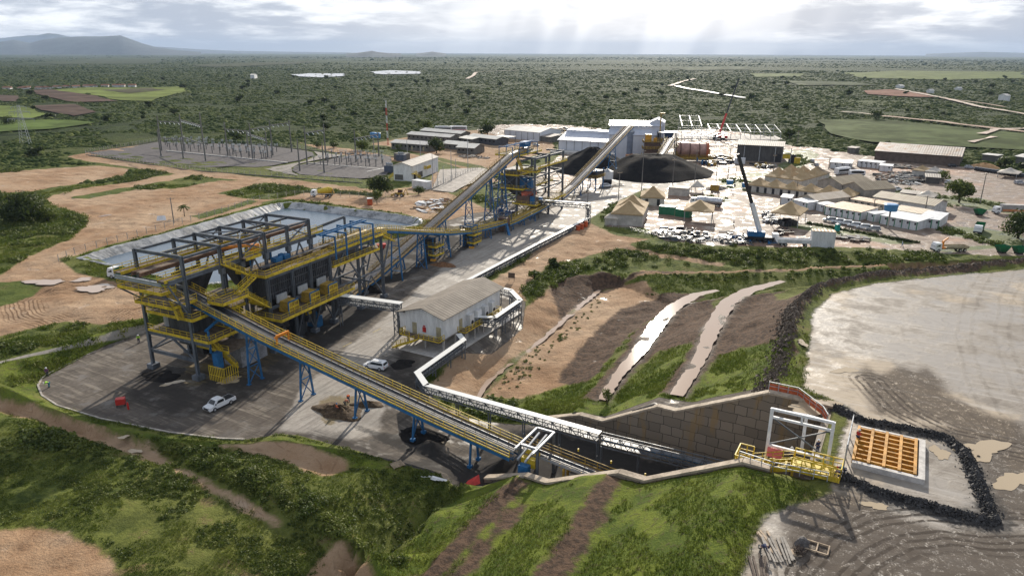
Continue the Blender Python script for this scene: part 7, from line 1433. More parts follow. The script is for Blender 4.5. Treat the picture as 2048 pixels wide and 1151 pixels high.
def person_meshes(pose):
    if pose in PC: return PC[pose]
    P = POSES[pose]; V3 = Vector; hip, ch, nk, hd = V3(P['hip']), V3(P['chest']), V3(P['neck']), V3(P['head'])
    N = [hip, hip.lerp(ch, .5), ch, nk, hd, hd+(hd-nk)*.55]; E_ = [(0,1),(1,2),(2,3),(3,4),(4,5)]; Rr = [.15,.14,.165,.06,.105,.07]
    nose = len(N); N.append(hd+V3((.11,0,-.01))); E_.append((4, nose)); Rr.append(.02)
    for i, s_ in enumerate((1, -1)):
        k = len(N); hj = hip+V3((0, s_*.10, -.06)); ft = V3(P['ft'][i]); N += [hj, V3(P['kn'][i]), ft, ft+V3((.17, 0, -.02))]; E_ += [(0,k),(k,k+1),(k+1,k+2),(k+2,k+3)]; Rr += [.105,.07,.05,.04]
        k = len(N); sh = ch+V3((0, s_*.20, .06)); e = V3(P['el'][i]); h = V3(P['hd'][i]); d = (h-e).normalized(); N += [sh, e, h, h+d*.07]; E_ += [(2,k),(k,k+1),(k+1,k+2),(k+2,k+3)]; Rr += [.07,.05,.034,.036]
        pr = d.cross(V3((0, s_, 0))).normalized(); sd_ = pr.cross(d)
        for f, l in ((-1.5,.07),(-.5,.09),(.5,.095),(1.5,.08)): q = len(N); b0 = h+d*.08+sd_*f*.017; N += [b0+d*l*.6, b0+d*l*1.1+pr*.02]; E_ += [(k+3,q),(q,q+1)]; Rr += [.011,.009]
        q = len(N); N += [h+d*.05+sd_*.045, h+d*.10+sd_*.06]; E_ += [(k+2,q),(q,q+1)]; Rr += [.012,.01]
    body = skin_mesh(N, E_, Rr)
    tr = skin_mesh([N[0], N[1]]+[N[7], N[8], N[9]]+[N[k] for k in (21+0, 22, 23)] if False else [hip]+[v for i in (0, 1) for v in (hip+V3((0, (1,-1)[i]*.10, -.06)), V3(P['kn'][i]), V3(P['ft'][i])+V3((0,0,.05)))], [(0,1),(1,2),(2,3),(0,4),(4,5),(5,6)], [.165,.12,.088,.075,.12,.088,.075])
    sh = skin_mesh([hip+(ch-hip)*.08, hip.lerp(ch,.5), ch, ch.lerp(nk,.4)]+[v for i in (0, 1) for v in (ch+V3((0,(1,-1)[i]*.20,.06)), V3(P['el'][i]), V3(P['el'][i]).lerp(V3(P['hd'][i]),.8))], [(0,1),(1,2),(2,3),(2,4),(4,5),(5,6),(2,7),(7,8),(8,9)], [.17,.16,.185,.09,.085,.064,.05,.085,.064,.05])
    PC[pose] = (body, tr, sh, hd, (hd-nk).normalized()); return PC[pose]
def person(label, px, py, pose, rz, shirt, trousers, helmet=None, z=None, group=None, holds=None):
    body, tr, sh, hd, up = person_meshes(pose); p = Vector(GT(px, py)) if z is None else Vector((*G(px, py, z), z))
    o = bpy.data.objects.new('person', body.copy()); COL.objects.link(o); o.location = p; o.rotation_euler = (0, 0, rz); o.data.materials.clear(); o.data.materials.append(SKIN); tag(o, label, 'person', group)
    for nme, me, mt_ in (('trousers', tr, trousers), ('shirt', sh, shirt)):
        c = bpy.data.objects.new(nme, me.copy()); COL.objects.link(c); c.parent = o; c.data.materials.clear(); c.data.materials.append(mt_)
    m = M(); b = hd+up*.03; m.cyl(b, b+up*.10, .135, 12, .12); m.cyl(b+up*.10, b+up*.15, .12, 12, .05); m.cyl(b, b+up*.02, .17, 12); obj('helmet', m, helmet or WCAR, o)
    for s_ in (1, -1): m = M(); f = Vector(POSES[pose]['ft'][0 if s_ > 0 else 1]); m.box(f.x-.09, f.y-.06, f.z-.065, f.x+.22, f.y+.06, f.z+.05); obj('boot', m, BLACKP, o)
    return o
person('worker in lime vest and white helmet on the grass edge left of the steel frame', 278, 685, 'stand', R(-60), HIVIS, CLOTHDK)
person('worker in plum shirt and white helmet standing at the curved kerb', 95, 752, 'stand', R(-40), PURP, CLOTHDK)
person('worker in lime shirt bending over the kerb', 98, 774, 'bend', R(200), HIVIS, mat('teal_cloth', (.03, .16, .20), .9))
person('worker in plum shirt seen behind the front column of the steel frame', 301, 674, 'stand', R(0), PURP, CLOTHDK)
person('pale clothed worker standing beside the first blue trestle', 484, 722, 'stand', R(190), WPLAST, GREYW)
person('worker in orange shirt and blue helmet at the left of the brown heap', 674, 825, 'stand', R(30), ORCLOTH, CLOTHDK, BLUE)
person('worker in faded orange shirt bending in the brown heap', 691, 812, 'bend', R(60), mat('faded_orange_cloth', (.70, .25, .15), .9), GREYW)
person('worker in bright orange shirt and blue helmet behind the brown heap', 697, 803, 'bend', R(100), ORCLOTH, CLOTHDK, BLUE)
person('worker in navy and white helmet on the yellow walkway', 1634, 905, 'stand', R(100), CLOTHDK, CLOTHDK, z=11.55)
person('worker with white helmet at the foot of the yellow stair', 1581, 920, 'stand', R(100), CLOTHDK, CLOTHDK, z=10.2)
person('worker in red top and white helmet at the corner of the orange grid', 1714, 884, 'stand', R(20), RED, CLOTHDK, z=11.5)
person('worker in teal and red helmet crouched on the rubble by the orange grid', 1686, 950, 'bend', R(160), mat('teal_cloth', (.03, .16, .20), .9), CLOTHDK, RED, z=11.5)
person('navy clad worker bent over on the rubble beside the post screen', 1677, 957, 'bend', R(210), CLOTHDK, CLOTHDK, mat('dark_helmet', (.04, .05, .10), .4), z=11.5)
person('worker in navy leaning over the timber planks at the bottom edge', 1521, 1108, 'bend', R(-10), CLOTHDK, GREYW, mat('dark_helmet', (.04, .05, .10), .4), z=11.42)
person('worker in pale blue walking across the wet mud near the hedge', 1804, 494, 'walk', R(120), mat('pale_blue_cloth', (.35, .45, .60), .9), mat('pale_blue_cloth', (.35, .45, .60), .9))
person('dark figure standing in the middle of the wet yard', 1467, 450, 'stand', R(0), CLOTHDK, CLOTHDK)
# ================================================================ odds and ends
def prop(name, label, cat, px, py, rz, parts, z=None, group=None):
    p = GT(px, py) if z is None else (*G(px, py, z), z); t = thing(name, label, cat, p, rz, group)
    for nme, fn, mt_ in parts: m = M(); fn(m); obj(nme, m, mt_, t)
    return t
prop('red_generator', 'small red machine box on the yard edge near the kerb', 'machine', 243, 812, R(20), [('housing', lambda m: m.box(-.7, -.5, .5, .7, .5, 1.5), RED), ('stand', lambda m: [m.beam((x, y, 0), (x, y, .5), .1) for x in (-.6, .6) for y in (-.4, .4)], BLACKP)])
prop('gas_bottle', 'red bottle beside the small red machine', 'bottle', 257, 818, 0, [('bottle', lambda m: m.cyl((0, 0, 0), (0, 0, 1.1), .16, 10), RED), ('cap', lambda m: m.cyl((0, 0, 1.1), (0, 0, 1.3), .1, 8), RED)])
prop('red_tarpaulin', 'red tarpaulin folded against the end of the near retaining wall', 'tarpaulin', 945, 968, R(30), [('sheet', lambda m: m.add([(-1, -.4, 0), (1, -.5, .1), (1.2, .3, 1.1), (-.5, .5, .5), (-1, .4, .1), (1.1, .9, .2)], [(0, 1, 2, 3), (3, 2, 5, 4), (0, 3, 4), (1, 5, 2), (0, 4, 5, 1)]), RED)])
prop('flag_post', 'dark post with small white flag on the near grass slope', 'flag', 1453, 1040, R(0), [('post', lambda m: m.cyl((0, 0, -.2), (0, 0, 2.9), .07, 8), BLACKP), ('flag', lambda m: m.add([(0, 0, 2.7), (.45, .05, 2.55), (.75, 0, 2.1), (0, 0, 2.1), (0, .04, 2.7), (.45, .09, 2.55), (.75, .04, 2.1), (0, .04, 2.1)], [(0, 1, 2, 3), (7, 6, 5, 4)]), WPLAST)])
def boulder(m, r):
    k = len(m.v); vs = []
    for i in range(6):
        for j in range(10): t, f = 2*math.pi*j/10, i/5; rr = r*math.cos(f*1.45)*(1+.18*math.sin(3*t+i)+random.uniform(-.08, .08)); vs.append((rr*math.cos(t)*.9, rr*math.sin(t)*.7, r*1.25*math.sin(f*1.5)+random.uniform(-.05, .05)))
    m.add(vs, [(i*10+j, i*10+(j+1) % 10, (i+1)*10+(j+1) % 10, (i+1)*10+j) for i in range(5) for j in range(10)]+[tuple(range(50, 60))])
prop('boulder', 'large grey boulder on the churned mud near the timber planks', 'boulder', 1604, 1090, 0, [('rock', lambda m: boulder(m, .75), mat('grey_rock', (.12, .11, .105), .8, 0, .4, 2., bump=.08))], z=11.4)
for k, (px, py, rz, n, lab) in enumerate(((1533,1085,95,4,'stack of warm timber planks beside the bending worker'), (1552,1100,88,9,'spread of grey timber poles right of the bending worker'), (1515,1135,80,5,'heap of dark boards at the bottom edge by the grass'))):
    def pk(m, n=n):
        for i in range(n): y = (i-n/2)*.28; m.beam((-1.6+random.uniform(-.3, .3), y, .08+.1*(i % 2)), (1.7+random.uniform(-.4, .4), y+random.uniform(-.3, .3), .1+.08*(i % 3)), .2, .07)
    prop('plank_pile', lab, 'timber', px, py, R(rz), [('planks', pk, (WOOD, mat('grey_timber', (.32, .29, .25), .85), mat('dark_timber', (.12, .09, .07), .85))[k])], z=11.42)
prop('wooden_frame', 'pale timber frame lying on the mud beside the boulder', 'timber frame', 1634, 1095, R(-30), [('frame', lambda m: [m.beam(p, q, .12) for p, q in (((-1,-.7,.1),(1,-.7,.1)), ((1,-.7,.1),(1,.7,.15)), ((1,.7,.1),(-1,.7,.1)), ((-1,.7,.1),(-1,-.7,.1)), ((0,-.7,.12),(0,.7,.12)))], WOOD)], z=11.42)
prop('brush_heap', 'dark brushwood heap on a board near the boulder', 'brush heap', 1594, 1105, 0, [('board', lambda m: m.box(-.9, -.5, .0, .3, .5, .06), WOOD), ('brush', lambda m: [m.beam((random.uniform(-.3, .5), random.uniform(-.5, .5), .05), (random.uniform(-.4, .7), random.uniform(-.6, .6), random.uniform(.3, .7)), .05) for _ in range(60)], mat('dark_timber', (.12, .09, .07), .85))], z=11.42)
def pallet(m):
    for i in range(6): m.box(-.9, -.7+i*.26, .18, .9, -.55+i*.26, .22)
    for x in (-.85, 0, .78): m.box(x, -.7, 0, x+.1, .75, .18)
prop('pallet', 'pale timber pallet at the near edge of the black yard', 'pallet', 795, 930, R(35), [('slats', pallet, WOOD)])
prop('pallet', 'pale timber pallet behind the conveyor near the long pipe rack', 'pallet', 909, 827, R(-30), [('slats', pallet, WOOD)])
prop('board_stack', 'white boards lying on the grass edge below the black yard', 'boards', 866, 957, R(-25), [('boards', lambda m: [m.box(-1.8+k*.5, -.3+k*.1, .05+k*.05, .6+k*.5, .1+k*.1, .09+k*.05) for k in range(4)], WPLAST)])
prop('white_panel', 'tilted white panel in the weeds behind the pond bank', 'panel', 323, 442, R(20), [('panel', lambda m: m.add([(-1.5,0,.2),(1.5,0,.2),(1.2,1.2,1.6),(-1.2,1.2,1.6),(-1.5,.06,.15),(1.5,.06,.15),(1.2,1.26,1.55),(-1.2,1.26,1.55)], [(0,1,2,3),(7,6,5,4),(0,4,5,1),(1,5,6,2),(2,6,7,3),(3,7,4,0)]), WPLAST), ('prop_leg', lambda m: m.beam((0, 1.3, 1.4), (0, 2, 0), .1), STEEL)])
for (px, py, lab) in ((1156,462,'orange drum nearest us beside the road pipe rack'), (1163,458,'middle orange drum beside the road pipe rack'), (1171,453,'farthest orange drum beside the road pipe rack')):
    prop('orange_drum', lab, 'drum', px, py, 0, [('drum', lambda m: m.cyl((0, 0, 0), (0, 0, 1.9), .75, 16), mat('red_orange_plastic', (.52, .10, .03), .5)), ('hoop', lambda m: [m.cyl((0, 0, z), (0, 0, z+.1), .79, 16) for z in (.1, .9, 1.75)], mat('red_orange_plastic', (.52, .10, .03), .5))], group='orange drums beside the road')
prop('orange_cabin', 'orange site toilet cabin beside the small tree', 'cabin', 740, 409, R(10), [('cabin', lambda m: m.box(-.9, -.9, 0, .9, .9, 2.3), mat('red_orange_plastic', (.52, .10, .03), .5)), ('roof', lambda m: m.box(-1, -1, 2.3, 1, 1, 2.45), WPLAST)])
prop('notice_board', 'weathered notice board on two posts on the sandy bank', 'notice board', 1023, 563, R(-20), [('board', lambda m: m.box(-.9, -.05, 1.0, .9, .05, 2.4), mat('dark_timber', (.12, .09, .07), .85)), ('post', lambda m: [m.beam((x, .1, -.2), (x, .1, 2.2), .12) for x in (-.7, .7)], WOOD)])
prop('red_skip', 'small red skip behind the conveyor trestles', 'skip', 763, 497, R(20), [('hopper', lambda m: m.add([(-.8,-.6,.2),(.8,-.6,.2),(.8,.6,.2),(-.8,.6,.2),(-1.3,-.8,1.4),(1.3,-.8,1.4),(1.3,.8,1.4),(-1.3,.8,1.4)], [(0,3,2,1),(0,1,5,4),(1,2,6,5),(2,3,7,6),(3,0,4,7),(4,5,6,7)]), RED), ('base', lambda m: m.box(-.7, -.5, 0, .7, .5, .2), BLACKP)])
def heap(name, label, px, py, r, h, material, ell=.7, rz=0., lum=.2):
    cx_, cy_, z = GT(px, py); m = M(); nr, nt = 9, 30; ph = random.random()*6
    for i in range(nr+1):
        for j in range(nt):
            t = 2*math.pi*j/nt; u = i/nr; rr = r*u*(1+.22*math.sin(2*t+ph)+.12*math.sin(5*t+2*ph)); hh = h*(1-u**1.4)*(1+lum*math.sin(7*t+9*u+ph))+random.uniform(-.06, .06)*h
            m.v.append((rr*math.cos(t), rr*ell*math.sin(t), max(hh, 0) if i < nr else -.12))
    m.f = [(i*nt+j, (i+1)*nt+j, (i+1)*nt+(j+1) % nt, i*nt+(j+1) % nt) for i in range(nr) for j in range(nt)]
    o = obj(name, m, material, None, True); o.location = (cx_, cy_, z); o.rotation_euler = (0, 0, rz); return tag(o, label, 'heap')
MULCH = mat('brown_mulch', (.13, .085, .045), .9, 0, .6, 2.2, col2=(.045, .03, .018), bump=.2, bscale=3.)
heap('brush_pile', 'brown heap of brush and soil with three workers on the yard', 676, 822, 4.2, .9, MULCH, .75, R(-20), .35)
heap('brush_pile', 'smaller brown soil heap behind the blue trestle near the workers', 735, 808, 2.6, .5, MULCH, .6, 0, .3)
heap('ore_heap', 'small black ore heap at the foot of the bin building', 742, 582, 3.4, 1.3, STKM, .7)
heap('ore_heap', 'flat black ore heap in front of the steel frame', 322, 752, 3.8, .35, STKM, .7)
heap('ore_heap', 'low black spill heap beside the electrical building stair', 805, 728, 2.6, .5, STKM, .8)
heap('ore_heap', 'black ore spill under the long sloping conveyor', 825, 868, 6., .45, STKM, .45, R(-29))
heap('soil_heap', 'rusty soil heap under the overland conveyor trestles', 885, 530, 3.2, .8, mat('rusty_soil', (.22, .11, .05), .9, 0, .5, 1.5, bump=.15), .7)
heap('sand_heap', 'sandy orange heap beside the long brick shed', 1968, 335, 8, 2.2, mat('orange_sand', (.45, .27, .13), .9, 0, .25, .5), .6)
heap('soil_heap', 'gravel heap beside the low blue tank', 1432, 378, 5, 1.4, mat('grey_gravel', (.20, .175, .15), .9, 0, .4, .8, bump=.1), .7)
# scrap and stores that read as clutter
def clutter(name, label, pts, n, s0, s1, mats_, hmax=1.2):
    """loose stores of one yard: boxes, beams and barrels, one mesh per material under one thing"""
    P = [GT(*p) for p in pts]; t = thing(name, label, 'scrap store', P[0]); ms = [M(P[0]) for _ in mats_]
    for _ in range(n):
        a, b, c = random.sample(P, 3) if len(P) > 3 else P[:3]; u, v = random.random(), random.random()
        if u+v > 1: u, v = 1-u, 1-v
        x = a[0]+(b[0]-a[0])*u+(c[0]-a[0])*v; y = a[1]+(b[1]-a[1])*u+(c[1]-a[1])*v; z = a[2]; m = random.choice(ms); s_ = random.uniform(s0, s1); k = random.random(); th_ = random.choice((-.5, -.45, 1.07, random.uniform(0, 3)))
        cx_, sx_ = math.cos(th_), math.sin(th_)
        if k < .5: m.beam((x-cx_*s_, y-sx_*s_, z+.3*hmax*random.random()+.2), (x+cx_*s_, y+sx_*s_, z+.3*hmax*random.random()+.2), s_*random.uniform(.3, .9), random.uniform(.3, hmax))
        elif k < .8: m.beam((x-cx_*s_*1.8, y-sx_*s_*1.8, z+.25), (x+cx_*s_*1.8, y+sx_*s_*1.8, z+.25+random.random()*.5*hmax), random.uniform(.12, .3))
        else: m.cyl((x, y, z), (x, y, z+random.uniform(.6, hmax)), random.uniform(.3, .6)*s_, 9)
    for m, mt_ in zip(ms, mats_): o = obj('scrap', m, mt_, t); o['kind'] = 'stuff'
    return t
clutter('stores_heap', 'dark machinery and stores under and around the open sandy tent', [(1302,468),(1330,458),(1420,462),(1436,476),(1400,486),(1340,480),(1310,474)], 120, .5, 1.6, (BLACKP, STEEL, DARKSH, GREYW), 1.8)
clutter('stores_heap', 'stacked parts and gas cages in front of the crane', [(1480,470),(1500,482),(1470,492),(1440,486),(1445,472),(1548,478),(1556,488)], 90, .4, 1.5, (BLACKP, STEEL, GREYW, BLUE), 1.3)
clutter('stores_heap', 'white trays and panels lying left of the crane', [(1420,480),(1460,462),(1462,474),(1430,484)], 12, 1., 2.2, (WBOX, CONC), .7)
clutter('stores_heap', 'dark machine parts left of the large open tent', [(1526,430),(1545,428),(1552,448),(1530,446),(1540,440)], 60, .5, 1.4, (BLACKP, DARKSH, GALV), 1.8)
clutter('stores_heap', 'machines stored under the large open sandy tent', [(1556,446),(1585,446),(1590,452),(1560,452)], 50, .6, 1.5, (BLACKP, DARKSH), 2.6)
clutter('stores_heap', 'steel beams and skids beside the white and rust red trailer box', [(1672,474),(1720,474),(1744,480),(1700,484),(1680,480)], 50, .6, 2.2, (BLACKP, mat('dark_timber', (.12, .09, .07), .85)), .8)
clutter('stores_heap', 'rusty parts in front of the drop side trailer', [(1550,462),(1575,458),(1584,468),(1560,472)], 40, .5, 1.2, (BLACKP, mat('rusty_steel', (.16, .09, .055), .8)), 1.)
clutter('stores_heap', 'scrap yard of dark rusty plant parts beyond the camp', [(1750,350),(1800,345),(1850,352),(1852,366),(1790,366),(1760,362)], 220, .6, 2.2, (BLACKP, mat('rusty_steel', (.16, .09, .055), .8), GREYW, STEEL), 1.6)
clutter('stores_heap', 'pale sacks and drums at the front of the scrap yard', [(1782,360),(1830,362),(1842,370),(1790,370)], 70, .5, 1.1, (WPLAST, GREYW), 1.1)
clutter('stores_heap', 'long stacks of dark steel in front of the long brick shed', [(1736,330),(1790,330),(1840,338),(1900,346),(1820,336)], 120, .8, 2.6, (BLACKP, DARKSH, mat('rusty_steel', (.16, .09, .055), .8)), 1.2)
clutter('stores_heap', 'plant parts between the rotary drum and the workshop', [(1390,318),(1420,312),(1462,316),(1470,326),(1420,332),(1400,328)], 130, .6, 2., (BLACKP, STEEL, BLUE, OCHRE, GREYW), 2.4)
clutter('stores_heap', 'rusty equipment in front of the workshop', [(1500,328),(1540,330),(1556,334),(1520,338)], 60, .6, 1.6, (BLACKP, OCHRE, GALV), 1.8)
clutter('stores_heap', 'timber and pipe stacks along the muddy trench behind the pond', [(820,408),(870,402),(890,418),(850,426),(830,420),(900,400)], 70, .6, 2.2, (mat('dark_timber', (.12, .09, .07), .85), WBOX, mat('rusty_soil', (.22, .11, .05), .9)), .6)
clutter('stores_heap', 'stacked stone blocks and pipes on the dirt behind the small office', [(912,310),(960,312),(980,318),(930,318)], 60, .6, 1.6, (mat('dark_timber', (.12, .09, .07), .85), CONC), .9)
clutter('stores_heap', 'plant and stores beyond the white warehouse', [(1095,262),(1130,258),(1160,264),(1120,270)], 60, 1., 2.6, (OCHRE, BLACKP, GALV), 2.)
# ================================================================ vegetation
def leafmat(name, a, b, c, sc=.35):
    m = bpy.data.materials.new(name); m.use_nodes = True; t = NT(m.node_tree); p = t.n['Principled BSDF']; ps = t.node('ShaderNodeNewGeometry').outputs['Position']
    oi = t.node('ShaderNodeAttribute', attribute_name='tint').outputs['Fac']
    f = t.ramp(t.math('ADD', t.math('MULTIPLY', t.noise(ps, sc, 3.), .6), t.math('MULTIPLY', oi, .4)), .34, .66)
    t.put(p.inputs['Base Color'], t.mix(f, a, t.mix(oi, b, c))); p.inputs['Roughness'].default_value = .65; p.inputs['Specular IOR Level'].default_value = .25
    tr = t.node('ShaderNodeBsdfTranslucent'); t.put(tr.inputs[0], t.mix(.5, t.mix(f, a, b), (.12, .17, .02))); mx = t.node('ShaderNodeMixShader'); mx.inputs[0].default_value = .28
    o = t.n['Material Output']; t.l.new(p.outputs[0], mx.inputs[1]); t.l.new(tr.outputs[0], mx.inputs[2]); t.l.new(mx.outputs[0], o.inputs[0]); return m
LEAF = leafmat('foliage', (.048, .072, .013), (.108, .142, .026), (.165, .18, .038))
LEAFD = leafmat('dark_foliage', (.022, .036, .010), (.046, .066, .016), (.07, .09, .023))
SCRB = leafmat('scrub_foliage', (.032, .052, .013), (.066, .092, .025), (.105, .122, .038), .02)
for l_ in list(SCRB.node_tree.links):
    if l_.to_node.type == 'MIX_SHADER' and l_.from_node.type == 'BSDF_TRANSLUCENT': l_.to_node.inputs[0].default_value = .06
SCRB.node_tree.nodes['Principled BSDF'].inputs['Specular IOR Level'].default_value = .05; SCRB.node_tree.nodes['Principled BSDF'].inputs['Roughness'].default_value = .95
GRS = leafmat('grass_blades', (.072, .105, .015), (.145, .18, .028), (.21, .205, .05), .25)
BARK = mat('bark', (.09, .07, .055), .9, 0, .3, 2.)
def quads(name, C_, N_, size, material, parent=None, elong=1.4, tint=None):
    """leaf-sized quads at centres C_, roughly facing N_"""
    n = len(C_); N_ = N_/np.maximum(np.linalg.norm(N_, axis=1, keepdims=True), 1e-6); r = RNG.normal(size=(n, 3)); U_ = np.cross(N_, r); U_ /= np.maximum(np.linalg.norm(U_, axis=1, keepdims=True), 1e-6); V_ = np.cross(N_, U_)
    s_ = (size if np.ndim(size) else np.full(n, size))[:, None]*RNG.uniform(.6, 1.3, (n, 1)); co = np.stack([C_-U_*s_*.5*elong, C_-V_*s_*.45+N_*s_*.12, C_+U_*s_*.5*elong, C_+V_*s_*.45+N_*s_*.12], 1).reshape(-1, 3)
    return rawmesh(name, co, np.arange(4*n).reshape(-1, 4), material, parent, np.repeat(RNG.random(n) if tint is None else tint, 4))
def rawmesh(name, co, faces, material, parent=None, tint=None):
    me = bpy.data.meshes.new(name); k = faces.shape[1]; me.vertices.add(len(co)); me.vertices.foreach_set('co', co.astype(np.float32).ravel()); me.loops.add(faces.size); me.polygons.add(len(faces))
    me.loops.foreach_set('vertex_index', faces.astype(np.int32).ravel()); me.polygons.foreach_set('loop_start', np.arange(0, faces.size, k, dtype=np.int32)); me.update(calc_edges=True)
    if tint is not None: at = me.attributes.new('tint', 'FLOAT', 'POINT'); at.data.foreach_set('value', tint.astype(np.float32))
    me.materials.append(material); o = bpy.data.objects.new(name, me); COL.objects.link(o)
    if parent: o.parent = parent
    return o
def crown_pts(w, h, n, z0, lobes=9, flat=1.):
    """leaf centres and outward normals through several overlapping lobes, thinning inside, with gaps between lobes"""
    L_ = []
    for k in range(lobes): t = 2.4*k+random.uniform(-.4, .4); rr = w*.5*(.62*math.sqrt((k+.4)/lobes)); L_.append((rr*math.cos(t), rr*math.sin(t), z0+h*random.uniform(.30, .78)*(1.05-.5*rr/(w*.5)), random.uniform(.20, .30)*w))
    C_ = []; N_ = []
    for (x, y, z, r) in L_:
        k = n//lobes; d = RNG.normal(size=(k, 3)); d /= np.linalg.norm(d, axis=1, keepdims=True); rad = r*RNG.uniform(.55, 1.08, (k, 1))*(1+.18*np.sin(d[:, :1]*7+x)); p_ = d*rad*np.array([1, 1, min(1., h/w*1.05)*flat])+np.array([x, y, z]); C_.append(p_); N_.append(d+RNG.normal(size=(k, 3))*.45)
    C_ = np.concatenate(C_); N_ = np.concatenate(N_); ok = C_[:, 2] > z0*.5; return C_[ok], N_[ok]
def tree(name, label, px, py, wpx, hpx, material, n=1500, trunk=.25, lobes=9, group=None, leaf=None, cat='tree', seed=None):
    p = Vector(GT(px, py)); dist_ = (p-Vector((0, 0, H))).length; mpp = (p.y*math.cos(PITCH)-(p.z-H)*math.sin(PITCH))/F; w, h = wpx*mpp, hpx*mpp*1.04
    t = thing(name, label, cat, p, random.uniform(0, 6), group); z0 = h*trunk
    C_, N_ = crown_pts(w, h-z0*.6, n, z0*.8, lobes); top = C_[:, 2].max(); C_[:, 2] *= h/top
    quads('crown', C_, N_, leaf or max(.35, w*.065), material, t)
    m = M(); r = max(.12, w*.03); m.cyl((0, 0, -.4), (w*.02, 0, z0+h*.12), r*1.3, 9, r*.8)
    for k in range(5): a = k*1.26+.4; m.cyl((w*.02, 0, z0+h*.08), (w*.26*math.cos(a), w*.26*math.sin(a), z0+h*.38), r*.6, 6, r*.2)
    obj('trunk', m, BARK, t); return t
tree('broadleaf_tree', 'big dark round tree at the left edge beside the dirt road', 46, 444, 92, 62, LEAFD, 5200, .10, 12, leaf=.55)
tree('bush', 'round dark bush beside the big tree at the left edge', 97, 442, 50, 30, LEAF, 1800, .03, 7, cat='bush', leaf=.45)
tree('broadleaf_tree', 'dark dense tree behind the backhoe loader', 761, 390, 54, 40, LEAFD, 3000, .12, 9, leaf=.55)
tree('broadleaf_tree', 'small young tree beside the orange cabin', 754, 408, 22, 28, LEAF, 700, .35, 5)
tree('bush', 'dark bush under the left side of the climbing conveyor', 838, 388, 26, 16, LEAFD, 700, .03, 5, cat='bush')
tree('broadleaf_tree', 'round dark tree in front of the office blocks', 873, 307, 36, 32, LEAFD, 1400, .12, 8)
tree('bush', 'small dark bush at the left end of the long office block', 797, 302, 15, 15, LEAFD, 400, .05, 4, cat='bush')
tree('broadleaf_tree', 'broad tree beyond the offices, left of the coaches', 852, 264, 28, 26, LEAF, 900, .12, 7)
tree('broadleaf_tree', 'dark tall tree beside the white warehouse', 975, 275, 38, 36, LEAFD, 1500, .15, 8)
tree('broadleaf_tree', 'broad airy tree on the mud by the tall brown pole', 1918, 405, 56, 46, LEAF, 2600, .22, 10, leaf=.7)
tree('broadleaf_tree', 'dark tree cut by the right edge above the skips', 2036, 476, 76, 56, LEAFD, 3000, .06, 10, leaf=.6)
tree('broadleaf_tree', 'dark round tree on the green field at the end of the red track', 1752, 241, 27, 21, LEAFD, 700, .05, 7)
tree('broadleaf_tree', 'lone dark tree in the lime field at the far left', 18, 250, 28, 18, LEAFD, 700, .12, 7)
tree('bush', 'bush at the far corner of the substation, nearest the blue tanks', 724, 300, 32, 20, LEAF, 900, .04, 6, cat='bush')
tree('bush', 'bush on the sandy strip behind the substation, middle one', 668, 296, 24, 15, LEAFD, 600, .04, 5, cat='bush')
tree('bush', 'bush on the sandy strip behind the substation, leftmost one', 634, 295, 22, 12, LEAFD, 500, .04, 5, cat='bush')
tree('bush', 'bush growing on the mud at the edge of the scrap yard', 1886, 362, 30, 22, LEAF, 700, .05, 6, cat='bush')
tree('bush', 'leafy bush beside the lower stream on the near bench', 1214, 806, 24, 30, LEAF, 420, .05, 5, cat='bush', leaf=.22)
tree('bush', 'bush on the crest of the brown cut bank', 1108, 536, 28, 20, LEAFD, 700, .03, 5, cat='bush', leaf=.4)
tree('bush', 'low bush on the cut crest left of the darker bush', 1070, 556, 30, 16, LEAF, 700, .03, 5, cat='bush', leaf=.4)
# palm-like tree
p_ = GT(369, 432); t = thing('palm_tree', 'small palm with drooping fronds behind the pond bank', 'palm', p_, 0.); m = M(); m.cyl((0, 0, -.3), (.1, 0, 3.2), .16, 8, .12); obj('trunk', m, BARK, t)
fc_ = []; fn_ = []
for k in range(26):
    a = k*2.4; e = random.uniform(-.1, .9)
    for j in range(12): u = (j+1)/12; fc_.append((.1+math.cos(a)*u*2.0*math.cos(e*.7), math.sin(a)*u*2.0*math.cos(e*.7), 3.2+u*1.7*math.sin(e)+.3*u-1.3*u*u)); fn_.append((math.cos(a)*.4, math.sin(a)*.4, 1))
quads('crown', np.array(fc_), np.array(fn_), .5, LEAF, t, 1.8)
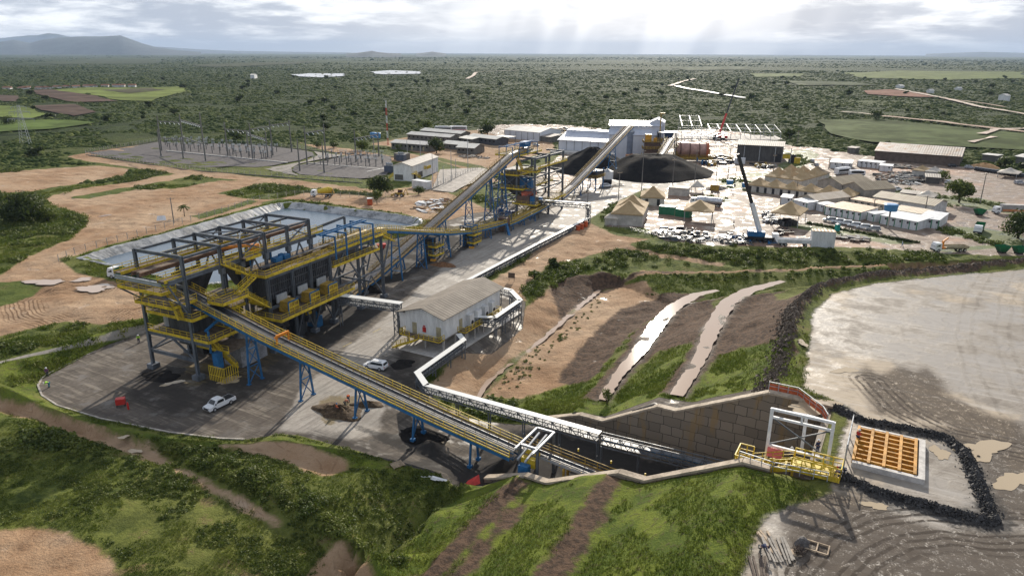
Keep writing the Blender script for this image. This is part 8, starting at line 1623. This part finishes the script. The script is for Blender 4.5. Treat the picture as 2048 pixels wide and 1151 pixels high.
# numbers of small trees across the plain
def far_ok(x, y):
    a, b = W2S(x, y); i = min(np.searchsorted(GA, a), NA-1); j = min(np.searchsorted(GB, b), NB-1)
    return SD['camp'][i, j] > 8 and SD['dirt'][i, j] > 5 and SD['pad'][i, j] > 5
FIELDS = [('field', [(96,183),(180,177),(270,178),(360,175),(374,185),(330,195),(300,206),(240,204),(190,193)], (.15,.185,.045)), ('ploughed_field', [(60,183),(98,181),(190,195),(232,206),(150,208),(85,196)], (.10,.066,.05)), ('field', [(-40,213),(50,217),(98,233),(60,242),(-40,234)], (.14,.18,.045)), ('ploughed_field', [(62,216),(150,212),(192,228),(150,236),(84,224)], (.095,.065,.05)), ('ploughed_field', [(-40,191),(40,195),(32,206),(-40,206)], (.10,.07,.055)), ('field', [(-40,246),(150,245),(195,250),(105,263),(-40,272)], (.10,.145,.035)),
  ('field', [(200,183),(300,178),(330,183),(260,190)], (.09,.085,.045)), ('field', [(1690,145),(1800,140),(2048,143),(2048,156),(1900,160),(1720,156)], (.125,.155,.045)), ('field', [(1500,146),(1610,147),(1600,153),(1510,153)], (.11,.14,.042)), ('field', [(1640,240),(1760,238),(1900,252),(2060,268),(2060,300),(1900,292),(1740,285),(1660,268)], (.062,.088,.022)), ('red_soil_clearing', [(1726,182),(1780,180),(1850,187),(1880,196),(1800,193),(1735,189)], (.22,.11,.075)), ('field', [(60,125),(200,118),(330,120),(300,127),(120,130)], (.055,.07,.03)), ('field', [(380,130),(520,124),(640,122),(600,128),(430,134)], (.06,.07,.032)), ('field', [(1560,162),(1700,165),(1760,172),(1600,172)], (.05,.07,.026)), ('field', [(1340,136),(1480,133),(1500,138),(1380,141)], (.055,.075,.028))]
for k, (nme, pts, col) in enumerate(FIELDS): P = [G(*p, 1.) for p in pts]; drape(nme, P, max(18., (max(p[1] for p in P)-min(p[1] for p in P))/9), mat(nme+'_surface_'+str(k), col, .95, 0, .45, .02, spec=.05), .8+k*.04)
ROADM = mat('pale_track', (.42, .33, .26), .8, 0, .25, .05); REDM = mat('red_track', (.30, .19, .13), .85, 0, .25, .05)
def track(pts, w, material, z=3.3): P = [G(*p, 2.) for p in pts]; drape('dirt_road', ribbon(P, w), 14, material, 1.7+(z-3.3)*.4)
track([(1762,231),(1850,239),(1950,251),(2100,268)], 7, REDM, 3.9); track([(1790,178),(1850,189),(1900,199),(1960,213),(2060,229)], 7, ROADM, 3.9); track([(1880,196),(1960,206),(2010,214)], 4, REDM, 4.); track([(1965,268),(1990,258),(2060,256)], 5, ROADM, 4.1); track([(1940,283),(1970,277),(1990,272)], 4, ROADM, 4.); track([(1684,223),(1720,225),(1750,229)], 4, ROADM, 4.)
track([(1352,172),(1372,177),(1400,181),(1442,188),(1490,196)], 9, LAKE, 3.6); track([(1340,172),(1365,163),(1390,157)], 8, ROADM, 3.6); track([(934,156),(946,149),(952,143)], 9, ROADM, 3.6); track([(950,142),(1000,140),(1040,139)], 8, ROADM, 3.5)
FP = [[G(*p, 1.) for p in f[1]] for f in FIELDS]
SUBP = [G(*p, 3.) for p in ((160,312),(320,274),(640,292),(800,310),(1000,335),(1000,350),(860,395),(730,376))]
TG = 'dark trees scattered over the plain'
CR = []
for k in range(4): C_, N_ = crown_pts(9, 7, 260, .8, 6); CR.append((C_, N_))
base_t = []
for k in range(4):
    t = thing('plain_tree', 'dark tree scattered over the green plain beyond the plant', 'tree', (0, 0, 0), 0, TG); quads('crown', CR[k][0], CR[k][1], 1.3, LEAFD, t); m = M(); m.cyl((0, 0, -1), (0, 0, 3), .3, 6, .2); obj('trunk', m, BARK, t); base_t.append(t)
cnt = 0; tries = 0
while cnt < 120 and tries < 4000:
    tries += 1; y = 330*math.exp(random.random()*1.75); x = random.uniform(-.74, .74)*y
    if not far_ok(x, y) or inpoly((x, y), SUBP): continue
    if any(inpoly((x, y), f) for f in FP) and random.random() < .8: continue
    if -200 < x < 60 and y < 470 and random.random() < .7: continue
    s_ = random.uniform(.5, 1.15)*(1+.25*(y > 800)); o = base_t[cnt] if cnt < 4 else dup(base_t[random.randrange(4)], (0, 0, 0), 0, base_t[0]['label'])
    o.location = (x, y, gzw(x, y)); o.rotation_euler = (0, 0, random.uniform(0, 6)); o.scale = (s_, s_, s_*random.uniform(.75, 1.)); cnt += 1
# ---- scrub of the plain: low clumps past counting
def scatter(n, y0, y1, spread, ok):
    out = []
    while len(out) < n:
        y = y0*(y1/y0)**RNG.random(4000); x = RNG.uniform(-spread, spread, 4000)*y
        for xx, yy in zip(x, y):
            if ok(xx, yy): out.append((xx, yy))
    return np.array(out[:n])
def vn1(x, y, s): return float(vnoise(np.array([x]), np.array([y]), s)[0])
fp_bb = [(min(p[0] for p in f), max(p[0] for p in f), min(p[1] for p in f), max(p[1] for p in f)) for f in FP]
def okscrub(x, y):
    for f, bb in zip(FP, fp_bb):
        if bb[0] < x < bb[1] and bb[2] < y < bb[3] and inpoly((x, y), f): return False
    a, b = W2S(x, y); i = min(np.searchsorted(GA, a), NA-1); j = min(np.searchsorted(GB, b), NB-1)
    if SD['pond'][i, j] < 6 or (-260 < x < -8 and 235 < y < 440 and zw(x, y) > 1.0 and inpoly((x, y), SUBP)): return False
    if SD['camp'][i, j] < 6 or SD['dirt'][i, j] < 3 or SD['yard'][i, j] < 4 or SD['pad'][i, j] < 4: return False
    if -170 < x < -10 and 255 < y < 420 and SD['dirt'][i, j] < 12: return False
    return vn1(x, y, 60) + .6*vn1(x, y, 17) > -.34
P_ = np.concatenate([scatter(110000, 300, 2600, .95, okscrub), scatter(24000, 2400, 9500, .95, lambda x, y: vn1(x, y, 700)+.6*vn1(x, y, 170) > -.12 and not any(bb[0] < x < bb[1] and bb[2] < y < bb[3] and inpoly((x, y), f) for f, bb in zip(FP, fp_bb)))])
T8 = np.array([(0,0,1.),(.8,.1,.55),(.1,.85,.5),(-.8,.2,.55),(-.2,-.85,.5),(1,.6,-.2),(-.5,1,-.2),(-1,-.6,-.2),(.6,-1,-.2)]); F8 = np.array([(0,1,2),(0,2,3),(0,3,4),(0,4,1),(1,5,2),(5,6,2),(2,6,3),(6,7,3),(3,7,4),(7,8,4),(4,8,1),(8,5,1)])
n = len(P_); ds = np.hypot(P_[:, 0], P_[:, 1]); sc_ = RNG.gamma(2., .27, n)*(.7+ds/1300.)+.3; zz_ = np.array([gzw(x, y) for x, y in P_])
th = RNG.uniform(0, 6.28, n); c_, s2_ = np.cos(th)[:, None], np.sin(th)[:, None]; jit = RNG.normal(1, .18, (n, 9, 3))
loc = T8[None]*jit; X_ = (loc[:, :, 0]*c_-loc[:, :, 1]*s2_)*sc_[:, None]*1.15+P_[:, :1]; Y_ = (loc[:, :, 0]*s2_+loc[:, :, 1]*c_)*sc_[:, None]*1.15+P_[:, 1:]; Z_ = loc[:, :, 2]*sc_[:, None]*RNG.uniform(.4, .8, (n, 1))+zz_[:, None]
co = np.stack([X_, Y_, Z_], -1).reshape(-1, 3); fa = (F8[None]+(np.arange(n)*9)[:, None, None]).reshape(-1, 3)
tag(rawmesh('scrub', co, fa, SCRB, None, np.repeat(RNG.random(n), 9)), 'low dark green scrub covering the plain out to the horizon', None, None, 'stuff')
# ---- near and middle thickets of weeds and shrubs
def okg(x, y, zones=('yard', 'dirt', 'camp', 'pad', 'path'), m=.6):
    a, b = W2S(x, y); i = min(max(np.searchsorted(GA, a)-1, 0), NA-1); j = min(max(np.searchsorted(GB, b)-1, 0), NB-1)
    if TR_A0-1 < a < TR_A1+1 and 74 < b < 96: return False
    return SD['pond'][i, j] > 1.5 and all(SD[z][i, j] > m for z in zones) and not (y > 230 and inpoly((x, y), SUBP))
def thicket(name, label, centres, per, r, hgt__, leaf, material):
    C_ = []; N_ = []; tt = []
    for (x, y, s_) in centres:
        k = max(6, int(per*s_)); d = RNG.normal(size=(k, 3)); d /= np.linalg.norm(d, axis=1, keepdims=True); d[:, 2] = np.abs(d[:, 2]); p0 = np.array([x, y, gzw(x, y)-.05]); C_.append(p0+d*np.array([r*s_, r*s_, hgt__*s_])*RNG.uniform(.4, 1.1, (k, 1))); N_.append(d+RNG.normal(size=(k, 3))*.5); tt.append(np.full(k, RNG.random()*.7)+RNG.random(k)*.3)
    C_ = np.concatenate(C_); return tag(quads(name, C_, np.concatenate(N_), leaf, material, None, 1.3, np.concatenate(tt)), label, None, None, 'stuff')
def along(pts, n, w, s0, s1, z=0.):
    P = [GT(*p)[:2] for p in pts]; out = []; L_ = [math.dist(p, q) for p, q in zip(P[:-1], P[1:])]
    for _ in range(n):
        i = random.choices(range(len(L_)), L_)[0]; u = random.random(); p, q = P[i], P[i+1]; g = random.gauss(0, .45)*w
        x = p[0]+(q[0]-p[0])*u-(q[1]-p[1])/L_[i]*g; y = p[1]+(q[1]-p[1])*u+(q[0]-p[0])/L_[i]*g
        if okg(x, y, m=.2): out.append((x, y, random.uniform(s0, s1)))
    return out
thicket('shrub_thicket', 'dense green shrubs along the foreground drainage berm', along([(390,915),(470,935),(560,980),(640,1030),(700,1075),(760,1130)], 150, 3.2, .7, 1.7), 90, .75, .8, .22, LEAF)
thicket('shrub_thicket', 'shrubs along the left foreground ditch', along([(130,880),(230,915),(330,945),(380,985)], 80, 2.4, .6, 1.3), 70, .7, .7, .2, LEAF)
thicket('shrub_thicket', 'bushy growth on the crest of the brown cut bank', along([(1020,600),(1060,580),(1100,555),(1160,535),(1230,520),(1300,512),(1400,512),(1500,515)], 210, 7, .7, 1.9), 60, .8, .8, .32, LEAF)
thicket('shrub_thicket', 'green bank growth between the wet yard and the ore pad', along([(1200,500),(1300,500),(1400,505),(1500,512),(1600,512),(1700,518),(1800,520),(1880,512)], 420, 8, .6, 1.8), 50, .8, .75, .36, LEAF)
thicket('shrub_thicket', 'low growth along the foot of the cut and the outer bench', along([(1290,545),(1400,553),(1500,552),(1600,548),(1750,540),(1900,530)], 160, 3, .5, 1.2), 45, .7, .5, .3, LEAF)
thicket('shrub_thicket', 'clumps growing along the drainage channel below the cut', along([(985,775),(1040,735),(1100,690),(1150,640),(1210,590),(1290,590)], 60, 1.6, .35, .9), 50, .6, .45, .2, LEAF) if False else None
C__ = []
for pts in ([(975,790),(1040,735),(1110,680),(1160,635),(1215,590)], [(1020,770),(1090,705),(1150,650)], [(1290,585),(1330,575),(1400,565)]):
    P = [GT(*p)[:2] for p in pts]
    for p, q in zip(P[:-1], P[1:]):
        for _ in range(16): u = random.random(); C__.append((p[0]+(q[0]-p[0])*u+random.gauss(0, .9), p[1]+(q[1]-p[1])*u+random.gauss(0, .9), random.uniform(.3, .8)))
thicket('shrub_thicket', 'clumps growing along the drainage channel below the cut bank', C__, 55, .7, .5, .2, LEAF)
thicket('hedge', 'dark hedge strip in front of the six parked cars', [(x, y, s_) for x, y, s_ in [(*[a+random.gauss(0, .7) for a in GT(1612+u*225, 446+u*40)[:2]], random.uniform(.6, 1.1)) for u in [k/170 for k in range(170)]]], 45, .8, .8, .3, LEAFD)
gl = []
for pts, n in (([(1205,440),(1240,410),(1290,398)], 60), ([(1440,362),(1480,360),(1530,378)], 45), ([(1650,356),(1740,368),(1850,390),(1960,404),(2048,424)], 150), ([(1570,310),(1600,312),(1610,325),(1575,340)], 60), ([(1880,458),(1920,470),(2000,492)], 60), ([(1400,398),(1440,396)], 20), ([(1840,404),(1900,412)], 14)):
    P = [GT(*p)[:2] for p in pts]
    for _ in range(n): i = random.randrange(len(P)-1); u = random.random(); gl.append((P[i][0]+(P[i+1][0]-P[i][0])*u+random.gauss(0, 2.2), P[i][1]+(P[i+1][1]-P[i][1])*u+random.gauss(0, 2.2), random.uniform(.7, 1.7)))
thicket('shrub_thicket', 'weedy green strips between the muddy lots of the camp', gl, 40, .9, .7, .4, LEAF)
# mid-distance weeds on the left and behind the substation
cen = []
while len(cen) < 2600:
    y = RNG.uniform(90, 340); x = RNG.uniform(-.78, .1)*y
    if okg(x, y, ('yard', 'dirt', 'camp', 'pad', 'path', 'turf'), 1.) and vn1(x, y, 14)+.5*vn1(x, y, 5) > .02: cen.append((x, y, random.uniform(.5, 1.5)*(1 if y < 180 else 1.5)))
thicket('weed_growth', 'rough weeds and small shrubs over the grassland left of the plant', cen, 26, .8, .6, .42, LEAF)
# foreground weeds
cen = []
while len(cen) < 4200:
    y = RNG.uniform(38, 100); x = RNG.uniform(-.85, .22)*y
    a, b = W2S(x, y)
    if okg(x, y, ('yard', 'dirt', 'pad', 'turf'), .3) and vn1(x, y, 6)+.6*vn1(x, y, 2.2) > -.09: cen.append((x, y, random.uniform(.22, .95)))
thicket('weed_growth', 'tangled weeds covering the rough foreground', cen, 46, .62, .5, .17, LEAF)
# ---- grass
def grass(name, label, n, y0, y1, x0, x1, size, hgt__, zones, m_, bias=-.2, turf=None):
    out = []
    while len(out) < n:
        xs = RNG.uniform(x0, x1, 6000); ys = RNG.uniform(y0, y1, 6000)
        for x, y in zip(xs*ys, ys):
            if okg(x, y, zones, m_) and vn1(x, y, 4.)+.5*vn1(x, y, 1.3) > bias: out.append((x, y))
    P = np.array(out[:n]); z = np.array([gzw(x, y) for x, y in P]); n = len(P); k = 4; C_ = np.repeat(np.column_stack([P, z]), k, 0); th = RNG.uniform(0, 6.28, n*k); w = size*RNG.uniform(.5, 1.2, n*k); d = np.column_stack([np.cos(th), np.sin(th), np.zeros(n*k)]); q = np.column_stack([-np.sin(th), np.cos(th), np.zeros(n*k)])
    C_ = C_+RNG.normal(size=(n*k, 3))*np.array([size*1.2, size*1.2, 0]); up = np.column_stack([RNG.normal(size=n*k)*.5, RNG.normal(size=n*k)*.5, np.ones(n*k)])*(hgt__*RNG.uniform(.5, 1.3, n*k))[:, None]
    co = np.stack([C_-d*w[:, None]*.5-np.array([0, 0, .03]), C_+d*w[:, None]*.5-np.array([0, 0, .03]), C_+up], 1).reshape(-1, 3)
    tn = np.clip(np.repeat(np.array([vn1(x, y, 5.)+.5 for x, y in P]), k)*.7+RNG.random(n*k)*.3, 0, 1)
    return tag(rawmesh(name, co, np.arange(3*n*k).reshape(-1, 3), GRS, None, np.repeat(tn, 3)), label, None, None, 'stuff')
grass('grass', 'short grass on the near banks and rough foreground', 36000, 36, 112, -.85, .5, .12, .24, ('yard', 'dirt', 'pad', 'ditch'), .15, -.12)
grass('grass', 'short grass on the embankment slopes beyond the cut', 9000, 92, 190, .02, .36, .16, .26, ('yard', 'dirt', 'pad', 'ditch'), .2, -.1)
grass('grass', 'tall grass on the meadow strips left of the plant', 14000, 110, 300, -.78, -.1, .3, .5, ('yard', 'dirt', 'pad'), .6, -.1)
# ---- hills on the horizon
HILL = mat('hill_scrub', (.038, .052, .055), .95, 0, .35, .004)
def hill(prof, dist0, depth, label=None):
    """ridge from a skyline: (picture x, picture y) at a given distance, with its own depth"""
    m = M(); rows = 9; cols = []
    pts = []
    for (x0, y0), (x1, y1) in zip(prof[:-1], prof[1:]):
        k = max(1, int(abs(x1-x0)/6))
        for i in range(k): u = i/k; pts.append((x0+(x1-x0)*u, y0+(y1-y0)*u))
    pts.append(prof[-1]); nn = len(pts)
    for r in range(rows):
        u = r/(rows-1); prof_ = 1-abs(2*u-1)**1.6
        for i, (x, y) in enumerate(pts):
            y_ = y-(x-CX)*_s; k_ = (CY-y_)/F; X = (x-CX)/F*dist0*math.cos(PITCH); top = max(0, dist0*(k_*math.cos(PITCH)-math.sin(PITCH))/(math.cos(PITCH)+k_*math.sin(PITCH))+H)
            m.v.append((X*(1+(u-.5)*depth/dist0*2), dist0+(u-.5)*depth*2, -8+(top+8)*prof_))
    m.f = [(r*nn+i, r*nn+i+1, (r+1)*nn+i+1, (r+1)*nn+i) for r in range(rows-1) for i in range(nn-1)]
    return tag(obj('hills', m, HILL, None, True), kind='structure')
hill([(-120,94),(-40,88),(0,84),(30,80),(60,86),(90,79),(120,75),(170,73),(205,73),(244,71),(262,78),(285,87),(310,94),(350,100),(400,104)], 13500, 1500)
hill([(-100,80),(-20,79),(30,74),(60,71),(80,70.5),(100,66.5),(118,68),(140,73),(180,84),(260,94),(300,93),(340,95),(400,99),(470,102),(600,104),(700,105)], 24000, 1500)
hill([(690,107),(712,106),(735,103),(742,102),(752,104),(775,106.5),(800,107)], 9500, 700)
hill([(830,107),(848,105.5),(862,103.5),(872,105),(890,107)], 11500, 700)
hill([(1850,108),(1900,106),(1960,104),(2010,105),(2080,107)], 21000, 1200)
# distant village houses and sheds
for px, py, w, d, h, lab, rm in ((505,157,34,26,7,'bright roofed shed far out on the plain left of the lake', ROOFW), (1804,178,16,14,5,'small pale hut beside the far red clearing', ROOFW), (1864,187,26,10,4,'long white roofed shed by the far clearing', ROOFW), (1920,182,20,10,4,'white roofed shed right of the far clearing', ROOFW), (2015,203,14,14,7,'round roofed pale tank house at the far right', ROOFW)):
    X, Y = G(px, py, 1.); bldg('far_shed', lab, 'shed', (px-4, py), (px+4, py), d, h, rise=2, over=.5, wm=WPLAST, rm=rm)
VH = 'village houses in the far left trees'
hp = None
for k in range(14):
    px = 20+k*19+random.uniform(-6, 6); py = 181-k*.55+random.uniform(-1, 1); lab = 'small house with tiled roof in the far left village'
    if hp is None:
        X, Y = G(px, py, 1.); hp = thing('village_house', lab, 'house', (X, Y, 1.), .2, VH); m = M(); m.box(-5, -4, -1, 5, 4, 3.2); obj('wall', m, WPLAST, hp); m = M(); m.add([(-5.6,-4.6,3.2),(5.6,-4.6,3.2),(5.6,4.6,3.2),(-5.6,4.6,3.2),(-5.6,0,5.2),(5.6,0,5.2)], [(0,1,5,4),(2,3,4,5),(3,0,4),(1,2,5)]); obj('roof', m, mat('clay_tile', (.30, .15, .09), .8), hp)
    else: X, Y = G(px, py, 1.); dup(hp, (X, Y, 1.), random.uniform(-.6, .6), lab)
# ---- haze
m = M(); m.box(-36000, -1500, -40, 36000, 30000, 420); hz = obj('haze', m, STEEL); hz.data.materials.clear()
hm = bpy.data.materials.new('haze_air'); hm.use_nodes = True; t = NT(hm.node_tree); t.n.clear(); pv = t.node('ShaderNodeVolumePrincipled'); pv.inputs['Color'].default_value = (.58, .75, 1., 1); pv.inputs['Density'].default_value = 3.6e-5; pv.inputs['Anisotropy'].default_value = .0
o_ = t.node('ShaderNodeOutputMaterial'); t.l.new(pv.outputs[0], o_.inputs['Volume']); hz.data.materials.append(hm); tag(hz, kind='stuff')
